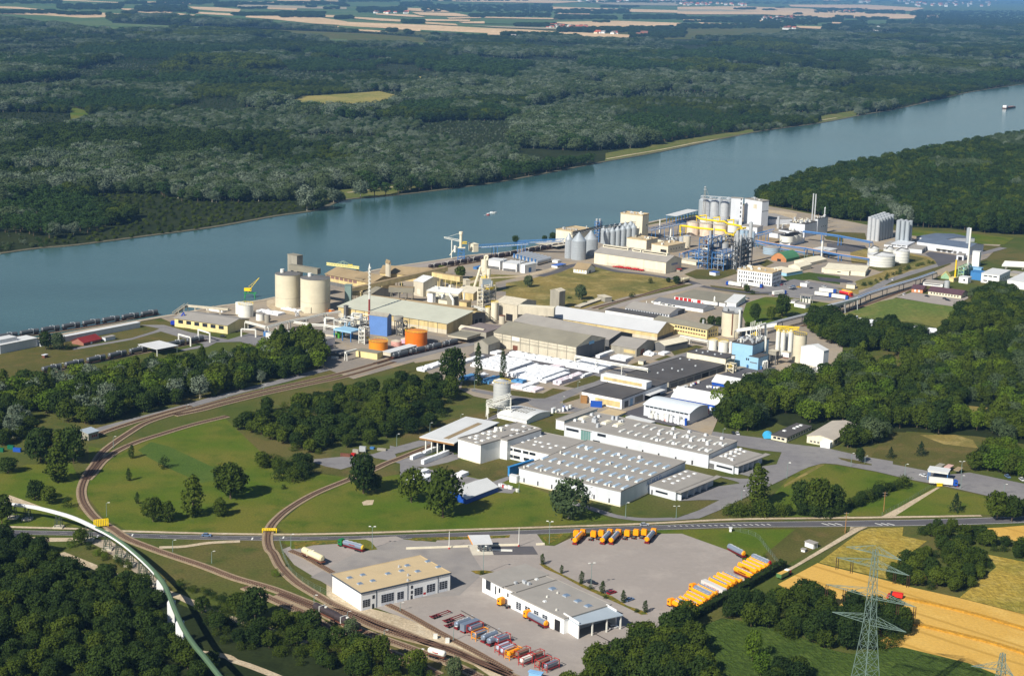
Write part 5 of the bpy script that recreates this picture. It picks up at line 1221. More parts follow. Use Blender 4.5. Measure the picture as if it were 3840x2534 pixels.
P1=B('process_hall','long hall with pale green grey roof and stained yellow walls','process hall',(690,1192),1032,(985,908),(-850,767),OCH,PLR,kind='mono',rise=3.5,over=.8)
face(P1,'L',0,1,0,P1.h*.42,'lower_wall',PALC)
for i in range(12):face(P1,'L',i/12.,i/12.+.003,0,P1.h,'downpipe',DGC,.2)
x=P1.lv*.47;
b=B('process_hall','long brown roofed hall behind the pale green grey roof','process hall',(985,1060),900,(1160,825),(-560,690),OCH,BRR,kind='gable',rise=3,over=.3)
b=B('gabled_bay','small dark gabled bay with three tall openings','process hall',(985,1085),932,(1252,872),(860,905),DGC,OCH,kind='gable',rise=2.2);faces(b,'R',3,.15,.85,.65,.3,b.h*.55,'opening',DRK)
b=B('stair_tower','yellow beige tower rising from the brown hall roof','tower',(975,960),724,(1047,706),(872,706),OCH,BRR)
b=B('stair_tower','olive tower with a white bent exhaust pipe','tower',(785,850),642,(865,632),(683,624),GGR,PALC)
MB().path([(-1,b.lv*.4,b.h+2),(-2.5,2,b.h+2),(-2.5,-2,b.h-2),(-2.5,-2,2)],1.0,10).build('exhaust_pipe',WST,b.o)
b=B('filter_house','narrow white box tower beside thin chimneys','tower',(476,790),592,(517,582),(413,575),WH,GGR)
b=B('process_block','low beige block between the white box tower and olive tower','process hall',(700,800),700,(860,660),(480,650),CRM,GGR);clutter(b,14,3,b.rz)
b=B('mill_hall','tall hall with bright white gabled roof and beige front','process hall',(340,645),430,(618,374),(210,402),PALC,WHR,kind='gable',rise=3.2);face(b,'L',.3,.65,2,b.h*.5,'door',CRM)
b=B('mill_hall','lower hall with long white roof next to the tall white gabled hall','process hall',(855,690),602,(1010,545),(338,542),CRM,WHR,kind='gable',rise=2.5);clutter(b,7,8,b.h+1.5)
for i,(x,y,t,m_,r,l)in enumerate(((458,600,408,WST,8,'short white chimney on the white roofed hall'),(557,620,412,OCH,9,'short beige chimney right of the short white one'),(942,720,585,WST,14,'thick white stack behind the yellow beige tower'))):CY('chimney',l,'chimney',x,y,r,t,m_,m_,0,n=12)
b=B('kiln_hall','beige hall with pale flat gabled roof in front of the cyclone tower','process hall',(1075,700),592,(1252,520),(858,545),OCH,PALC,kind='gable',rise=3)
b=B('preheater_tower','stepped beige concrete tower carrying cyclones and white ducts','tower',(1205,590),378,(1368,388),(1080,352),PALC,PALC)
face(b,'R',.02,.98,b.h*.62,b.h*.95,'blue_grey_panel',mat('blue_grey_panel',(150,164,172),.6))
for x,y,r_,z in((4,b.lv*.5,2.6,9),(b.lu*.45,b.lv*.55,3.0,15),(b.lu*.8,2,1.6,8)):MB().cyl(x,y,b.h,b.h+z*.4,r_*.4,r_,n=14).cyl(x,y,b.h+z*.4,b.h+z,r_,n=14).build('cyclone',CRM,b.o,True)
MB().path([(-5,b.lv,b.h-12),(-1,b.lv*.7,b.h+4),(0,b.lv*.6,b.h+9),(4,b.lv*.5,b.h+9)],1.0,10).build('duct',CRM,b.o);MB().path([(4,b.lv*.5,b.h+9),(6,b.lv*.5,b.h+18),(b.lu*.45,b.lv*.55,b.h+18),(b.lu*.45,b.lv*.55,b.h+14)],.9,10).build('duct',CRM,b.o);clutter(b,12,5,b.rz,[YST,WST,CRM])
b=B('silo_block','plain beige box left of the cyclone tower','tower',(968,560),397,(1050,402),(880,378),PALC,PALC)
gallery('conveyor_bridge','ochre conveyor bridge on tall legs behind the white gabled hall','conveyor',(490,345),13,(900,415),13,4,4,OCH,legs=(.3,.5,.7,.9),roof=BRR)
fr=frame('process_tower','cream steel tower with pipes and yellow rails in the middle of the halls',(1215,860),520,(1395,470),(1150,560),CRM,6,12,eqm=[WST,CRM,CRM,STL,YST],tall=3)
gallery('inclined_conveyor','white inclined conveyor climbing into the cream steel tower','conveyor',(1060,800),4,(1230,850),12,2.5,2,WST,truss=True)
CY('white_silo','cream silo left of the three by the cream steel tower','silo',1288,985,37,800,CRM,CRM,.5,'cream silos',rail=YST)
CY('white_silo','tallest cream silo beside the cream steel tower','silo',1385,1000,52,722,CRM,CRM,.6,'cream silos',rail=YST)
CY('white_silo','slim grey silo attached behind the tallest cream silo','silo',1432,985,20,735,STL,STL,.6,n=14);CY('storage_tank','low grey tank with rusty rim beside the cream silos','tank',1500,1045,48,915,PALC,RST,.2)
b=B('lime_hall','tall beige hall with light gabled roof and arched doorway','process hall',(1720,1015),768,(1978,695),(1420,708),PALC,PALC,kind='gable',rise=2.8);face(b,'L',.2,.5,0,b.h*.42,'arched_door',DRK)
gallery('conveyor_bridge','big beige conveyor bridge joining the tall hall and the white roofed hall','conveyor',(1745,880),9,(2270,915),9,7,6,PALC,legs=(.3,.38,.6,.75),roof=CRM)
b=B('elevator_tower','tall plain grey tower at the edge of the dry field','tower',(2335,830),565,(2425,545),(2215,540),GRC,PALC,kind='gable',rise=1.5,ridge='u')
b=B('loading_hall','long low canopy hall with white edged dark roof','canopy',(985,1335),1245,(1190,1187),(700,1200),PALC,GGR,par=.3,wallz=3.2)
b=B('linking_hall','flat purple grey roofed hall between the big halls','process hall',(1265,1265),1163,(1492,1070),(930,1098),GRC,mat('purple_grey_roof',(124,114,112),.9,var=.1))
b=B('linking_hall','narrow pale curved roof hall next to the purple grey roof','process hall',(1200,1240),1165,(1250,1140),(885,1100),PALC,PALC,kind='arch',rise=2)
b=B('barn','grey concrete barn at the corner by the tall column poplar','barn',(1295,1487),1348,(1500,1293),(1075,1322),GRC,GGR,kind='gable',ridge='u',rise=3)
F(2080,1040,3.92)
U_=B('concrete_hall','huge concrete hall with mossy grey roof and dark gable end','store hall',(312,1242),1022,(768,895),(-909,808),PALC,GGR,kind='gable',rise=4.9,over=.4)
face(U_,'R',.45,.62,.1,U_.h*.35,'door',DGC);face(U_,'R',.02,.98,U_.h*.0+.05,U_.h*.98,'gable_shade',DGC,.05);face(U_,'R',.43,.6,U_.h*.9,U_.h*1.1,'blue_sign',mat('sign_blue',(120,176,214),.5,var=0),.2)  # dark grey sheet over the gable: its shade is put into the colour
face(U_,'L',.68,.77,U_.h*.68,U_.h*.9,'white_sign',WH,.2);face(U_,'L',.7,.76,.3,U_.h*.35,'window',RST)
for i in range(9):face(U_,'L',i/9.,i/9.+.004,0,U_.h,'pilaster',GRC,.25)
for z in(.55,.62,.8):face(U_,'L',0,1,U_.h*z,U_.h*z+.3,'ledge',GRC,.15)
b=B('store_hall','grey roofed hall between the concrete hall and the white roofed hall','store hall',(795,1050),918,(1142,830),(-600,640),DGC,GRR,kind='gable',rise=3.6);face(b,'R',.05,.9,0,b.h*.35,'wall_panel',OCH)
X_=B('store_hall','very long hall with bright white roof and yellow upper wall','store hall',(1505,932),820,(1785,735),(-110,580),OCH,mat('bright_white_roof',(186,188,190),.7,var=.05,scale=.05),kind='gable',rise=5.8,over=.5)
face(X_,'L',0,.25,0,X_.h*.45,'lower_wall',PALC);face(X_,'R',.02,.98,0,X_.h*.45,'wall_panel',DGC)
b=B('store_hall','short hall with pale roof and yellow strip wall beside wrapped bales','store hall',(1200,1172),1052,(1495,938),(838,990),GRC,GRR,kind='gable',rise=3.5);face(b,'L',.05,.5,b.h*.35,b.h*.75,'wall_panel',OCH);face(b,'R',.2,.38,.1,b.h*.75,'door',RST)
b=B('shed','grey shed with low pale roof at the end of the white roofed hall','shed',(1618,1112),1004,(1898,920),(1500,952),DGC,CRM,kind='gable',ridge='u',rise=2)
b=B('yellow_office','yellow three storey office with mossy gabled roof','office',(2235,912),766,(2375,715),(1480,615),YEL,GGR,kind='gable',rise=1.8,over=.6)
for k in range(2):
 faces(b,'L',12,.02,.6,.7,b.h*(.28+.36*k),b.h*(.42+.42*k),'window',GLS if k else RST)
 faces(b,'R',4,.1,.9,.6,b.h*(.2+.38*k),b.h*(.45+.4*k))
MB().cyl(b.lu*.5,b.lv*.18,b.h+2,b.h+5,.8,n=10).build('roof_vent',STL,b.o)
b=B('workshop_hall','white walled hall with beige grey gabled roof in the workshop row','workshop',(1680,598),542,(1905,462),(1045,442),WHB,GRR,kind='gable',rise=2.9,over=.5);faces(b,'L',16,.02,.98,.6,b.h*.4,b.h*.8);face(b,'R',.55,.95,0,b.h*1.1,'door',DGC);clutter(b,4,6,b.h+1.6,[WST])
b=B('workshop_hall','long low hall with dark flat roof and white wall edge','workshop',(1455,645),594,(1592,562),(735,484),WH,DKR)
b=B('workshop_hall','white hall with dark grey gabled roof below the red doors','workshop',(2180,522),468,(2310,412),(1478,347),WH,mat('slate_roof',(112,114,118),.8,var=.08),kind='gable',rise=2);faces(b,'L',5,.55,.9,.8,b.h*.5,b.h*.8)
b=B('concrete_tunnel','sloping grey conveyor tunnel with concrete portal beside the rail track','conveyor',(380,455),432,(740,305),(350,430),DGC,PALC,lv=5,ang='r');b2=B('portal','concrete portal block at the top of the sloping tunnel','portal',(740,370),300,(835,290),(640,260),GRC,PALC)
F(2620,1040,3.92)
b=B('fire_station','low hall with grey roof and bright red garage doors','fire station',(388,436),380,(560,270),(-302,257),WH,GGR,over=.4)
for x0,x1,hh in((-289,-242,.95),(-229,-185,.95),(-172,-127,.95),(-114,-69,.95),(11,59,.95),(-58,-46,.5),(83,95,.5)):face(b,'L',(388-x1)/690.,(388-x0)/690.,.05,b.h*hh*.9,'garage_door',RED,.1)
b=B('workshop_hall','white hall with sloping white roof and blue grey end wall','workshop',(547,447),384,(690,302),(382,366),WH,WHR,kind='mono',rise=2)
CY('mast_silo','slim white lattice mast silo in front of the red doors','silo',228,440,14,300,WST,WST,1.5,n=10,legs=4,z0=5)
S=CY('concrete_silo','tall beige concrete silo with crowded roof plant behind the yellow office','silo',476,885,153,506,SILO,DGC,.2,rail=DGC,n=40)
for x,y,w_,z in((-5,2,1.5,3),(3,-4,2,4),(6,2,1.2,3),(0,5,2.5,2.5)):MB().box(x-w_,y-w_,S.h,x+w_,y+w_,S.h+z).build('roof_plant',STL,S.o)
MB().path([(S.r*-.1,-S.r*.99,2),(S.r*-.1,-S.r*.99,S.h)],.5,6).build('rusty_ladder',RST,S.o)
MB().path([(S.r*.6,-S.r*.85,3),(S.r*.6,-S.r*.85,S.h+2),(S.r*.3,-S.r*.3,S.h+2)],.8,8).build('riser_pipe',WST,S.o)
CY('storage_tank','white tank, left one of the pair with yellow ladders between','tank',205,1080,66,925,WST,WST,.3,rail=YST,n=24);CY('storage_tank','white tank, right one of the pair with yellow ladders between','tank',355,1115,72,948,WST,WST,.3,rail=YST,n=24)
CY('duct_stack','white bulging duct stack at the corner of the light blue building','chimney',466,1120,24,950,WST,WST,.5,n=14)
gallery('pipe_conveyor','white enclosed pipe conveyor from the tall silo to the four slim silos','conveyor',(560,800),9,(1150,715),16,2.5,2.2,WST,legs=(.25,.5,.75))
gallery('inclined_conveyor','yellow inclined belt above the light blue building','conveyor',(690,915),10,(860,830),14,2.5,1.5,YST,truss=True,legs=(.2,.8));b=B('drive_house','bright blue drive box at the foot of the yellow belt','drive box',(650,925),890,(690,880),(612,880),BST,BST,z0=9)
b=B('plaster_plant','tall light blue building with black roof beside the slim silos','process hall',(775,1335),1000,(1048,905),(490,955),LBL,DKR,par=.4)
faces(b,'L',3,.02,.3,.7,b.h*.32,b.h*.42);clutter(b,26,9,b.rz,[WST,STL,STL]);MB().path([(b.lu*.7,0,2),(b.lu*.7,-1.2,b.h*.9),(b.lu*.7,0,b.h+12),(b.lu*.3,0,b.h+12)],.8,8).build('riser_pipe',WST,b.o)
q=MB();
for i in range(3):
 for j in range(2):q.bar((b.lu*(.45+.12*i),b.lv*(.2+.3*j),b.h),(b.lu*(.45+.12*i),b.lv*(.2+.3*j),b.h+13),.4)
for k in range(4):
 for j in range(2):q.bar((b.lu*.45,b.lv*(.2+.3*j),b.h+3.3*k),(b.lu*.69,b.lv*(.2+.3*j),b.h+3.3*k),.3)
q.build('roof_frame',WST,b.o)
b=B('plaster_plant','light blue block stepping forward with a dark window band','process hall',(868,1367),1182,(1042,1140),(735,1158),LBL,DKR);face(b,'L',.1,.9,b.h*.5,b.h*.58,'vent_band',DGC)
b=B('plaster_plant','small light blue upper block with black roof and window strip','process hall',(900,1290),1112,(990,1090),(775,1082),LBL,DKR);face(b,'R',.1,.95,b.h*.62,b.h*.85)
b=B('linking_hall','low blue glazed link with black roof left of the light blue building','process hall',(570,1260),1160,(665,1118),(470,1125),LBL,DKR);face(b,'R',.1,.9,b.h*.4,b.h*.8)
F(2620,1040,3.92)
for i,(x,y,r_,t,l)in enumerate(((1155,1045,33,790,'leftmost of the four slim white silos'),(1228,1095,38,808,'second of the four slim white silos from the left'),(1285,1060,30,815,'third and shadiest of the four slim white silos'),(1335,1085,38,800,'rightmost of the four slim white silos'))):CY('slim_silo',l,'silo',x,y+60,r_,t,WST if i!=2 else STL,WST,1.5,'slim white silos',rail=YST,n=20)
gallery('silo_walkway','yellow railed walkway and white pipes over the tops of the slim silos','walkway',(1120,745),16.5,(1480,770),16.5,3,1.6,YST,truss=True)
CY('concrete_silo','beige concrete silo next to the four slim white silos','silo',1468,1262,98,838,SILO,DGC,.2,rail=YST,n=32)
b=B('bagging_hopper','grey box hopper on legs under the slim silos','hopper',(1128,1300),1092,(1182,1078),(1043,1072),GRC,PALC,wallz=7);q=MB()
for x in(.5,b.lu-.5):
 for y in(.5,b.lv-.5):q.bar((x,y,0),(x,y,7),.6)
q.build('legs',DGC,b.o)
b=B('bagging_hopper','white box hopper with brown stripe beside the beige silo','hopper',(1315,1285),1110,(1357,1098),(1225,1090),WH,PALC,wallz=5);face(b,'L',0,1,b.h*.5,b.h*.6,'stripe',RST)
b=B('white_block','tall pure white windowless block in front of the wood','process hall',(1812,1464),1085,(1897,1062),(1522,1012),WH,WHR,kind='gable',ridge='u',rise=2.5,over=.2)
b=B('white_annex','low white annex with grey roof at the foot of the white block','annex',(1647,1467),1337,(1710,1295),(1400,1275),WH,PALC)
CY('storage_tank','small white tank between the beige silo and the white block','tank',1470,1245,34,1170,WST,WST,.2,n=18)
frame('hopper_structure','cream steel frame carrying a white tank by the black roofed hall',(505,1410),1285,(575,1270),(442,1285),CRM,2,3,eqm=[YST,CRM]);CY('storage_tank','white tank standing on the cream frame','tank',498,1400,30,1190,WST,WST,.5,z0=11,n=18)
for i,x in enumerate((945,970,995)):CY('additive_silo',('left','middle','right')[i]+' one of three small white silos on legs by the light blue block','silo',x,1350-i*6,19,1240-i*6,WST,WST,.8,'three small white silos',z0=3.5,legs=4,n=14)
CY('blue_barrel','blue barrel tank left of the three small white silos','tank',918,1358,14,1310,BST,BST,.3,n=12);CY('blue_barrel','blue drum at the door of the light blue building','tank',714,1335,12,1290,BST,BST,.3,n=12)
rnd=random.Random(3)
for i in range(9):
 g=G((668+20*i,1462-4*i));o=MB().box(-.9,-.9,0,.9,.9,1.8).build('white_bin',WST);o.location=g;o.rotation_euler=(0,0,UA);tag(o,'white cube bin in the row at the yard edge by the wood','bin','row of white bins')
b=B('gate_kiosk','white hut with grey roof in front of three white tanks','hut',(1565,463),406,(1640,388),(1408,377),WH,GRR);b=B('gate_kiosk','smaller white hut left of the three white tanks','hut',(1415,392),354,(1480,330),(1340,337),WH,GRR)
for i in range(3):CY('additive_tank',('left','middle','right')[i]+' one of three white tanks with blue tops under a canopy','tank',1535+45*i,370+8*i,18,288+7*i,WST,mat('sky_blue',(70,176,226)),.6,'three white tanks',n=14)
b=B('tank_canopy','small flat canopy over the three white tanks','canopy',(1640,400),275,(1668,262),(1505,250),WST,GRR,wallz=0,over=1);bpy.data.objects.remove(b.wall);q=MB()
for x in(0.2,b.lu-.2):
 for y in(.2,b.lv-.2):q.bar((x,y,0),(x,y,b.h),.3)
q.build('posts',WST,b.o)
# process area by the blue steel (crops 2050,680 and 2550,680)
GAL=mat('galvanised_silo',(166,174,180),.45,.2,var=.08,scale=.5,streak=True);STN=mat('stainless',(204,208,212),.32,.35,var=.06,scale=.4)
F(2050,680,3.92)
for x,y,r_,t,rs,l in((318,1140,54,850,6,'leftmost and partly hidden big ribbed grain silo'),(465,1165,108,872,8,'nearest big ribbed grain silo with cone roof'),(640,1100,104,846,8,'big ribbed grain silo behind the nearest one')):
 s=CY('grain_silo',l,'silo',x,y,r_,t,GAL,GAL,rs,'big ribbed grain silos',ribs=6,n=36,band=STL);q=MB()
 for k in range(36):a=k*.1745;q.bar((s.r*1.005*math.cos(a),s.r*1.005*math.sin(a),0),(s.r*1.005*math.cos(a),s.r*1.005*math.sin(a),s.h),.18)
 q.build('ribs',STL,s.o)
for i,(x,t)in enumerate(((875,748),(958,733),(1034,717),(1112,703),(1188,690),(1266,676))):
 for k in range(2):CY('grain_silo','%s of six slim grain silos in the %s row'%(('first','second','third','fourth','fifth','sixth')[i],('front','back')[k]),'silo',x-k*40,965-i*3-k*45,47,t-k*42,GAL,GAL,4,'slim grain silos',ribs=4,n=20,band=STL)
gallery('silo_walkway','dark walkway running over the slim grain silos','walkway',(830,690),17,(1290,625),17,3,2,mat('dark_steel',(70,76,84),.6),truss=True);gallery('silo_walkway','dark walkway from the slim silos over the big ribbed silos','walkway',(380,790),21,(800,680),19,3,2,mat('dark_steel',(70,76,84)),truss=True)
frame('elevator_structure','blue elevator frame with two round heads between the silo groups',(765,900),600,(795,590),(705,600),BST,7,4,eqm=[STL,DGC],tall=2)
b=B('mill_tower','tall cream block behind the slim grain silos','process hall',(1395,870),508,(1525,488),(1078,476),CRM,BEI,par=.8);clutter(b,12,4,b.rz,[STL,WST]);face(b,'R',.65,.8,b.h*.55,b.h*.6)
CY('chimney','thick silver chimney against the cream block','chimney',1408,850,16,492,STN,STN,.4,n=16)
b=B('mill_tower','cream block at the river edge left of the grain silos','process hall',(375,925),744,(640,695),(147,707),CRM,BEI,par=.5);clutter(b,8,14,b.rz,[STL])
b=B('cream_block','cream box building in the middle of the plant below the chimney','process hall',(1463,1005),874,(1620,835),(1190,834),CRM,BEI,par=.4);clutter(b,8,7,b.rz)
b=B('cream_block','cream building with a row of small round windows','process hall',(1780,1065),958,(2005,905),(1565,918),CRM,BEI,par=.4);faces(b,'R',5,.1,.9,.25,b.h*.45,b.h*.62);face(b,'L',.08,.45,.3,b.h*.5,'open_bay',DRK);clutter(b,8,17,b.rz)
b=B('cream_block','low cream building with dark roof behind the round windowed one','process hall',(1860,960),885,(2000,850),(1640,850),CRM,DGC);clutter(b,10,27,b.rz)
for x,y,t,r_,l in((1657,790,562,9,'thin white chimney left of the blue conveyor'),(1818,890,705,12,'white chimney beside the thin one'),(1250,850,790,8,'short steel chimney on the cream box building')):CY('chimney',l,'chimney',x,y,r_,t,WST,WST,.4,n=12)
CW=B('cream_warehouse','long cream warehouse with ridge vents and red machines in front','warehouse',(1747,1364),1194,(2008,1142),(688,1047),CRM,GRR,kind='gable',rise=4.2,over=.4)
face(CW,'L',.02,.82,.2,CW.h*.28,'door_strip',PALC)
for f in(.5,.5):pass
for a,c in((.08,.42),(.44,.56),(.62,.98)):MB().box(CW.lu/2-2.2,CW.lv*a,CW.h+3.6,CW.lu/2+2.2,CW.lv*c,CW.h+5.8).build('ridge_vent',CRM,CW.o);MB().box(CW.lu/2-2.3,CW.lv*a+1,CW.h+4.5,CW.lu/2-2.2,CW.lv*c-1,CW.h+5.4).build('vent_slot',DRK,CW.o)
for f in(.3,.55,.8):face(CW,'L',f,f+.004,0,CW.h,'downpipe',PALC,.2)
face(CW,'R',.35,.75,CW.h*.62,CW.h*.8,'lettering_panel',mat('pale_blue_panel',(150,160,178),.6),.05)
for i in range(11):
 g=G((1010+38*i,1268+5.2*i));t=thing('farm_machine','red farm machine parked in the row before the cream warehouse','machine',g,UA+R(90),'row of red farm machines');k=1+(i%3)*.3
 MB().box(-2.4,-1.1,.7,2.4,1.1,1.3*k).bar((2.4,0,.9),(4,0,.6),.3).build('body',RED,t);MB().tube((-1,-1.4,.55),(-1,1.4,.55),.55,10).build('wheels',BLK,t)
b=B('old_house','small old white house with mossy brown roof on the dry field','house',(585,1367),1302,(702,1262),(400,1277),WH,BRR,kind='gable',rise=4,over=.6);faces(b,'L',4,.1,.9,.4,b.h*.3,b.h*.8,'window',OCH);face(b,'R',.3,.5,0,b.h*.7,'door',DGC)
b=B('site_cabin','white cabin with blue roof beside the gas tanks','cabin',(155,1280),1245,(280,1215),(75,1232),WH,mat('blue_roof',(70,110,190),.5));faces(b,'R',6,.05,.95,.6,b.h*.3,b.h*.8)
b=B('small_hut','white flat hut above the blue roofed cabin','hut',(160,1205),1170,(190,1155),(88,1160),WH,WHR)
b=B('cream_shed','low cream shed with open bays right of the warehouse','shed',(2195,1240),1190,(2275,1145),(2010,1130),CRM,PALC);face(b,'R',.05,.95,.3,b.h*.85,'open_bay',DRK)
b=B('red_roof_booth','tiny booth with red roof at the warehouse corner','hut',(1955,1335),1300,(1995,1290),(1908,1295),GRC,RED)
b=B('loading_shed','long white roofed loading canopy on blue posts at the river edge','canopy',(1905,640),512,(2262,432),(1745,502),BST,WHR,wallz=0,over=.8);bpy.data.objects.remove(b.wall);q=MB()
for i in range(8):
 for y in(.3,b.lv-.3):q.bar((b.lu*i/7,y,0),(b.lu*i/7,y,b.h),.5)
q.build('posts',BST,b.o)
b=B('ship_shed','flat pale canopy beside the cream river edge block','canopy',(150,1010),960,(265,905),(-90,900),mat('dark_steel',(70,76,84)),PALC,wallz=2.5)
gallery('belt_bridge','blue belt bridge running behind the cream block towards the loading canopy','conveyor',(1520,725),9,(2040,615),12,4,2.4,BST,legs=(.1,.35,.6,.85),truss=True,roof=STL)
gallery('belt_bridge','long blue belt bridge from the ship unloader to the grain silos','conveyor',(-425,930-20),9,(262,880),13,4.5,2.2,BST,legs=(.0,),truss=True,roof=WST)
F(1600,700,3.92)
b=B('transfer_house','cream wedge ended house at the left end of the blue belt bridge','transfer house',(690,935),868,(712,858),(585,858),CRM,CRM,z0=7,h=7)
gallery('belt_bridge','blue belt bridge section right behind the cream transfer house','conveyor',(712,900),9,(1500,850),11,4.5,2.4,BST,legs=(.33,.4,.85,.92),truss=True,roof=WST)
def loader():
 g=G((505,1080));D=g.y;t=thing('ship_unloader','cream and blue ship unloader tower with a long boom over the water','crane',g);t.scale=(HT((505,1080),662)/51,)*3;q=MB()
 for x,y in((-6,-4),(6,-4),(-6,4),(6,4)):q.bar((x,y,0),(x*.8,y*.8,22),1.3)
 for z in(4,10,16,21):
  for a,c in(((-5.5,-4),(5.5,-4)),((-5.5,4),(5.5,4)),((-5.5,-4),(-5.5,4)),((5.5,-4),(5.5,4))):q.bar((a[0],a[1],z),(c[0],c[1],z),.7)
 q.bar((-6,-4,1),(5,-4,10),.5).bar((6,-4,10),(-5,-4,21),.5);q.build('portal',BST,t)
 MB().box(-6,-5,22,7,5,23).build('deck',CRM,t);MB().cyl(-1,0,23,46,2.4,n=14).build('tower',CRM,t,True);MB().cyl(-1,0,46,51,3.4,n=14).build('hopper',CRM,t,True);MB().box(1.5,-3,30,10,3,31).box(2,-3,33,10,3,33.4).build('platform',YST,t)
 q=MB();
 for s in(-1.2,1.2):q.bar((-1,s,33),(-31,s,39),.6).bar((-1,s,36),(-31,s,41),.5)
 for k in range(8):q.bar((-2-3.6*k,-1.2,33.3+.72*k),(-5.6-3.6*k,-1.2,36.8+.6*k),.35)
 q.build('boom',WST,t);MB().bar((-1,0,49),(-24,0,41),.35).build('stay',WST,t);MB().path([(-17,0,36),(-17,0,3)],.9,8).build('down_leg',WST,t);MB().path([(-8,0,24),(-12,0,20),(-20,0,8)],.8,8).build('chute',CRM,t)
 MB().cyl(-11,0,14,26,2.2,n=12).build('cyclone',WST,t,True)
loader()
b=B('quay_hut','low pale hut on the quay behind the ship unloader','hut',(600,1062),1025,(685,1010),(560,1030),WHB,GRR)
b=B('compressor_hall','left white gas plant building with screened front','plant building',(1075,1225),1098,(1140,1062),(908,1068),WH,WHR);face(b,'L',.05,.95,.3,b.h*.35,'louvre',DGC)
b=B('compressor_hall','middle white gas plant building with screened front','plant building',(1320,1260),1142,(1400,1098),(1140,1112),WH,WHR);face(b,'L',.05,.95,.3,b.h*.35,'louvre',DGC)
b=B('compressor_hall','right white gas plant building with a blue door','plant building',(1440,1278),1155,(1588,1120),(1395,1142),WH,WHR,kind='gable',ridge='u',rise=1);face(b,'R',.35,.6,0,b.h*.6,'door',BST)
for x,y in((1125,1215),(1370,1255)):CY('duct_stack','grey duct between the white gas plant buildings, %s one'%('left'if x<1200 else 'right'),'chimney',x,y,10,1050 if x<1200 else 1075,STL,STL,.3,n=12)
for i in range(7):
 x,y=1600-i*52,1165-i*8-i*6;a,c=G((x,y)),G((x+215,y-60));d=(c-a);L=26;d=d.normalized()*L;t=thing('gas_cylinder','horizontal grey gas tank in the row behind the white buildings','tank',a,0,'row of horizontal gas tanks')
 MB().tube((0,0,3.4),d+Vector((0,0,3.4)),1.9,16).build('shell',STL,t,True);MB().box(d.x*.1-.4,d.y*.1-1.4,0,d.x*.1+.4,d.y*.1+1.4,2).box(d.x*.9-.4,d.y*.9-1.4,0,d.x*.9+.4,d.y*.9+1.4,2).build('saddles',WST,t);MB().box(-1,-1,2.5,0.2,1,6.2).build('valve_box',BST,t)
b=B('blue_container','two joined bright blue containers by the rail siding','container',(735,1222),1190,(815,1168),(688,1182),BST,BST)
F(2550,680,3.92)
for i,(x,y,r_,t)in enumerate(((372,560,62,300),(500,570,62,300),(650,580,68,318))):CY('steel_silo','%s of the three tall shining silos beside the white tower block'%('left','middle','right')[i],'silo',x,y,r_,t,STN,STN,4,'tall shining silos',ribs=3,n=28,band=STL)
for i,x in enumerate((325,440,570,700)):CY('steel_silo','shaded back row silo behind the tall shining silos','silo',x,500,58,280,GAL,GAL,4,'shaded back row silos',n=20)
gallery('silo_walkway','steel walkway across the tops of the tall shining silos','walkway',(310,250),23,(800,285),23,3.5,3,STL,truss=True)
t=thing('elevator_mast','lattice elevator mast above the left shining silo','mast',G((345,560)));q=MB()
for x,y in((-3,-3),(3,-3),(3,3),(-3,3)):q.bar((x,y,0),(x*.5,y*.5,88),.5)
for k in range(14):q.bar((-3+.11*k,-3,6*k),(3-.11*k,-3,6*k+6),.35);q.bar((-3+.11*k,-3,6*k),(3-.11*k,-3,6*k),.35)
q.bar((2,0,84),(14,0,58),.6);t.scale=(HT((345,560),75)/89,)*3;q.build('lattice',GRC,t);MB().box(-3,-3,80,3,3,82).box(-2,-2,86,2,2,89).build('head',STL,t)
TB=B('tower_block','tall pale grey windowless tower block beside the shining silos','process hall',(1187,672),300,(1303,290),(958,257),WHB,GRR,par=.6);face(TB,'R',.02,.98,TB.h*.6,TB.h*.625,'vent_band',DGC);face(TB,'L',.28,.48,TB.h*.68,TB.h*.85,'louvre',PALC);clutter(TB,8,11,TB.rz,[WST,STL])
b=B('tower_block','pale grey stair tower with a column of small windows','process hall',(905,650),257,(962,252),(752,252),WHB,GRR,par=.6)
for k in range(5):face(b,'L',.1,.19,b.h*(.3+.16*k),b.h*(.3+.16*k)+2.4)
b=B('flat_hall','low wide grey hall behind the tower block','process hall',(1300,640),560,(1580,530),(1180,480),WHB,GRR);area('sand_heap',[(1300,420),(1500,440),(1720,480),(1700,560),(1600,590),(1570,530),(1300,480)],SAND,10)
RT=mat('rust_streaked_white',(218,200,180),.7,var=.22,scale=.35,streak=True)
for x,y,r_,t,l in((182,800,92,598,'leftmost rust streaked white tank under the yellow pipes'),(384,818,98,618,'middle rust streaked white tank under the yellow pipes'),(590,850,98,640,'rightmost rust streaked white tank under the yellow pipes')):CY('storage_tank',l,'tank',x,y,r_,t,RT,PALC,1.5,'rust streaked tanks',rail=RST)
for x,y,r_,t,l in((390,700,105,540,'left white tank in the back row by the shining silos'),(580,730,100,555,'middle white tank in the back row'),(775,760,78,585,'right white tank in the back row by the stair tower')):CY('storage_tank',l,'tank',x,y,r_,t,WST,WHR,1.5,'white back row tanks',rail=DGC)
def ypipe(label,pts,z,r=1.0):
 P=[G(p,z)for p in pts];o=thing('yellow_pipe',label,'pipe',(P[0].x,P[0].y,0));org=Vector((P[0].x,P[0].y,0));MB().path([p-org for p in P],r,10).build('pipe',YST,o)
 for p in P[::2]:MB().bar(p-org,Vector((p.x-org.x,p.y-org.y,0)),.5).build('support',YST,o)
ypipe('front yellow pipe running across the rust streaked tanks',[(5,740),(5,652),(90,660),(250,685),(450,705),(660,722),(680,770),(780,790),(860,700),(965,685)],11)
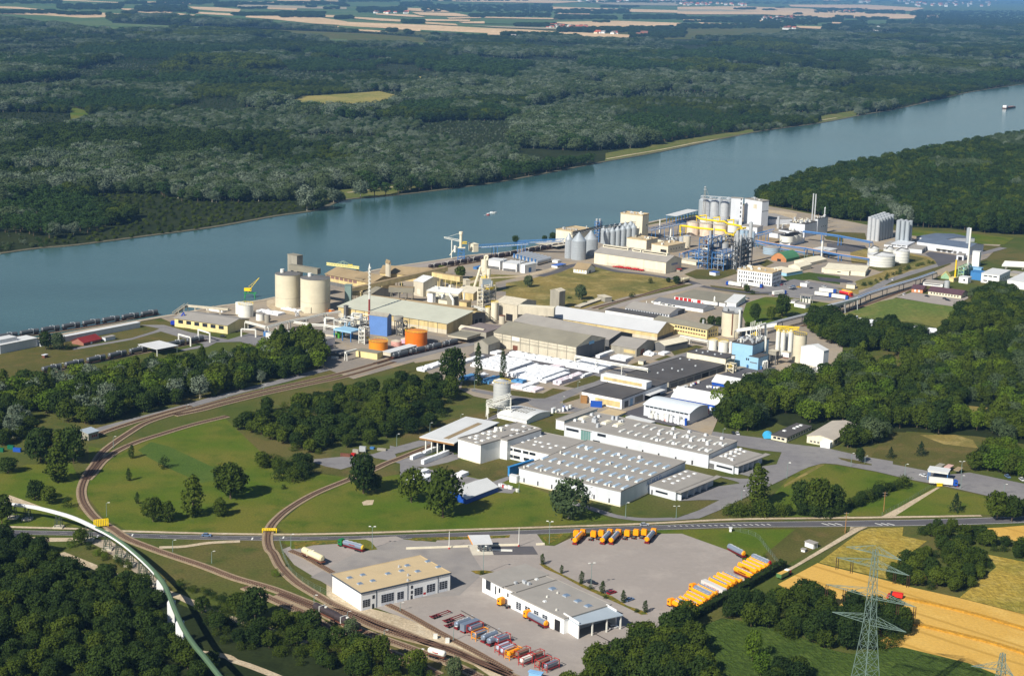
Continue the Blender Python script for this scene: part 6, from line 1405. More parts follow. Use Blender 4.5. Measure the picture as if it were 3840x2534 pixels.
ypipe('rear yellow pipe along the back row of white tanks',[(245,515),(290,550),(390,568),(480,575),(560,590),(650,590),(700,625),(800,640),(895,660),(905,695)],14)
for x,y in((385,480),(585,510),(790,545)):
 P=G((x,y+60),13);q=MB().path([(0,0,11),Vector((0,0,16)),Vector((-7,0,15))],.6,8).build('yellow_vent',YST);q.location=(P.x,P.y,0);tag(q,'short yellow vent pipe above a white back row tank','pipe','yellow vent pipes')
frame('process_structure','left blue steel process structure with dark floors',(400,1300),850,(530,790),(110,880),BST,5,31,eqm=[STL,WST,GRC,RST,STL,DGC],tall=2)
frame('process_structure','front blue steel process structure with open decks',(635,1320),1065,(800,1000),(415,1060),BST,3,32,eqm=[STL,STL,WST,DGC,RST],tall=1)
frame('process_structure','right blue and grey process structure around the steel columns',(830,1310),900,(1080,840),(690,930),mat('dark_steel',(70,76,84)),6,33,eqm=[STL,STN,WST,GRC,DGC],tall=6)
frame('process_structure','low blue structure with white vessels left of the main one',(330,1220),1050,(420,1010),(75,1040),BST,2,34,eqm=[WST,STL])
frame('process_structure','pipework deck on top of the process plant behind the columns',(560,1000),830,(760,780),(480,880),STL,3,35,eqm=[STL,WST,RST,STN])
for x,y,r_,t,l in((815,1290,25,735,'tall shining column at the front of the process plant'),(1010,1200,28,605,'tallest shining column right of the front one'),(868,1300,12,790,'thin column between the two tall ones'),(900,1280,10,830,'thin column beside another thin column'),(930,1270,12,850,'short thin column near the tallest one'),(785,1290,10,780,'thin column left of the front shining column'),(990,1240,9,860,'thin grey column left of the tallest column base')):s=CY('steel_column',l,'column',x,y,r_,t,STN,STN,1,'shining process columns',ribs=6 if r_>20 else 0,n=16,band=STL)
for x,y,r_,t,l in((905,1000,42,715,'fat pale silo left in the blue grey silo pair'),(1062,965,28,740,'slim blue grey silo right of the tallest column'),(960,960,40,720,'pale blue silo behind the tallest column')):CY('additive_silo',l,'silo',x,y,r_,t,mat('blue_grey_silo',(150,172,190),.5,var=.08),STL,1,ribs=5,n=20,band=STL)
CY('round_tank','wide low grey blue round tank with banded sides','tank',1340,1085,126,965,mat('blue_grey_silo',(150,172,190)),GRR,1.5,ribs=3,n=32,band=GRC);CY('round_tank','pale round tank behind the process decks','tank',640,990,70,905,STL,GRR,1.5,ribs=2)
CY('fermenter_tank','white tall tank by the cream building at the left','tank',95,985,55,800,PALC,STL,1,n=22);CY('fermenter_tank','silver tank right beside the rust streaked tanks','tank',20,960,40,820,STL,STL,1,n=18)
b=B('boiler_house','grey boiler house with a roof crowded with ducts','plant building',(1825,830),632,(1990,590),(1630,602),WHB,DKR,par=.3);faces(b,'L',1,.1,.3,.8,b.h*.4,b.h*.46);clutter(b,34,12,b.rz,[CRM,WST,STL,PALC])
for i,(x,y,t)in enumerate(((1935,640,182),(1970,660,190))):CY('chimney','%s of the two tall silver chimneys on the boiler house'%('left','right')[i],'chimney',x,y,10,t,STN,STN,.4,'two tall silver chimneys',n=14)
b=B('turbine_house','narrow grey tower block right of the two silver chimneys','plant building',(2012,790),555,(2178,525),(1990,550),WHB,DKR,par=.3);faces(b,'R',3,.3,.9,.3,b.h*.45,b.h*.5);clutter(b,8,13,b.rz);CY('chimney','short silver chimney on the narrow grey tower block','chimney',2112,700,10,395,STN,STN,1.5,n=12)
b=B('grey_block','low pale block left of the boiler house','plant building',(1490,760),660,(1640,610),(1282,655),WHB,GRR);clutter(b,10,15,b.rz);CY('steel_silo','silver silo on the low pale block','silo',1440,700,20,520,STN,STN,.6,n=16);CY('steel_silo','short silver silo next to the boiler house','silo',1680,660,16,530,STN,STN,.6,n=16)
b=B('grey_block','small pale block with black roof in front of the boiler house','plant building',(1690,830),745,(1745,715),(1502,700),WHB,DKR);clutter(b,4,16,b.rz,[WST]);b=B('grey_block','small pale box beside the blue belt to the tower block','plant building',(1435,845),770,(1500,745),(1360,740),WHB,GRR)
b=B('grey_block','pale annex at the foot of the tower block','plant building',(1130,780),680,(1190,650),(900,650),WHB,GRR)
gallery('belt_bridge','blue belt bridge in front of the pale blocks','conveyor',(1090,820),8,(1370,745),16,4,3,BST,legs=(.3,.7),truss=True,roof=STL)
b=B('cooling_tower','long white cooling tower bank with fan rings on top','cooling tower',(1615,960),905,(1858,850),(1455,890),WHB,WST)
for i,(x,y)in enumerate(((1570,880),(1650,850),(1745,820))):
 u,v=rl(b,(x,y));MB().cyl(b.lu*(.12+.3*i),b.lv*.5,b.rz,b.rz+6,7,7.4,n=24).build('fan_ring',WST,b.o,True);MB().cyl(b.lu*(.12+.3*i),b.lv*.5,b.rz+6,b.rz+6.1,6.9,n=24).build('fan',DRK,b.o)
b=B('dark_roof_shed','low shed with brown grey roof in front of the pale blocks','shed',(1390,920),890,(1500,850),(1130,850),DGC,BRR)
gb=B('green_barn','round roofed barn with green roof and brick orange end','barn',(1560,1195),1145,(1722,1098),(1362,1108),mat('brick_orange',(186,128,84),.9,var=.15),mat('green_roof',(76,128,92),.6),kind='arch',ridge='u',rise=5,over=.3);face(gb,'L',.35,.6,0,gb.h*.8,'door',DRK);face(gb,'R',0,1,0,gb.h,'side_wall',mat('green_roof',(76,128,92)),.05)
b=B('cream_shed','long cream shed with low roof right of the green barn','shed',(1905,1245),1200,(2140,1140),(1688,1165),CRM,CRM,kind='gable',ridge='u',rise=2);b=B('cream_shed','shorter cream shed in front of the long one','shed',(1765,1330),1262,(1915,1215),(1605,1235),CRM,CRM,kind='gable',ridge='u',rise=2)
b=B('white_shed','low white flat sheds behind the white office block','shed',(1565,1400),1350,(1750,1300),(1285,1285),LBL,CRM);b=B('cream_shed','cream low hall at the edge above the pond','shed',(2720,1400),1330,(2820,1250),(2115,1290),CRM,CRM)
b=B('office_block','white three storey office block with a flat beige roof','office',(1345,1548),1357,(1500,1312),(847,1292),WH,BEI,par=.6)
for k in range(3):
 faces(b,'L',14,.03,.97,.42,b.h*(.1+.31*k),b.h*(.29+.3*k));faces(b,'R',6,.05,.95,.5,b.h*(.1+.31*k),b.h*(.27+.3*k))
face(b,'L',.52,.66,0,b.h*.28,'entrance',DRK,.3);clutter(b,12,18,b.rz,[WST,WST,STL]);b=B('entrance_wing','low white entrance canopy beside the office block','canopy',(930,1560),1515,(985,1495),(815,1495),WH,WHR)
b=B('weigh_canopy','white flat canopy over the weighing lane below the blue pipe bridge','canopy',(2190,1130),1020,(2288,988),(1975,985),WST,WHR,wallz=0);bpy.data.objects.remove(b.wall);q=MB()
for x in(.3,b.lu-.3):
 for y in(.3,b.lv-.3):q.bar((x,y,0),(x,y,b.h),.6)
q.build('posts',BST,b.o);CY('white_tower','slim white square tower through the weighing canopy','tower',2080,1135,16,880,WST,WST,.1,n=4)
BP=[(BST,.5),(STL,.45),(mat('orange_pipe',(214,160,106),.5),.5),(BST,.3)]
rack('long blue pipe bridge high across the plant towards the steel silo groups',[(1820,745),(2100,780),(2352,815),(2352+460,905)],9,5,BST,[(BST,.6),(STL,.5),(BST,.5)],30)
rack('blue pipe bridge with orange pipes passing in front of the round tank',[(1130,880),(1460,940),(1850,990),(2352,1085),(2352+440,1150)],6,5,BST,BP,18)
rack('short blue pipe bridge below the white cooling towers',[(1140,920),(1480,1000),(1850,1060)],5,4,GST,BP,14)
rack('blue pipe bridge in front of the cream warehouse and process plant',[(20,1070),(100,1040),(420,1000)],7,4,BST,BP,12)
b=B('portacabin','blue and white cabin with vans by the process plant','cabin',(520,1395),1345,(592,1335),(430,1330),WH,mat('blue_roof',(70,110,190)))
# right end: storage tanks, silo groups, warehouse (crop 3100,700)
F(3100,700,3.2)
for i in range(6):
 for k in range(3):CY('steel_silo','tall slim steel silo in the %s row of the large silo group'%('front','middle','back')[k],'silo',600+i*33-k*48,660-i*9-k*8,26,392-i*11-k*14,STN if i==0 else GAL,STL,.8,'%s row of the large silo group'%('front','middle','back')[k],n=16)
for i in range(3):
 for k in range(2):CY('steel_silo','tall slim steel silo in the %s row of the three wide silo group'%('front','back')[k],'silo',845+i*55+k*32,680+i*8-k*14,27,405+i*8-k*10,GAL,STL,.8,'%s row of the smaller silo group'%('front','back')[k],n=16)
b=B('silo_base_hall','white base hall with window strip under the three wide silo group','process hall',(965,745),705,(1020,660),(785,680),WHB,WHB);faces(b,'L',3,.08,.95,.85,b.h*.55,b.h*.8)
b=B('silo_base_hall','grey flat roofed hall in front of the warehouse','process hall',(1140,805),755,(1232,708),(968,742),WHB,GRR);faces(b,'R',3,.1,.9,.7,.3,b.h*.8,'door',DGC)
b=B('silo_base_hall','low grey hall with black roof left of the silo base hall','process hall',(780,730),700,(860,660),(690,690),WHB,GRR)
b=B('distribution_hall','very long blue grey warehouse with dark roof and loading docks','warehouse',(1700,830),742,(1840,690),(1105,655),WHB,mat('blue_dark_roof',(92,104,122),.7),kind='gable',rise=3)
b.lv;faces(b,'L',5,.1,.62,.6,.4,b.h*.42,'dock_door',DGC);face(b,'L',.3,.62,b.h*.5,b.h*.56,'dock_canopy',WST,3.0)
b=B('distribution_hall','rear part of the blue roofed warehouse with white rooflight strips','warehouse',(1320,700),652,(1840,690-60),(1015,605),WHB,mat('blue_dark_roof',(92,104,122)),kind='gable',rise=2)
b=B('gate_block','grey dock block with dark opening at the warehouse corner','process hall',(1640,890),825,(1680,805),(1558,818),WHB,GRR);face(b,'L',.2,.75,0,b.h*.7,'door',DRK)
for x,y,r_,t,l in((645,972,164,815,'nearest and largest white storage tank on the embankment'),(882,922,102,765,'right hand white storage tank on the embankment'),(556,850,68,740,'small white storage tank behind the largest one, left'),(742,830,66,748,'small white storage tank behind the largest one, right')):
 s=CY('storage_tank',l,'tank',x,y,r_,t,WST,WHR,2.2,'white storage tanks',ribs=3,rail=GRC,n=40,band=STL);MB().bar((-s.r*.7,-s.r*.6,s.h+.6),(0,0,s.h+2.8),.9).bar((0,0,s.h+2.8),(s.r*.9,s.r*.3,s.h+.9),.9).build('roof_walkway',DGC,s.o)
CY('steel_silo','tall silver silo group standing alone at the far right','silo',1683,800,27,500,GAL,STL,1,n=16);CY('chimney','tall white chimney beside the lone silver silo','chimney',1690,960,11,500,WST,WST,.4,n=14)
b=B('white_tower','white rectangular tower above the blue chemical building','tower',(1822,965),785,(1848,775),(1755,775),WH,WHR)
CB=mat('chem_blue',(132,178,214),.6,var=.06);CB2=mat('chem_deep_blue',(60,120,176),.6,var=.06)
b=B('chemical_building','light blue chemical building behind the white one','chemical plant',(1850,1060),980,(1905,975),(1700,965),CB,CB);b=B('chemical_building','deep blue building in front of the light blue one','chemical plant',(1865,1130),1035,(1900,1015),(1735,1015),CB2,CB2)
b=B('chemical_building','white chemical building with dark window bands behind the trees','chemical plant',(2065,1175),1065,(2175,1000),(1868,1035),WH,WHR);faces(b,'L',3,.1,.9,.8,b.h*.72,b.h*.85);faces(b,'L',3,.1,.9,.8,b.h*.2,b.h*.33);faces(b,'R',4,.1,.9,.4,b.h*.4,b.h*.5)
b=B('chemical_building','low white building at the foot of the deep blue one','chemical plant',(1690,1165),1095,(1735,1080),(1590,1080),WH,WHR);face(b,'L',.3,.5,b.h*.4,b.h*.7)
b=B('white_hall','white hall cut by the right edge of the picture','warehouse',(2400,1240),1150,(2600,1060),(2168,1120),WH,WHR);b=B('chemical_building','small grey roofed sheds right of the white chemical building','shed',(2330,1090),1050,(2400,1030),(2180,1030),GRC,GRR)
CY('chimney','yellow chimney beside the yellow green roofs','chimney',1535,1135,9,880,YST,YST,.4,n=12)
b=B('yellow_roof_shed','shed with pale yellow roof beside the yellow chimney','shed',(1470,1110),1085,(1510,1065),(1370,1080),mat('pale_green',(150,186,150),.7),mat('pale_yellow_roof',(226,208,130),.7),kind='gable',ridge='u',rise=4)
b=B('yellow_shed','pale yellow box shed at the chimney foot','shed',(1520,1145),1100,(1560,1085),(1478,1090),YEL,YEL)
frame('process_structure','brown and blue pipe frame left of the light blue building',(1640,1090),970,(1720,930),(1545,980),mat('pale_green',(150,186,150)),3,41,eqm=[RST,CB,STL,WST],tall=2)
b=B('long_shed','low shed with grey ribbed roof and window strip','shed',(1390,1205),1170,(1480,1140),(1140,1150),WH,GRR,kind='gable',rise=1.2);face(b,'L',.1,.9,b.h*.4,b.h*.7)
CY('steel_silo','silver silo with yellow stripe beside the ribbed roof shed','silo',1440,1225,33,1130,STL,STL,.5,n=18)
b=B('canteen','long cream building with dark purple brown roof by the car park','canteen',(1610,1345),1300,(1665,1260),(1230,1245),CRM,mat('purple_brown_roof',(90,66,74),.8),kind='gable',rise=2.5,over=.6);faces(b,'L',10,.05,.95,.4,b.h*.3,b.h*.75)
b=B('gatehouse','orange brick gatehouse with dark purple brown roof','gatehouse',(1150,1278),1235,(1205,1195),(1020,1222),mat('orange_brick',(212,144,106),.9),mat('purple_brown_roof',(90,66,74)),kind='gable',rise=2,over=.6);faces(b,'L',2,.15,.85,.4,b.h*.2,b.h*.8,'window',WH)
for i in range(4):
 g=G((2100+i*10,985-i*14));t=thing('gas_cylinder','white horizontal gas cylinder at the far right','tank',g,0,'white gas cylinders');MB().tube((0,0,3),(22,-3,3),1.3,12).build('shell',WST,t,True);MB().box(3,-1.5,0,4,.5,2).box(18,-3.5,0,19,-1.5,2).build('saddles',GRC,t)
b=B('concrete_hut','small cream hut on the grass by the lorry park','hut',(335,1230),1180,(375,1165),(235,1175),CRM,GRR);b=B('low_cream_hall','low cream hall beside the contractor yard','shed',(265,1070),1015,(330,995),(-60,975),CRM,PALC);face(b,'L',.3,.8,b.h*.45,b.h*.65)
rack('long grey pipe bridge running beside the works road to the right end',[(-180,1520+40),(0,1480),(250,1395),(500,1290),(700,1225),(900,1165),(1100,1105),(1300,1035)],6,4,mat('dark_steel',(70,76,84)),[(STL,.5),(STL,.4),(BST,.4),(STL,.5)],22)
F(2620,1040,3.92)
rack('grey pipe bridge continuing behind the beige silo to the trees',[(560,800),(900,740),(1200,650),(1560,560),(1900,440),(2352,310)],6,4,mat('dark_steel',(70,76,84)),[(STL,.5),(STL,.4),(STL,.5)],20)
gallery('silver_conveyor','silver tube conveyor on posts with wagons parked beneath','conveyor',(1890,440),8,(2350,320),8,3,1.5,STL,legs=(.1,.5,.9))
for i,(x,y)in enumerate(((1740,780),(1700,790),(1690,830))):pass
F(2080,1040,3.92)
rack('white pipe bridge crossing over the stacks of white bales',[(310,1170),(620,1230),(1000,1300),(1380,1365)],6,2.5,WST,[(WST,.6),(WST,.4)],30)
rack('low white pipe bridge in front of the yellow office',[(1850,870),(2000,900),(2260,950)],4,2.5,WST,[(WST,.4),(STL,.4)],14)
b=B('white_kiosk','tiny pale hut on the grass island between the bales and black roof','hut',(1300,1292),1235,(1350,1222),(1225,1222),CRM,GRR);face(b,'R',.2,.8,0,b.h*.8,'door',DGC)
# left: chemical area around the red and white chimney
F(1000,950,3.92)
s=CY('chimney','red and white chimney with spiral fins, tallest thing in the plant','chimney',1507,1010,13,205,WST,WST,3,n=16);MB().cyl(0,0,0,s.h*.42,s.r*1.25,s.r*1.1,16).build('red_lower_part',mat('dark_red_paint',(140,60,56),.6),s.o,True)
q=MB()
for k in range(90):a=k*.5;z=s.h*(.5+.5*k/90);q.bar((s.r*math.cos(a),s.r*math.sin(a),z),(s.r*1.6*math.cos(a+.2),s.r*1.6*math.sin(a+.2),z+.4),.4)
q.build('spiral_fins',WST,s.o)
b=B('blue_silo_house','tall blue clad building below the red and white chimney','process hall',(1770,1225),938,(1838,915),(1508,905),BLU,GRC,kind='gable',rise=2,over=.2)
CY('orange_tank','orange tank with flat roof in front of the blue clad building','tank',1640,1445,140,1285,mat('orange_tank_paint',(232,142,34),.55,var=.06),mat('orange_roof',(206,132,56),.6),.4,rail=YST,n=36)
CY('orange_tank','larger deep orange tank with yellow rails on the right','tank',2195,1372,165,1140,mat('deep_orange_paint',(226,118,24),.55,var=.1),mat('orange_roof',(206,132,56)),1.4,rail=YST,n=40)
CY('pink_tank','small pink tank left of two between the orange tanks','tank',1905,1375,78,1285,mat('pink_paint',(214,162,150),.6),PALC,1,n=24);CY('pink_tank','small lilac pink tank right of two between the orange tanks','tank',2030,1330,60,1255,mat('lilac_paint',(206,172,190),.6),PALC,.8,n=24)
s=CY('hopper_vessel','grey conical vessel behind the blue clad building','vessel',1935,1180,72,985,GRC,GRC,1,legs=6,z0=12,n=24)
frame('process_structure','white pipe frame left of the blue clad building',(1440,1340),1100,(1500,1080),(1355,1090),WST,4,51,eqm=[YST,WST,CRM]);frame('process_structure','white pipework frame with bent pipes behind the blue table',(1180,1180),1010,(1480,900),(860,1010),WST,2,52,eqm=[WST,STL,LBL,CRM],tall=2)
frame('process_structure','dark plant frame right of the blue clad building',(2000,1230),1010,(2110,1010),(1850,1010),DGC,3,53,eqm=[GRC,DGC,PALC])
for pts,l in(([(860,1080),(862,950),(990,960),(995,1010)],'white bent pipe arch, left'),([(1255,1000),(1260,880),(1370,895),(1380,980)],'white bent pipe arch, upper'),([(1270,1060),(1275,950),(1240,950)],'white bent pipe, lower')):
 g=G(pts[0],2);D=g.y;P=[AT(p,D+2*i)for i,p in enumerate(pts)];o=MB().path([p-Vector((g.x,g.y,0))for p in P],.9,10).build('bent_pipe',WST);o.location=(g.x,g.y,0);tag(o,l,'pipe')
b=B('dark_column','dark square duct column before the pale roofed hall','duct',(1165,980),775,(1180,772),(1155,772),DGC,DGC,lu=2.5,lv=2.5);b=B('lift_shaft','grey lattice lift shaft with cabin on top by the brown store','tower',(1145,800),470,(1215,480),(1120,465),GST,GST,lu=5,lv=5)
t=thing('blue_table_frame','light blue raised platform on legs with yard plant beneath','platform',G((1240,1310)),UA);MB().box(0,0,6.5,12,16,7.6).build('deck',LBL,t)
for x in(.5,11.5):
 for y in(.5,8,15.5):MB().bar((x,y,0),(x,y,6.5),.6).build('leg',BST,t)
t=thing('green_machine','green conical machine left of the light blue platform','machine',G((1060,1250)));MB().cyl(0,0,0,3.5,1,1,10).cyl(0,0,3.5,7.5,1,2.6,12).box(-4,-1,3,4,1,3.6).build('body',mat('machine_green',(80,160,60),.5),t)
b=B('white_store','low white store building right of the dark trees','store',(880,1368),1265,(978,1235),(820,1240),WH,GRR);b=B('grey_roof_shed','grey flat roofed shed behind the low white store','shed',(1010,1250),1200,(1060,1150),(800,1160),PALC,GRR)
b=B('pump_canopy','small open canopy with dark flat roof over pumps','canopy',(1090,1540),1480,(1180,1432),(900,1435),DGC,mat('slate_roof',(112,114,118)),wallz=3.4);
for i in range(4):CY('pump_tank','small white pump tank under the dark roofed canopy','tank',960+28*i,1555,13,1520,WST,WST,.3,'pump tanks under the canopy',n=10)
b=B('yellow_hut','pale yellow block with grey roof beside the orange tank','hut',(1625,1568),1472,(1700,1440),(1318,1420),YEL,GGR);gallery('white_duct','white duct running into the pale yellow block','pipe',(1155,1475),5,(1320,1430),5,1.4,1.4,WST,legs=(.05,))
b=B('wagon_shed','long white roofed open shed over the dark tank wagons','canopy',(1820,1568),1462,(2200,1355),(1712,1440),PALC,WHR,wallz=2.6)
rack('pipe bridge zigzagging from the quay hall to the white pipework',[(-300,1010),(0,1090),(330,1000),(560,960),(860,890),(1080,860)],6,3,WST,[(WST,.4),(GRC,.4),(WST,.3)],12)
rack('pipe bridge running right from the middle junction to the white frame',[(330,1000),(640,1050),(860,1060),(1200,1130)],5,3,WST,[(WST,.4),(GRC,.3)],12)
for i in range(12):x=0+36*i;g=G((x,1215+(i%3)*14));o=MB().cyl(0,0,0,3.2,2.4,n=14).build('white_vessel',WST if i%4 else BST);o.location=g;tag(o,'short round vessel in the cluster behind the dark trees','vessel','vessels behind the dark trees')
o=thing('steam_plume','small white steam puff rising above the pipe bridge','steam',G((460,1020)));sm=mat('steam',(250,250,250),1,var=0);rnd=random.Random(2);q=MB();sm.node_tree.nodes['Principled BSDF'].inputs['Alpha'].default_value=.3
for i in range(9):q.ball((rnd.uniform(-1.2,1.2)-i*.15,rnd.uniform(-.6,.6),5+i*.45),rnd.uniform(.7,1.3))
q.build('puff',sm,o,True)
F(1000,950,3.92)
CY('orange_hut_tank','orange box container beside the right twin silo','container',955,875,42,825,mat('deep_orange_paint',(226,118,24)),PALC,.4,n=4)
# quay left of the silos (crop 0,840)
F(0,840,1.8231)
b=B('quay_shed','very long narrow white shed along the quay sidings','shed',(282,838),802,(952,672),(262,794),WHB,WHR);
b=B('quay_shed','taller white shed cut by the left edge of the picture','shed',(2,888),830,(256,780),(-80,812),WHB,WHR);MB().box(0,b.lv*.3,b.rz,b.lu*.55,b.lv,b.rz+2.5).build('raised_roof',WHR,b.o)
b=B('red_roof_house','long low house with dark red roof on the grass','house',(572,832),812,(702,786),(478,800),mat('red_brown_wall',(150,104,88),.9),REDR,kind='gable',ridge='u',rise=2.5,over=.6);face(b,'R',.4,.5,0,b.h*.8,'door',WH)
b=B('grey_hut','small pale flat hut right of the dark red roofed house','hut',(722,802),778,(786,764),(700,772),WHB,GRR);b=B('tiny_hut','tiny dark container hut on the dry grass','hut',(305,918),898,(330,892),(284,896),RST,WHB)
b=B('quay_workshop','yellow walled workshop with grey patched roof and window row','workshop',(1556,752),692,(1640,640),(1240,628),YEL,GRR,kind='gable',rise=2.2,over=.8);faces(b,'L',6,.04,.96,.6,b.h*.45,b.h*.85)
b=B('small_white_hut','low hut with dark roof and white side on the quay','hut',(1520,607),590,(1560,576),(1418,572),WH,GGR)
b=B('rail_canopy','white flat canopy over the siding with a tank wagon under it','canopy',(1075,905),858,(1186,824),(985,818),WST,WHR,wallz=0,over=.5);bpy.data.objects.remove(b.wall);q=MB()
for x in(.3,b.lu-.3):
 for y in(.3,b.lv-.3):q.bar((x,y,0),(x,y,b.h),.5)
q.build('posts',WST,b.o)
for(x0,y0,t0),(x1,y1,t1),l in(((1303,835,775),(1222,812,760),'left'),((1435,810,745),(1356,785,732),'right'),((1748,775,722),(1650,770,700),'third')):
 a,c=G((x0,y0)),G((x1,y1));h=HT((x0,y0),t0);o=thing('loading_gantry','white goal shaped gantry over the siding, %s one'%l,'gantry',a);d=c-a;MB().bar((0,0,0),(0,0,h),.9).bar((0,0,h),d+Vector((0,0,h)),.9).bar(d,d+Vector((0,0,h)),.9).build('frame',WST,o)
s=CY('storage_tank','white tank with yellow railing near the quay crane','tank',1680,642,52,548,WST,WST,.5,rail=YST,n=30);CY('storage_tank','second white tank half hidden behind the first','tank',1640,620,30,535,WST,WST,.5,n=20)
CY('storage_tank','small white tank with flat grey roof right of the white tanks','tank',1780,665,30,612,WST,GRR,.3,n=20);CY('storage_tank','grey cylinder tank beside the small white one','tank',1828,680,20,622,GRC,GRR,.3,n=18)
def crane():
 g=G((1700,505));t=thing('quay_crane','yellow slewing quay crane on green portal legs, jib raised','crane',g);t.scale=(HT((1700,505),367)/43,)*3;gm=mat('crane_green',(50,140,80),.5);q=MB()
 for x,y in((-8,-5),(14,-5),(-8,5),(14,5)):q.bar((x,y,0),(x*.8,y*.8,11),1.2)
 q.bar((-9,-4,11),(16,-4,11),1.3).bar((-9,4,11),(16,4,11),1.3).bar((16,-4,11),(16,4,11),1).bar((-9,-4,11),(-9,4,11),1);q.build('portal',gm,t)
 MB().cyl(0,0,11,15,2.5,n=14).build('slewing_ring',DGC,t);MB().box(-9,-3,15,6,3,21).build('house',YST,t);MB().box(3,-3.1,17,5,3.1,19.5).build('cab_window',GLS,t)
 q=MB();a,c=Vector((4,0,20)),Vector((22,3,43))
 for s in(-1,1):q.bar(a+Vector((0,s,0)),c,.7).bar(a+Vector((-4,s,4)),c,.45)
 for k in range(6):u=a.lerp(c,k/6.);v=(a+Vector((-4,0,4))).lerp(c,(k+.5)/6.);q.bar(u,v,.3)
 q.build('jib',YST,t);MB().bar(c,(22,3,8),.12).build('hoist_rope',DGC,t)
crane()
def digger():
 g=G((1205,695));t=thing('material_handler','deep blue material handler with raised bent arm','excavator',g);t.scale=(.62,)*3;bm=mat('machine_blue',(30,60,170),.5);MB().box(-6,-2.5,1.8,3,2.5,5.5).build('body',bm,t);MB().box(-5,-2.8,0,5,-1.6,1.6).box(-5,1.6,0,5,2.8,1.6).build('tracks',BLK,t)
 MB().bar((1,0,4.5),(9,0,16),1.3).bar((9,0,16),(12,0,4),1.0).build('arm',bm,t);MB().bar((12,0,4),(12,0,1),1.6).build('grab',DGC,t)
digger()
b=B('blue_skip','blue container beside the yellow walled workshop','container',(1275,706),688,(1295,680),(1256,686),BST,BST)
gallery('ship_loader_belt','grey inclined belt from the shore up over the sheds','conveyor',(1190,620),3,(1275,560),12,3,2,GRC,truss=True,legs=(.5,.95))
gallery('quay_duct','beige duct along the quay edge behind the patched roof','conveyor',(1280,565),6,(1560,590),5,2,1.5,PALC,legs=(.2,.5,.8))
F(1000,950,3.92)
def boom():
 D=G((1150,340)).y;g=G((1150,340));t=thing('ship_loader','pale yellow ship loader boom above the brown roof by the river','crane',g);o=Vector((g.x,g.y,0));q=MB();P=lambda p,e=0:AT(p,D+e)-o
 for e in(-3,3):q.bar(P((880,140),e),P((1360,200),e),1.0).bar(P((880,165),e),P((1360,225),e),1.0)
 for k in range(12):x=880+40*k;q.bar(P((x,140+5*k),-3),P((x+40,170+5*k),-3),.5)
 q.build('boom',mat('pale_yellow_paint',(232,222,150),.5),t);q=MB().bar(P((1090,125)),P((1100,215)),1.2).bar(P((1140,115)),P((1140,190)),1).bar(P((1090,125)),P((1140,115)),1).bar(P((1140,115)),P((1280,190)),.6).bar(P((1090,125)),P((1000,160)),.6).bar(P((1140,115)),P((1210,185)),.5);q.build('mast',GST,t)
 MB().bar(P((1195,185)),P((1260,192)),3).build('winch_house',YST,t);c=P((1130,200));MB().bar(c,(c.x,c.y,0),2.2).bar((c.x+12,c.y,c.z-1),(c.x+12,c.y,0),2.2).build('legs',GST,t)
boom()
F(1500,1250,2.6133)
s=CY('steel_silo','lone pale steel silo with yellow railing beside the slim poplar','silo',995,735,85,478,mat('pale_silo_sheet',(196,198,196),.5,.2,var=.05),STL,2.0,ribs=6,rail=YST,n=40,band=STL)
gallery('silo_conveyor','white lattice conveyor rising to the foot of the lone silo','conveyor',(850,700),8,(1085,628),12,3,2.2,WST,truss=True,legs=(.02,.98));gallery('silo_conveyor','low white lattice conveyor from the lone silo to the curved roof hall','conveyor',(850,710),5,(1085,750),4,2.4,1.8,WST,truss=True,legs=(.05,.5))
# railways
BAL=mat('ballast',(150,132,108),.95,var=.2,scale=.5);SLP=mat('sleepers',(88,68,56),.95,var=.2,scale=1);RAIL=mat('rail_steel',(120,92,76),.5,.3,var=.1)
def track(label,frames,bw=5.0):
 q=[]
 for fr_,pts in frames:F(*fr_);q+=[G(p)for p in pts]
 q=smooth_line(q,6);o=thing('railway_track',label,'railway',q[0]);org=Vector((q[0].x,q[0].y,0));q=[p-org for p in q];ribbon(q,-bw/2,bw/2,0,.3).build('ballast',BAL,o)
 sl=MB();d=0
 for a,b in zip(q,q[1:]):
  L=(b-a).length;f=(b-a).normalized();nn=Vector((-f.y,f.x,0))
  while d<L:c=a+f*d;sl.add([(c+nn*s*1.35+f*e+Vector((0,0,z)))for z in(.3,.4)for s,e in((-1,-.35),(1,-.35),(1,.35),(-1,.35))],[(4,5,6,7),(0,1,5,4),(1,2,6,5),(2,3,7,6),(3,0,4,7)]);d+=1.3
  d-=L
 sl.build('sleepers',SLP,o)
 for s in(-.75,.75):ribbon(q,s-.13,s+.13,.4,.58).build('rail',RAIL,o)
Z0,Z1,Z8,Z9=(0,840,1.8231),(0,1550,2.6133),(800,1550,2.6133),(880,1934,2.6133)
track('main rail track curving left round the meadow and down to the rail yard',[(Z0,[(3100,790),(2700,915),(2376,1010),(2100,1075),(1800,1140),(1500,1215),(1340,1260),(1180,1300),(1000,1360),(880,1430)]),(Z1,[(1120,290),(1000,390),(920,510),(850,610),(800,740),(810,850),(860,940),(950,1040),(1100,1130),(1250,1230),(1500,1330),(1700,1400),(2000,1500)]),(Z9,[(0,610),(250,680),(450,745),(800,880),(1100,970),(1400,1100),(1700,1195),(2100,1300),(2352,1410),(2800,1610)])])
track('second rail track close beside the straight part of the main track',[(Z0,[(2700,945),(2376,1040),(2100,1100),(1800,1165),(1500,1240),(1380,1272),(1200,1310)])])
track('sidings fan of the straight track beside the works road',[(Z0,[(1300,1245),(1100,1300),(900,1360),(720,1420),(680,1440)])])
track('inner rail track joining the big left curve from the middle wood',[(Z1,[(2230,30),(1900,110),(1600,200),(1350,280),(1150,370),(1010,470),(920,580),(855,650)])])
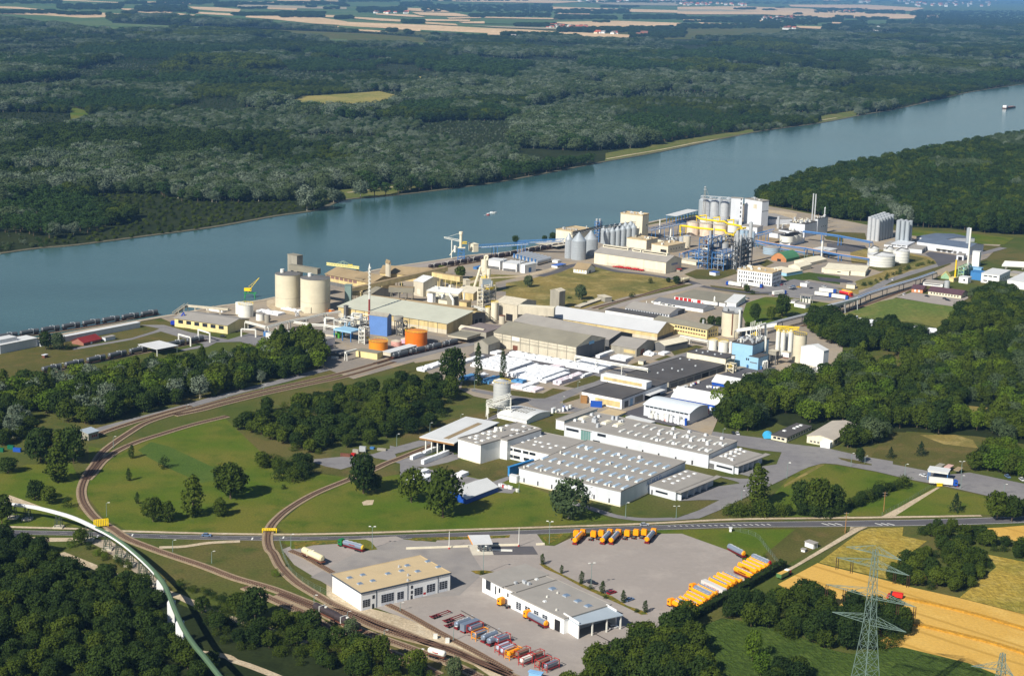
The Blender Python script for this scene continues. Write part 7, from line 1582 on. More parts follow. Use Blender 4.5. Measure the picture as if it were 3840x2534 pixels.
track('rail track curving from the bale canopy over the highway to the yard',[((1500,1250,2.6133),[(700,960),(340,1090),(0,1225)]),(Z8,[(1700,490),(1550,560),(1340,645),(1000,785),(750,930),(600,1060),(545,1150),(530,1240),(550,1330)]),(Z9,[(380,370),(450,500),(600,650),(800,775),(1000,885),(1300,1010),(1700,1165),(1960,1270),(2352,1425),(2700,1560)])])
track('rail siding crossing the truck yard left of the beige roofed workshop',[(Z9,[(550,345),(700,410),(960,560)])],3.4)
track('rail siding leaving the beige roofed workshop past the tank containers',[(Z9,[(1500,870),(1700,970),(2000,1140),(2200,1250),(2352,1330),(2700,1530)])],3.4)
track('lowest rail track of the yard beside the wood',[(Z9,[(100,700),(440,850),(700,960),(1020,1160),(1500,1330),(1800,1460),(2000,1560)])])
track('rail track through the yard carrying the dark tank wagons',[(Z9,[(430,770),(700,880),(1000,1020),(1300,1150),(1700,1290),(2100,1440),(2400,1580)])])
track('quay siding along the river with a long row of tank wagons',[(Z0,[(-60,800),(120,776),(400,735),(700,690),(900,650),(1090,618)])]);track('siding through the white rail canopy',[(Z0,[(270,1035),(400,1002),(650,945),(900,895),(1150,850),(1420,795)])])
track('rail track along the edge of the dry field',[((2080,1040,3.92),[(560,460),(900,370),(1250,275),(1550,185),(1900,100)])],4);track('rail tracks by the brown roofed canteen',[((3100,700,3.2),[(-300,1680),(60,1560),(300,1480),(560,1390),(830,1290),(1010,1230)])])
track('rail siding beside the orange tanks',[((1000,950,3.92),[(1600,1625),(1900,1545),(2200,1470),(2500,1400),(2900,1310)])]);track('long siding behind the gas tanks on the quay',[((1600,700,3.92),[(-100,1245),(300,1185),(700,1120),(1000,1060),(1400,985),(1800,920)])],6)
F(0,0,1.8277)
# rolling stock and lorries
def rx(mb,L,r,z,n=12,x0=0):
 """lying tank with domed ends along x"""
 for a,b,ra,rb in((-L/2,-L/2+.5,r*.6,r),(-L/2+.5,L/2-.5,r,r),(L/2-.5,L/2,r,r*.6)):mb.tube((a+x0,0,z),(b+x0,0,z),ra,n,rb)
 return mb
WHL={}
def wheels(t,xs,r=.5,w=1.15,nm='wheel'):
 k=(r,w)
 if k not in WHL:WHL[k]=MB().tube((0,-w,0),(0,-w+.35,0),r,10).tube((0,w-.35,0),(0,w,0),r,10).tube((0,-w+.3,0),(0,w-.3,0),.1,5).mesh(nm,BLK)
 for x in xs:link('axle',WHL[k],t,(x,0,r))
def wagon(m,m2):
 def f():
  t=thing('tank_wagon','x','wagon',(0,0,0));rx(MB(),14.5,1.5,2.6,14).build('tank',m,t,True);MB().box(-7.8,-1.2,.9,7.8,1.2,1.25).build('underframe',RST,t);MB().cyl(0,0,3.9,4.4,.6,n=10).build('dome',m2,t)
  MB().box(-2.6,-1.56,1.3,-2.3,1.56,4.1).build('band',m2,t);wheels(t,(-6.2,-4.4,4.4,6.2),.46,.9);return t
 return Kind(f)
WG=wagon(mat('tank_grey',(94,98,102),.45,.2,var=.15),STL);WD=wagon(mat('tank_dark',(62,54,56),.5,var=.15),WST);WC=wagon(mat('tank_cream',(216,206,170),.6,var=.12),CRM)
def put(K,p0,p1,label,group=None,z=.55):
 a,b=G(p0),G(p1);c=(a+b)/2;c.z=z;return K.at(c,math.atan2(b.y-a.y,b.x-a.x),label,group)
def line(K,p0,p1,n,gap,label,group):
 a,b=G(p0),G(p1);d=(b-a).normalized()
 for i in range(n):c=a+d*(gap*(i+.5));c.z=.55;K.at(c,math.atan2(d.y,d.x),label,group)
F(*Z0);line(WG,(1085,622),(130,776),8,16.6,'grey tank wagon in the row along the river edge','river edge tank wagons');line(WG,(1398,802),(1165,848),2,16.6,'grey tank wagon between the white gantries and canopy','wagons between gantries and canopy');line(WG,(1015,872),(390,1004),5,17.4,'grey tank wagon in the row above the long wood','tank wagons above the long wood')
F(1000,950,3.92);line(WG,(1830,1568),(2900,1315),4,17,'dark tank wagon beside the orange tanks','tank wagons beside the orange tanks');F(1600,700,3.92);line(WD,(20,1225),(1000,1062),7,17,'dark tank wagon on the siding behind the gas tanks','dark wagons behind the gas tanks');line(WD,(1420,985),(2000,890),5,17,'dark tank wagon below the blue belt bridge','dark wagons below the belt bridge')
F(*Z9);put(WD,(790,950),(1000,1050),'dark tank wagon with a white band, front one in the rail yard');put(WD,(1010,1060),(1200,1150),'dark tank wagon half hidden behind the willow in the rail yard');put(WC,(685,400),(850,480),'cream tank wagon standing alone in the truck yard')
F(2620,1040,3.92);put(WG,(1910,500),(2180,420),'silver tank wagon under the tube conveyor');F(2080,1040,3.92);put(WC,(1860,95),(1940,75),'silver white tank car at the end of the dry field track')
ORG=mat('orange_lorry_paint',(248,158,10),.4,var=.04);CHR=mat('polished_tank',(148,162,180),.3,.5,var=.05);GRY=mat('grey_tarpaulin',(206,204,200),.7,var=.05);CHS=mat('maroon_chassis',(120,34,40),.6,var=.1);RFR=mat('red_container_frame',(176,52,48),.6,var=.1)
def cab(t,x,m,tall=3.3):
 MB().box(x-1.1,-1.24,.9,x+1.15,1.24,tall).box(x-.9,-1.1,tall,x+.6,1.1,tall+.35).build('cab',m,t);MB().box(x+1.15,-1.1,1.9,x+1.2,1.1,2.8).box(x-.1,-1.27,1.95,x+.8,1.27,2.7).build('cab_windows',GLS,t);MB().box(x+.9,-1.2,.4,x+1.25,1.2,.9).build('bumper',RED,t)
def trailer(m,e,txt=None,body='tank',L=11.5,tractor=None,nm='tank_trailer',ch=CHS,top=True):
 def f():
  t=thing(nm if not tractor else 'tank_lorry','x','trailer'if not tractor else 'lorry',(0,0,0))
  if body=='tank':
   MB().tube((-L/2+.5,0,2.35),(L/2-.4,0,2.35),1.2,16).build('tank',m,t,True);MB().tube((-L/2,0,2.35),(-L/2+.5,0,2.35),.8,16,1.2).build('rear_end',e,t,True);MB().tube((L/2-.4,0,2.35),(L/2,0,2.35),1.2,16,.8).build('front_end',e,t,True)
   if m is ORG and ch is RFR:MB().tube((-L/2+.7,0,2.72),(L/2-.7,0,2.72),.92,14).build('polished_top',CHR,t,True)
   if top:MB().box(-L/2+1,-.3,3.5,L/2-1,.3,3.62).build('top_walkway',STL,t);[MB().cyl(-L/2+2+2.4*i,0,3.6,3.8,.32,n=8).build('hatch',STL,t)for i in range(4)]
  elif body=='box':MB().box(-L/2,-1.25,1.1,L/2,1.25,3.9).build('box_body',m,t)
  elif body=='frame':
   q=MB()
   for x in(-L/2,L/2):
    for y in(-1.2,1.2):q.bar((x,y,.0 if top else 1.1),(x,y,3.6),.2)
    for z in(1.2,3.6):q.bar((x,-1.2,z),(x,1.2,z),.2)
   for y in(-1.2,1.2):
    for z in(1.2,3.6):q.bar((-L/2,y,z),(L/2,y,z),.16)
   q.build('container_frame',e,t);rx(MB(),L*.94,1.08,2.4,14).build('tank',m,t,True)
  if body!='frame'or not top:
   MB().box(-L/2+.1,-.9,.85,L/2,.9,1.1).box(-L/2,-1.2,.55,-L/2+.15,1.2,1.0).build('chassis',ch,t);wheels(t,(-L/2+1.2,-L/2+2.5,-L/2+3.8));MB().box(-L/2-.04,-1.15,.7,-L/2,-.75,.95).box(-L/2-.04,.75,.7,-L/2,1.15,.95).build('tail_light',RED,t)
  if tractor:cab(t,L/2+1.3,tractor);MB().box(L/2-2.6,-.5,.6,L/2+1.6,.5,.9).build('tractor_chassis',BLK,t);wheels(t,(L/2-1.6,L/2+1.3))
  if txt:
   cu=bpy.data.curves.new('lettering','FONT');cu.body=txt[0];cu.size=txt[1];cu.extrude=.02;cu.align_x='CENTER';cu.align_y='CENTER';cu.offset=.015;k=bpy.data.objects.new('l',cu);me=bpy.data.meshes.new_from_object(k);bpy.data.objects.remove(k);me.materials.clear();me.materials.append(txt[2])
   for s in(-1,1):o=link('lettering',me,t,(0,s*1.27,2.5));o.rotation_euler=(R(90),0,0 if s<0 else R(180))
  return t
 return Kind(f)
BKT=mat('black_lettering',(40,30,24),.6,var=0);RDT=mat('dark_red_lettering',(150,30,44),.6,var=0)
T_OO,T_CO,T_OT=trailer(ORG,ORG),trailer(ORG,ORG,ch=RFR),trailer(ORG,ORG,('Schildecker',1.1,BKT));L_CO,L_OO=trailer(CHR,ORG,tractor=ORG),trailer(ORG,ORG,('Schildecker',.8,BKT),tractor=ORG);T_BX=trailer(GRY,GRY,('SCHWARZMÜLLER',1.1,RDT),'box',13.5,nm='box_trailer')
L_G=trailer(CHR,mat('gold_end',(224,190,60),.5),('EDELSTEIN',.7,RED),tractor=mat('lorry_green',(24,110,60),.4));L_BL=trailer(WST,STL,None,'box',12,tractor=BLW,nm='lorry');L_RD=trailer(mat('lorry_red',(200,40,44),.5),YST,tractor=RED);T_RF=trailer(CHR,RED)
def tractor():
 t=thing('tractor_unit','x','lorry',(0,0,0));MB().box(-2.9,-.45,.6,2.4,.45,.95).build('chassis',BLK,t);cab(t,2.0,ORG);MB().cyl(-1.6,0,.95,1.15,.6,n=10).build('fifth_wheel',DGC,t);wheels(t,(-1.9,2.0));MB().box(-3,-1.1,.6,-2.9,-.8,.9).box(-3,.8,.6,-2.9,1.1,.9).build('tail_light',RED,t);return t
TU=Kind(tractor);ORD=('first','second','third','fourth','fifth','sixth','seventh','eighth','ninth','tenth')
F(2120,1960,6.2526);hd=G((1060,300))-G((860,520));A0=math.atan2(hd.y,hd.x);hv=Vector((math.cos(A0),math.sin(A0),0))
for i,(x,y,k)in enumerate(((180,425,TU),(210,530,L_OO),(585,435,TU),(765,420,TU),(855,522,L_CO),(1060,526,L_CO),(1380,415,TU),(1590,398,TU),(1780,392,TU),(1900,505,L_CO))):k.at(G((x,y))+hv*(3 if k is TU else 5.8),A0,'%s from the left in the row below the highway, %s'%(ORD[i],'orange tractor alone'if k is TU else('orange tanker'if k is L_OO else 'polished tanker')),'orange lorries below the highway')
F(2480,2070,4.95);hd=G((150,990))-G((560,1195));A1=math.atan2(hd.y,hd.x);hv=Vector((math.cos(A1),math.sin(A1),0))
for i,(x,y,k,l)in enumerate(((560,1195,L_OO,'orange tanker with cab at the near end'),(622,1155,T_CO,'polished topped'),(680,1110,T_OO,'plain orange'),(775,1070,T_OO,'plain orange, third'),(820,1010,T_OO,'plain orange'),(915,945,T_CO,'polished with orange ends'),(960,905,L_CO,'polished with orange cab'),(1025,870,T_CO,'polished half hidden'),(1170,850,T_BX,'grey box trailer with red lettering'),(1235,745,T_CO,'blue grey polished'),(1310,715,T_OO,'plain orange'),(1380,655,T_OO,'orange with white line'),(1480,640,T_CO,'large polished over orange'),(1700,545,T_OT,'tall orange with black lettering'),(1770,460,T_OT,'second orange with black lettering'),(1850,425,T_OO,'plain orange'),(1930,385,T_OO,'plain orange with white cap'),(1985,345,T_CO,'polished'),(2020,300,T_RF,'polished in a red frame at the far end'))):
 k.at(G((x,y))+hv*(6.75 if k is T_BX else 5.75),A1,'tank trailer number %d from the near end of the hedge, %s'%(i+1,l.replace(' with',',').replace('and ',''))if k is not T_BX else 'grey box trailer with red lettering between the orange tank trailers','tank trailers beside the hedge')['label']=' '.join(('tank trailer number %d from the near end of the hedge, %s'%(i+1,l.replace(' with',',').replace('and ',''))).split()[:16])if k is not T_BX else 'grey box trailer with red lettering between the orange tank trailers'
F(2400,1934,2.6133);put(trailer(CHR,ORG),(1015,415),(870,340),'polished tank trailer with orange ends standing alone on the grass edge',z=0);F(1700,1934,2.6133);put(L_CO,(910,1105),(745,1015),'polished tanker with orange cab in front of the service hall bays',z=0)
g0,g1=G((545,905)),G((460,875));TU.at((g0+g1)/2,math.atan2(g1.y-g0.y,g1.x-g0.x),'single orange tractor unit beside the yard office');F(*Z9);put(L_G,(1270,360),(1060,300),'polished tanker with green cab near the yard entrance',z=0);
F(1600,2280,4.569);hd=G((1130,430))-G((830,540));A2=math.atan2(hd.y,hd.x);hv=Vector((math.cos(A2),math.sin(A2),0))
def chassis():
 t=thing('container_chassis','x','trailer',(0,0,0));MB().box(-5,-.9,.9,5,-.6,1.15).box(-5,.6,.9,5,.9,1.15).box(-5,-1.2,.9,-4.6,1.2,1.2).box(-1,-1.2,.9,-.6,1.2,1.1).box(4.5,-1.2,.9,4.9,1.2,1.15).build('frame',CHS,t);wheels(t,(-3.8,-2.5,-1.2));return t
CHK=Kind(chassis);TFk={}
def TF(m,e):TFk.setdefault((m.name,e.name),trailer(m,e,None,'frame',6.6,nm='tank_container'));return TFk[(m.name,e.name)]
CT=trailer(CHR,CHR,None,'tank',8,nm='tank_trailer');CB_=trailer(CHR,ORG,('Schildecker',.7,BKT),'box',8.5,nm='tank_trailer');LTB=mat('pale_tank_blue',(170,182,200),.5);BRT=mat('brown_tank',(130,110,96),.6)
for i,(x,y,k,l)in enumerate(((75,190,CHK,'empty maroon container chassis, leftmost'),(300,260,CHK,'empty maroon container chassis, upper of two'),(325,345,CHK,'empty maroon container chassis, lower of two'),(500,370,CT,'polished tank trailer in the container row'),(625,425,CB_,'silver trailer with orange lettered side'),(715,455,TF(CHR,RFR),'tank container behind the yellow framed one'),(795,560,TF(CHR,ORG),'polished tank container in yellow frame on legs'),(960,600,CT,'left of two low polished tanks'),(1060,655,CT,'right of two low polished tanks'),(1180,650,TF(CHR,RFR),'grey tank container in red frame on legs'),(1195,780,TF(LTB,RFR),'pale blue tank container, left of two'),(1265,830,TF(LTB,RFR),'pale blue tank container, right of two'),(1370,890,TF(ORG,ORG),'all yellow orange tank container on legs'),(1520,890,TF(BRT,RFR),'dark tank container with round white end'),(1600,1000,TF(WST,RFR),'white banded tank container in the lower row'),(1760,940,TF(BRT,RFR),'brown tank container, red frame, lower row'),(1880,1050,TF(BRT,RFR),'brown tank container, second from the end'),(2010,1100,TF(CHR,RFR),'last tank container of the row'))):k.at(G((x,y))+hv*(5 if k is CHK else 3.6),A2,l+' in the row by the siding'if 'row'not in l else l,'row of tank containers by the siding')
b=B('shipping_container','light blue shipping container at the bottom edge of the truck yard','container',(1960,1240),1130,(2005,1105),(1745,1090),mat('container_blue',(130,180,224),.6),mat('container_blue',(130,180,224)))
for x,y,l in((150,515,'left'),(355,585,'right')):o=MB().box(-.8,-.8,.1,.8,.8,1.7).build('white_cube_tank',WST);o.location=G((x,y));tag(o,'white cube tank beside the siding, %s one of two'%l,'tank','white cube tanks')
put(trailer(WST,WST,('Vopak',1.0,RED),'tank',7.5,nm='tank_container',ch=RST,top=False),(50,830),(300,900),'white tank on a red flat wagon in the rail yard',z=.5)
for fr_,l in(((2620,1040,3.92),[(1660,265,1960,300,L_BL,'white and blue lorry in the lower row of the lorry park, left'),(1760,215,1990,240,L_BL,'white and blue lorry in the upper row of the lorry park'),(1920,300,2200,340,L_BL,'white and blue lorry in the lower row of the lorry park, right'),(2050,245,2240,290,L_RD,'red tanker in the lorry park'),(2100,230,2260,270,T_OO,'yellow tank trailer behind the red tanker'),(730,130,905,160,L_BL,'blue topped lorry in front of the office block'),(640,150,435,120,L_BL,'white lorry left of the blue topped one'),(1045,280,1290,250,L_BL,'grey lorry on the works road by the trees')]),((2940,1550,2.6133),[(1410,690,1660,715,L_BL,'white lorry with bright blue cab on the weighbridge')])):
 F(*fr_)
 for x0,y0,x1,y1,k,s in l:put(k,(x0,y0),(x1,y1),s,z=0)
def car(m):
 def f():
  t=thing('car','x','car',(0,0,0));MB().box(-2.15,-.88,.35,2.15,.88,.9).build('body',m,t);MB().add([(-1.7,-.82,.9),(1.1,-.82,.9),(1.1,.82,.9),(-1.7,.82,.9),(-1.3,-.68,1.45),(.4,-.68,1.45),(.4,.68,1.45),(-1.3,.68,1.45)],[(0,1,5,4),(1,2,6,5),(2,3,7,6),(3,0,4,7)]).build('windows',GLS,t);MB().box(-1.32,-.7,1.44,.42,.7,1.5).build('roof',m,t);wheels(t,(-1.35,1.35),.33,.9);return t
 return Kind(f)
CR_=[car(mat(n,c,.3,.2,var=0))for n,c in(('car_blue_grey',(110,136,170)),('car_white',(226,228,230)),('car_black',(44,46,52)),('car_red',(150,30,40)),('car_silver',(180,184,190)),('car_yellow',(230,180,40)))]
def cars(fr_,l):
 F(*fr_)
 for x,y,dx,dy,c,s in l:a,b=G((x-dx,y-dy)),G((x+dx,y+dy));CR_[c].at((a+b)/2,math.atan2(b.y-a.y,b.x-a.x),s)
cars(Z1,[(2025,1206-4,30,1,0,'blue grey car driving on the highway at the left')])
cars((2200,1550,2.6133),[(565,1098,30,-1,4,'silver blue car driving on the highway above the orange lorries'),(1438,200,8,12,2,'dark car parked on the side road by the trees, left'),(1478,205,8,12,1,'white car parked on the side road by the trees, right')])
cars((1700,1934,2.6133),[(1365,665,30,6,2,'dark blue car behind the third egg shaped tree'),(1550,760,28,-8,3,'dark red car beside the fourth egg shaped tree'),(1725,830,28,-10,0,'blue car beside the fifth egg shaped tree'),(1565,1100,30,-6,1,'white and red vehicle under the open canopy')])
cars((2940,1550,2.6133),[(1365,615,-28,-8,1,'white car in front of the weighbridge lorry'),(2190,625,12,8,0,'blue car under the sunlit trees'),(2330,655,16,12,1,'white car under the sunlit trees')])
cars((3100,700,3.2),[(1205,1322,20,4,2,'black car alone in the canteen car park'),(1418,1352,20,4,2,'black car, left of two in the canteen car park'),(1455,1370,20,4,2,'black car, right of two in the canteen car park'),(930,1298,16,-6,1,'white car beside the coloured flags'),(800,1120,14,-4,1,'white van on the works road bend')])
cars((2620,1040,3.92),[(1345,160,20,4,4,'silver car in the works car park, left end'),(1395,140,20,4,0,'blue grey car in the works car park'),(1370,185,20,4,2,'black car in the works car park, left'),(1410,178,20,4,2,'black car in the works car park, right'),(1475,152,20,4,5,'yellow car in the works car park'),(1545,130,20,6,1,'white car beside the white van body'),(1600,80,20,4,1,'white car at the back of the works car park'),(1655,168,18,-4,2,'dark blue car alone in the works car park'),(1845,145,18,4,1,'white car alone right in the works car park'),(1130,140,16,-4,2,'dark car along the office block side'),(1175,130,16,-4,0,'blue car along the office block side'),(1225,118,16,-4,3,'red car along the office block side'),(1265,112,16,-4,4,'silver car along the office block side'),(720,320,20,-6,4,'pale van beside the white sloping roof hall')])
cars(Z0,[(1525,772,18,2,2,'dark car on the road below the yellow walled workshop')])
F(2620,1040,3.92);b=B('van_body','white box lorry body in the works car park','lorry',(1590,145),92,(1610,90),(1492,85),WH,WHR)
# bales, sacks, skips
BALE=land('wrapped_bales',(236,238,240),(226,230,234),(240,241,243),.3,.6,1.2,rough=.5,grain=.06);BALP=land('pink_wrapped_bales',(232,214,218),(226,226,232),(214,190,198),.3,.5,1.2,rough=.5);TARP=mat('blue_tarpaulin',(84,140,188),.5,var=.1)
def stack(near,right,left,h,m,label,gp='stacks of wrapped bales',ang=UA):
 g=G(near);r=G(right)-g;l=G(left)-g;U=Vector((math.cos(ang),math.sin(ang),0));V=Vector((-U.y,U.x,0));lu,lv=max(2,r.dot(U)),max(2,l.dot(V));rnd=random.Random(int(lu*7));q=MB();h*=.75;nu,nv=min(26,max(1,round(lu/2.2))),min(34,max(1,round(lv/2.2)))
 for i in range(nu):
  for j in range(nv):hh=h*(1 if rnd.random()<.96 else.7)*(.62 if i in(0,nu-1)and rnd.random()<.3 else 1);a,c=lu/nu,lv/nv;q.box(i*a+.02,j*c+.02,0,(i+1)*a-.02,(j+1)*c-.02,hh+rnd.uniform(-.1,.1))
 o=q.build('bale_stack',m);o.location=g;o.rotation_euler=(0,0,ang);tag(o,label,'bale stack',gp)
F(1500,1250,2.6133)
for a in(((1050,392),(1340,305),(650,338),3.2,BALE,'large white stack behind the two column poplars'),((1300,468),(1560,365),(1075,412),3.2,BALE,'large white stack in the middle of the bale yard'),((1640,325),(1690,300),(1090,210),3.5,BALE,'long white stack along the concrete hall'),((1950,392),(2140,328),(1655,322),3,BALE,'white stack under the white pipe bridge'),((1372,478),(1650,372),(1312,462),3.4,BALE,'grey white long row right of the middle stack'),((1432,492),(1660,405),(1378,480),2.4,BALE,'lower grey white row in the bale yard'),((1562,512),(1800,420),(1502,498),3.4,BALP,'pinkish long row at the front of the bale yard'),((1500,420-40),(1640,345),(1420,360),3,BALP,'pinkish short stack at the back of the bale yard'),((1790,442),(1882,404),(1765,434),2.4,BALE,'small white stack at the right end of the pinkish row'),((1196,558),(1345,495),(1140,542),2.4,BALE,'white stack, left one in the front corner'),((1262,574),(1330,540),(1202,562),2.2,BALE,'small white stack in the front corner'),((1325,586),(1396,552),(1266,572),2.4,BALP,'pinkish stack in the front corner'),((1135,545),(1170,515),(1090,530),2.6,BALP,'small pinkish stack beside the lone silo'),((870,502),(960,440),(790,486),3,TARP,'blue tarpaulin stack between the poplars'),((1200,500),(1215,480),(1080,480),3,TARP,'blue tarpaulin stack behind the lone silo'),((940,500),(1000,460),(872,502),2.6,BALE,'white stack right of the blue tarpaulin'),((640,468),(700,415),(606,444),2.4,TARP,'blue stack left of the first poplar'),((715,465),(850,408),(660,455),2.2,BALE,'white stack behind the first poplar'),((240,378),(440,300),(165,362),2.6,BALE,'white stack left of the rounded tree'),((640,305),(832,245),(590,292),2.8,BALE,'white stack right of the rounded tree'),((950,215),(1005,190),(868,205),2.2,BALE,'small white stack by the grey barn'),((125,1243),(385,1135),(100,1240),3,BALE,'left row of wrapped bales before the canopy','wrapped bale rows before the canopy'),((235,1287),(510,1195),(214,1282),3.4,BALE,'right row of wrapped bales before the canopy','wrapped bale rows before the canopy'),((130,1500),(330,1420),(0,1470),2.6,BALE,'wrapped goods behind the pair of dark trees','wrapped goods behind the dark trees'),((600,1420),(680,1390),(545,1400),2.6,BALE,'wrapped goods beside the white tent','wrapped goods behind the dark trees'),((200,1400),(270,1360),(150,1390),2.6,BALE,'grey white racks on the apron behind the dark trees','wrapped goods behind the dark trees')):stack(*a)
F(2080,1040,3.92)
for a in(((660,1195),(955,1105),(600,1185),3,BALE,'white stack by the dark gable of the concrete hall'),((1040,1242),(1135,1195),(835,1195),2.6,BALE,'white stack right of the dark gable'),((1430,1166),(1490,1135),(1325,1135),3,BALE,'white block of bales before the pale roof hall'),((1610,1152),(1690,1118),(1535,1130),2,BALE,'white block of bales beside the grey shed')):stack(*a)
F(2940,1100,2.6133);stack((695,270),(712,255),(590,255),4,BALE,'white stack at the meadow corner behind the wood');stack((1395,455),(1540,388),(720,285),4,BALE,'very long white stack partly hidden behind the wood')
F(0,840,1.8231);stack((1900,630),(1915,612),(1770,600),2.4,BALE,'white goods stacked on the quay by the tanks');stack((2040,605),(2060,595),(1915,585),1.6,BALE,'white goods at the foot of the left twin silo')
F(2100,1300,2.6133);rnd=random.Random(8);SK=[MB().cyl(0,0,0,1.5,.75,.85,8).mesh('big_bag',m)for m in(BALE,BALE,WST,BLW,RED)]
def bags(pts,n,label,gp,jit=14,hi=3):
 for i in range(n):
  t=rnd.random();x=pts[0]+(pts[2]-pts[0])*t+rnd.uniform(-jit,jit);y=pts[1]+(pts[3]-pts[1])*t+rnd.uniform(-jit,jit)*.4;g=G((x,y));me=rnd.choice(SK[:3]if rnd.random()<.85 else SK)
  for k in range(rnd.randint(1,hi)):o=link('big_bag',me,None,(g.x,g.y,1.5*k),rnd.random());tag(o,label,'bag',gp)
bags((870,690,1230,770),60,'filled bag stacked along the wall of the curved roof hall','bags along the curved roof hall');bags((1420,690,1490,640),14,'filled bag stacked beside the blue end wall','bags beside the blue wall');bags((1110,440,1390,350),26,'white bag lying along the black roofed hall','bags along the black roofed hall',10,1);bags((1440,400,1560,415),10,'goods lying between the two blue tents','goods between the tents',10,1)
F(1500,1250,2.6133);bags((1500,780,1700,745),18,'grey sack stacked on the yard behind the curved white hall','sacks behind the curved white hall',14,2);F(1500,1550,2.6133);bags((970,705,1150,765),12,'white and blue wrapped bundle beside the white tent','bundles beside the white tent',10,1)
for fr_,l in((Z8,[(1340,430,1240,400,RST,'grey and red skip at the apron edge'),(1385,422,1345,395,RED,'red skip at the apron edge'),(1420,395,1360,360,GRC,'grey skip behind the red skip'),(1490,378,1425,330,STL,'silver container behind the skips'),(1690,370,1600,350,GRC,'grey ribbed container at the apron entrance'),(1570,352,1530,335,BST,'small blue skip on the apron')]),(Z1,[(130,355,65,320,mat('skip_green',(20,96,70),.5),'green container at the left edge, right one'),(30,380,-40,345,mat('skip_green',(20,96,70)),'green container at the left edge, left one'),(200,380,120,345,BLW,'blue machine at the left edge')]),((2100,1300,2.6133),[(410,600,298,540,BLW,'bright blue container before the yellow panel hall'),(262,560,200,485,BRN,'tall stack of brown pallets at the hall corner')])):
 F(*fr_)
 for x,y,x2,yt,m,s in l:b=B('skip'if 'skip'in s else('machine'if 'machine'in s else('pallet_stack'if 'pallet'in s else 'container')),s,'container'if 'container'in s else s.split()[-5]if 0 else 'skip'if 'skip'in s else 'goods',(x,y),yt,(x+20,y-(y-yt)-6),(x2,yt-4),m,m,over=.05,th=.1)
# lamps, pylons, bridge
def lampk(two):
 def f():
  t=thing('street_lamp','x','lamp',(0,0,0));MB().tube((0,0,0),(0,0,9.6),.16,6,.09).build('post',GST,t);q=MB();l=MB()
  for s in((-1,1)if two else(1,)):q.tube((0,0,9.5),(1.3*s,0,10),.07,5);l.box(1.1*s-.5,-.25,9.9,1.1*s+.5,.25,10.15)
  q.build('arm',GST,t);l.build('lamp_head',WST,t);return t
 return Kind(f)
L1,L2=lampk(0),lampk(1)
for fr_,l in((Z1,[(1112,335,225,L1,'beside the two tracks at the top of the left curve'),(1045,1010,872,L1,'behind the yellow gantry sign'),(1693,1355,1240,L1,'beside the track below the highway'),(2075,1465,1350,L1,'on the grass below the highway')]),(Z8,[(1557,1325,1105,L2,'at the truck yard entrance'),(1797,325,200,L1,'by the apron below the wood'),(2122,200,92,L1,'by the wood above the canopy'),(760,1310,1178,L1,'left of the planted bank by the highway')]),((1500,1550,2.6133),[(1462,1280,1055,L2,'in the green island between the entrances'),(595,105,5,L1,'between the wood and white canopy'),(2210,1020,870,L1,'before the corner of the largest hall'),(1165,780,630,L1,'at the left end of the largest hall')]),((1700,1934,2.6133),[(1348,715,460,L2,'tall one in the planted strip'),(293,570,290,L1,'left of the yard office')]),(Z9,[(778,920,770,L1,'beside the dark tank wagons'),(1105,1010,935,L1,'in the middle of the rail yard'),(1465,1160,1112,L1,'right of the middle one in the rail yard'),(1818,1475,1295,L1,'left of the white tank in the rail yard'),(1622,935,850,L1,'before the workshop doors'),(2143,1225,1075,L1,'beside the siding and containers')]),((2200,1550,2.6133),[(876,1028,905,L2,'on the lawn before the nearest dock'),(1962,635,480,L1,'on the bend of the access road'),(1335,205,150,L1,'by the parked cars'),(1516,850,750,L1,'at the loading yard'),(380,1020,870,L1,'on the path below the largest hall')]),((2940,1550,2.6133),[(655,522,390,L1,'blue one at the traffic island'),(1183,608,492,L1,'middle of the works road'),(1730,735,605,L1,'right of the weighbridge'),(2152,800,690,L1,'on the far right of the works road'),(1735,600,468,L2,'behind the weighbridge'),(792,490,415,L1,'beside the three flag poles'),(28,635,480,L1,'at the road fork')]),((1500,1250,2.6133),[(728,562,455,L1,'by the first column poplar'),(1588,735,618,L1,'at the crossing near the curved hall'),(1742,545,470,L1,'before the pinkish row'),(1998,462,375,L1,'by the right end of the bale yard')]),(Z0,[(418,1005,950,L1,'beside the last tank wagon'),(898,900,850,L1,'in the row of tank wagons'),(1278,1265,1232,L1,'on the verge of the works road, left'),(1550,1190,1162,L1,'on the verge of the works road, middle'),(1803,1128,1098,L1,'on the verge of the works road, right')])):
 F(*fr_)
 for x,y,yt,k,s in l:h=HT((x,y),yt);k.at(G((x,y)),rnd.uniform(-.5,.5),'street lamp '+s,'street lamps',(1,1,h/10))
F(2940,1934,2.6133)
PYM=mat('pylon_steel',(112,132,126),.6,.1,var=.08)
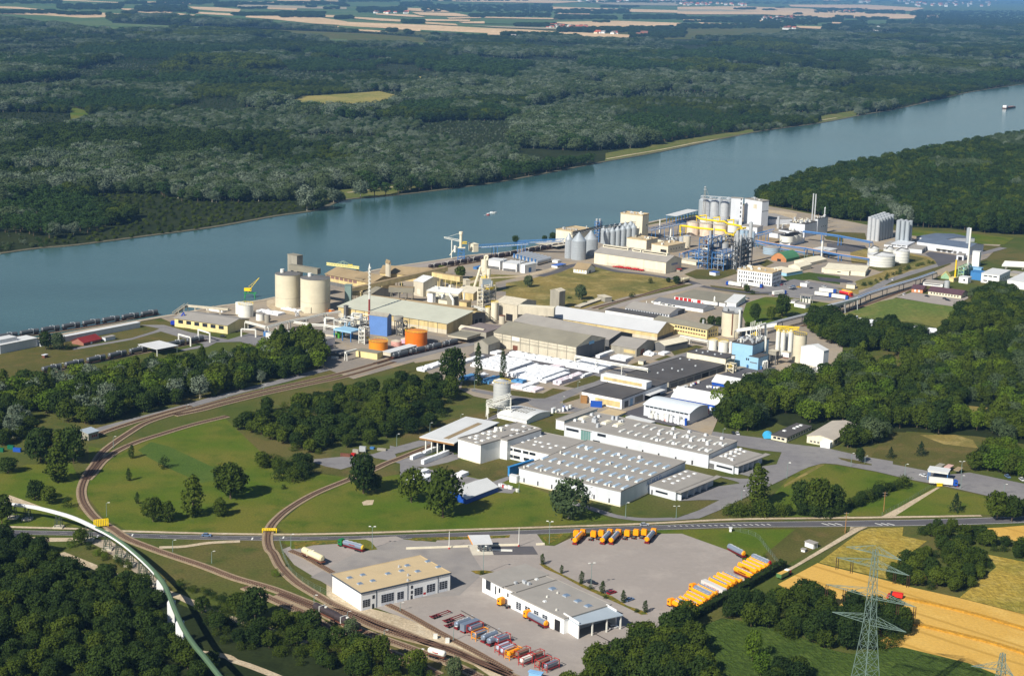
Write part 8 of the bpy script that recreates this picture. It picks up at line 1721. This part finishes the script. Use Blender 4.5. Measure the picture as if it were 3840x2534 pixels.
def pylon(base,arms,top,w0,label):
 g=G(base);o=thing('lattice_pylon',label,'pylon',g);H=HT(base,top);org=Vector((g.x,g.y,0));q=MB();n=16;AN=R(30)
 def wdt(z):t=z/H;return w0*(1-t/.62)+1.5*t/.62 if t<.62 else 1.5*(1-.6*(t-.62)/.38)
 def cn(z):w=wdt(z);return[Vector((sx*w*math.cos(AN)-sy*w*math.sin(AN),sx*w*math.sin(AN)+sy*w*math.cos(AN),z))for sx,sy in((-1,-1),(1,-1),(1,1),(-1,1))]
 for k in range(n):
  a,b=cn(H*k/n),cn(H*(k+1)/n)
  for i in range(4):q.bar(a[i],b[i],.2);q.bar(a[i],b[(i+1)%4],.1);q.bar(a[(i+1)%4],b[i],.1);q.bar(b[i],b[(i+1)%4],.1)
 q.build('mast',PYM,o)
 for pl,pr,yc,ins in arms:
  z=HT(base,yc);m=MB();c=cn(z);u=cn(z+2.6)
  for p in(pl,pr):
   e=G(p,z)-org;s=sorted(c,key=lambda v:(v-e).length)[:2];s2=sorted(u,key=lambda v:(v-e).length)[:2]
   for v in s:m.bar(v,e,.15)
   for v in s2:m.bar(v,e,.11)
   for t in(.2,.4,.6,.8):m.bar(s[0].lerp(e,t),s[1].lerp(e,t),.08);m.bar(s[0].lerp(e,t),s2[0].lerp(e,max(0,t-.2)),.08);m.bar(s[1].lerp(e,t),s2[1].lerp(e,max(0,t-.2)),.08)
   if ins:
    for t in(.98,.55):
     f=s[0].lerp(e,t)
     for dx in(-.35,.35):MB().tube(f+Vector((dx,0,0)),f+Vector((dx,0,-4.2)),.13,6).build('insulator',mat('insulator_brown',(70,48,40),.4,var=0),o)
  m.build('cross_arm',PYM,o)
pylon((752,2150),[((608,300),(1150,432),365,0),((520,405),(1228,582),500,1),((415,668),(1292,890),790,1),((472,938),(1198,1135),1045,0)],330,5.2,'large green grey lattice pylon in front of the ripe wheat field')
pylon((2050,2300),[((1835,1468),(2250,1568),1500,0)],1345,3.4,'top of a smaller lattice pylon at the lower right corner')
for fr_,x,y,yt,l in(((2940,1550,2.6133),598,1172,965,'wooden pole with crossbar beside the concrete track'),((2940,1550,2.6133),976,960,765,'grey pole with crossbars on the lawn triangle'),(Z1,0,0,0,'')):
 F(*fr_)
 if yt:h=HT((x,y),yt);t=thing('utility_pole',l,'pole',G((x,y)));MB().tube((0,0,0),(0,0,h),.22,7,.14).build('post',BRN,t);MB().bar((-1.2,0,h-.6),(1.2,0,h-.6),.15).bar((-1,0,h-2),(1,0,h-2),.15).build('crossbar',GRC,t)
F(*Z8)
for x,y,yt,l in((1885,1335,1150,'left'),):F(*Z8)
F(1700,1934,2.6133)
for x,y,yt,l in((640,300,112,'right of the fuel canopy'),(-30-12,325,150,'left of the fuel canopy')):h=HT((x,y),yt);t=thing('barrier_mast','white mast with red foot '+l,'mast',G((x,y)));MB().tube((0,0,.9),(0,0,h),.2,7,.12).build('post',WST,t);MB().cyl(0,0,0,.9,.5,.25,8).build('foot',RED,t)
F(*Z1)
def goal(p0,p1,yt,label,m=YST,th=1.0):
 a,b=G(p0),G(p1);h=HT(p0,yt);t=thing('height_gauge',label,'gantry',a);d=b-a;MB().tube((0,0,0),(0,0,h),.2,6).tube(d,d+Vector((0,0,h)),.2,6).build('post',m,t);q=MB();n=8
 q.bar((0,0,h),d+Vector((0,0,h)),.25).bar((0,0,h-th),d+Vector((0,0,h-th)),.25)
 for i in range(n+1):q.bar(d*(i/n)+Vector((0,0,h)),d*(i/n)+Vector((0,0,h-th)),.5)
 q.build('beam',m,t)
goal((925,1125),(1060,1110),1042,'yellow slatted height sign over the left track',th=3.2);F(*Z8);goal((482,1168),(618,1168),1125,'yellow height gantry over the middle track by the highway')
def bridge():
 F(*Z1);P=[G(p,z)for p,z in(((-180,860),5.5),((60,895),6),((330,928),6),((570,985),6.5),((740,1040),7),((905,1115),7),((1050,1185),7),((1200,1280),7.2),((1330,1385),7.4),((1440,1485),7.6),((1530,1580),8))];F(0,1934,2.6133)
 P+=[G(p,z)for p,z in(((1610,680),8.4),((1665,800),9),((1725,950),10),((1805,1120),11),((1905,1275),12),((2010,1400),12.6),((2160,1590),13),((2270,1720),13))]
 o=thing('conveyor_bridge','long curved covered conveyor bridge, white then green, on steel trestles and white piers','conveyor',(P[1].x,P[1].y,0));org=Vector((P[1].x,P[1].y,0));Q=smooth_line([p-org for p in P],4);n=len(Q);S=[]
 for i,p in enumerate(Q):d=Q[min(n-1,i+1)]-Q[max(0,i-1)];d.z=0;d.normalize();nn=Vector((-d.y,d.x,0));S.append([p+nn*x+Vector((0,0,z))for x,z in((-.9,0),(-.9,.9),(-.4,1.3),(.4,1.3),(.9,.9),(.9,0))])
 def part(nm,m,i0,i1,faces_):
  q=MB()
  for i in range(i0,i1):
   for j in faces_:k=(j+1)%6;q.quad(S[i][j],S[i+1][j],S[i+1][k],S[i][k])
  q.build(nm,m,o)
 wl,gr=WHR,mat('conveyor_green',(84,108,82),.6,var=.06);k=int(n*.3)
 part('white_cover',wl,0,k,(0,1,2,3,4));part('green_roof',gr,k,n-1,(1,2,3,4)if 0 else(1,2,3));part('white_side',WH,k,int(n*.56),(0,));part('green_side',gr,int(n*.56),n-1,(0,));part('side',gr,k,n-1,(4,));part('floor',DGC,0,n-1,(5,))
 F(*Z1)
 for x,y in((165,985),(350,1010),(570,1105),(915,1240),(1055,1325),(1200,1400),(1330,1490),(1440,1580),(1540,1665)):
  g=G((x,y))-org;c=min(Q,key=lambda v:(v.x-g.x)**2+(v.y-g.y)**2);q=MB();g.z=0
  for sx in(-1,1):
   for sy in(-1,1):q.bar(Vector((c.x+sx*1.5,c.y+sy*1.5,0)),Vector((c.x+sx*.9,c.y+sy*.9,c.z)),.28)
   for z in(.3,.6):q.bar(Vector((c.x-1.3,c.y+sx*1.2,c.z*z)),Vector((c.x+1.3,c.y+sx*1.2,c.z*z)),.2)
   q.bar(Vector((c.x-1.4,c.y+sx*1.3,.5)),Vector((c.x+1.1,c.y+sx*1.1,c.z)),.18)
  q.build('trestle',mat('dark_green_steel',(62,74,60),.7),o);MB().box(c.x-2.2,c.y-2.2,0,c.x+2.2,c.y+2.2,.8).build('footing',PALC,o)
 F(0,1934,2.6133)
 for x,y,yt in((1603,800,690),(1665,1055,850),(1773,1280,1120)):g=G((x,y))-org;c=min(Q,key=lambda v:(v.x-g.x)**2+(v.y-g.y)**2);MB().box(c.x-1.4,c.y-1.3,-1,c.x+1.4,c.y+1.3,c.z-.02).build('pier',WH,o)
bridge()
def fence(fr_,pts,label,h=2.2):
 F(*fr_);q=smooth_line([G(p)for p in pts],3);o=thing('wire_fence',label,'fence',q[0]);org=q[0].copy();m=mat('fence_green',(112,128,112),.6,var=.1);r=MB();ps=MB()
 for a,b in zip(q,q[1:]):
  a,b=a-org,b-org;L=(b-a).length
  for z in(.2,.8,1.4,h):r.bar(a+Vector((0,0,z)),b+Vector((0,0,z)),.06)
  for i in range(max(1,int(L/3))):c=a.lerp(b,i/max(1,int(L/3)));ps.bar(c,c+Vector((0,0,h)),.12)
 r.build('wires',m,o);ps.build('posts',m,o)
fence(Z9,[(440,250),(480,400),(560,560),(720,680),(900,770)],'wire fence between the curved track and the truck yard');fence((2400,1934,2.6133),[(900,140),(1130,205),(1240,330),(1360,485)],'wire fence slanting over the grass behind the trailer row');fence((2940,1550,2.6133),[(960,1008),(1200,880),(1480,705)],'wire fence along the ditch up to the weighbridge')
F(2940,1550,2.6133);b=B('weighbridge_roof','white roofed weighbridge with two end walls over the lorry','weighbridge',(1600,680),580,(1640,545),(1410,555),WST,WHR,wallz=4.6);q=MB()
for x in(.2,b.lu-.2):
 for y in(.2,b.lv-.2):q.bar((x,y,0),(x,y,4.6),.4)
q.build('posts',BST,b.o)
for x,y,m,l in((1530,525,GRC,'grey'),(1615,535,mat('pink_roof',(206,170,160),.7),'pinkish'),(1710,560,BRR,'brown')):b=B('bus_shelter','%s roofed shelter behind the weighbridge'%l,'shelter',(x,y+40),y,(x+50,y-25),(x-45,y-8),GRC,m,wallz=1.8)
b=B('yellow_gate','yellow gate panel below the weighbridge lorry','gate',(1500,712),688,(1532,670),(1492,690),YST,YST,lv=.4)
# farm machines, boats
F(2850,2080,7.84);g0,g1=G((560,720)),G((830,590));a=math.atan2(g1.y-g0.y,g1.x-g0.x);t=thing('farm_tractor','red tractor with white cab towing the green trailer','tractor',G((815,600)),a)
MB().box(-1.5,-.6,.9,2,.6,1.9).build('body',RED,t);MB().box(-1.6,-.9,1.6,.2,.9,2.7).build('cab',GLS,t);MB().box(-1.7,-1,2.7,.3,1,2.95).build('cab_roof',WH,t);wheels(t,(-1.1,),.95,1.1);wheels(t,(1.4,),.6,1)
t=thing('farm_trailer','green farm trailer full of grain behind the red tractor','trailer',G((655,680)),a);MB().box(-3,-1.25,1,3,1.25,2.7).build('body',mat('trailer_green',(84,122,72),.6),t);MB().box(-2.8,-1.1,2.6,2.8,1.1,2.75).build('grain_load',WHEAT,t);wheels(t,(-1.5,1.5),.55,1.1)
F(2940,1934,2.6133);g0,g1=G((1170,815)),G((1030,790));t=thing('combine_harvester','red combine harvester cutting the ripe wheat','combine',(g0+g1)/2,math.atan2(g1.y-g0.y,g1.x-g0.x));t.scale=(.72,)*3
MB().box(-3.6,-1.5,1,2.2,1.5,3.4).box(-3.8,-1.3,1.6,-3.6,1.3,3).build('body',mat('combine_red',(206,44,36),.5),t);MB().box(2.2,-1,1.6,3.4,1,3.5).build('cab',GLS,t);MB().box(-3.4,-1.53,1.7,1.5,-1.5,2.1).build('stripe',CRM,t);MB().box(4,-3.2,.2,5.2,3.2,1.2).build('header',RED,t);MB().bar((2.2,0,1.2),(4.2,0,.8),.8).build('feeder',DGC,t);wheels(t,(1.6,),.95,1.7);wheels(t,(-2.6,),.6,1.4)
F(2540,0,1.8231);g0,g1=G((2235,745)),G((2305,736));d=g1-g0;L=d.length;t=thing('cargo_ship','white and brown river cargo ship far up the river','ship',(g0.x,g0.y,.3),math.atan2(d.y,d.x));q=MB().prism([(0,-5),(L*.9,-5),(L,0),(L*.9,5),(0,5)],0,2.4);q.build('hull',mat('hull_brown',(92,70,64),.6),t);MB().prism([(L*.2,-4),(L*.88,-4),(L*.88,4),(L*.2,4)],2.4,3.4).build('hold_cover',mat('hold_red',(150,110,100),.6),t);MB().box(1,-4,2.4,L*.17,4,7).build('wheelhouse',WH,t)
FOAM=mat('wake_foam',(214,226,230),.5,var=.1)
F(1600,700,3.92);g=G((975,388));g1=G((900,418));t=thing('motor_boat','small white motor boat with a foam wake on the river','boat',(g.x,g.y,.25),R(20));MB().prism([(-3,-1.3),(2,-1.3),(4.5,0),(2,1.3),(-3,1.3)],0,1.1).build('hull',WH,t);MB().box(-.5,-.9,1.1,1.2,.9,2).build('windscreen',GLS,t)
t=thing('jet_ski','small red jet ski following the motor boat','boat',(g1.x,g1.y,.25),R(20));MB().prism([(-1.6,-.7),(1,-.7),(2.2,0),(1,.7),(-1.6,.7)],0,.8).build('hull',RED,t);MB().box(-.8,-.3,.8,.4,.3,1.4).build('seat',WH,t)
for pts,w_,l in(([(965,390),(930,392),(880,402)],2.6,'boat'),([(890,420),(840,425)],1.6,'ski')):strip('wake',pts,w_,FOAM,10)
# far villages
HS=[(MB().box(-6,-5,0,6,5,5).mesh('wall',m),MB().ext([(-5.4,4.9),(0,9),(5.4,4.9)],'x',-6.4,6.4).mesh('roof',r))for m,r in((WH,mat('village_red_roof',(178,96,72),.9)),(CRM,mat('village_red_roof',(178,96,72))),(WH,GRR),(WH,mat('village_dark_roof',(120,84,72),.9)))]
def village(x0,x1,y0,y1,n,label,sc_=1.3,rd=random.Random(77)):
 for i in range(n):
  g=G((rd.uniform(x0,x1),rd.uniform(y0,y1)));w_,r_=rd.choice(HS);o=thing('village_house','house '+label,'house',g,rd.random()*3,'houses '+label);s=rd.uniform(.8,1.2)*sc_;o.scale=(s,s,s);link('wall',w_,o);link('roof',r_,o)
F(1270,0,1.8277);village(1510,1700,186,208,46,'of the red roofed village among the far fields',1.5);village(1420,1520,178,196,14,'at the left end of the red roofed village',1.4);village(1330,1700,266,278,34,'in the line of village houses at the forest edge',1.2);village(1760,1820,230,236,4,'white farm house right of the village',1.8);village(1880,1905,234,240,3,'beside the far village church',1.6);village(2055,2100,246,254,3,'big manor at the forest edge',2.4);village(1190,1210,258,264,2,'lone at the forest edge',1.5);village(250,500,90,98,8,'along the far copse',2);village(1650,2376,6,20,40,'of the distant town on the horizon',3.5)
F(2540,0,1.8277);village(20,470,28,42,40,'of the long far village',3);village(580,800,124,140,26,'of the far village at the right',2);village(720,800,198,206,5,'white at the forest edge on the right',2);village(1250,1320,14,24,6,'white works far away',5);village(1130,1220,80,88,7,'white farm row',2.6);village(1500,2200,8,50,46,'of the hazy town at the top right',4)
b=B('far_works','white works building with a square tower in the far forest','works',(1362,212),192,(1420,205),(1312,196),WH,WHR,lu=30);b=B('far_tower','square white tower of the far works','tower',(1378,212),180,(1384,180),(1366,180),WH,WHR,lu=12)
# air
def haze():
 mb=MB();mb.box(-30000,-900,-1.0,30000,60000,262)
 m=bpy.data.materials.new('haze_air');m.use_nodes=True;t=m.node_tree;t.nodes.clear()
 v=t.nodes.new('ShaderNodeVolumePrincipled');o=t.nodes.new('ShaderNodeOutputMaterial')
 v.inputs['Color'].default_value=(0.24,0.52,0.95,1);v.inputs['Density'].default_value=0.000038
 v.inputs['Anisotropy'].default_value=0.0
 t.links.new(v.outputs[0],o.inputs['Volume'])
 h=mb.build('haze',m);h['kind']='stuff';h['label']='thin blue summer haze over the distant plain'
haze()
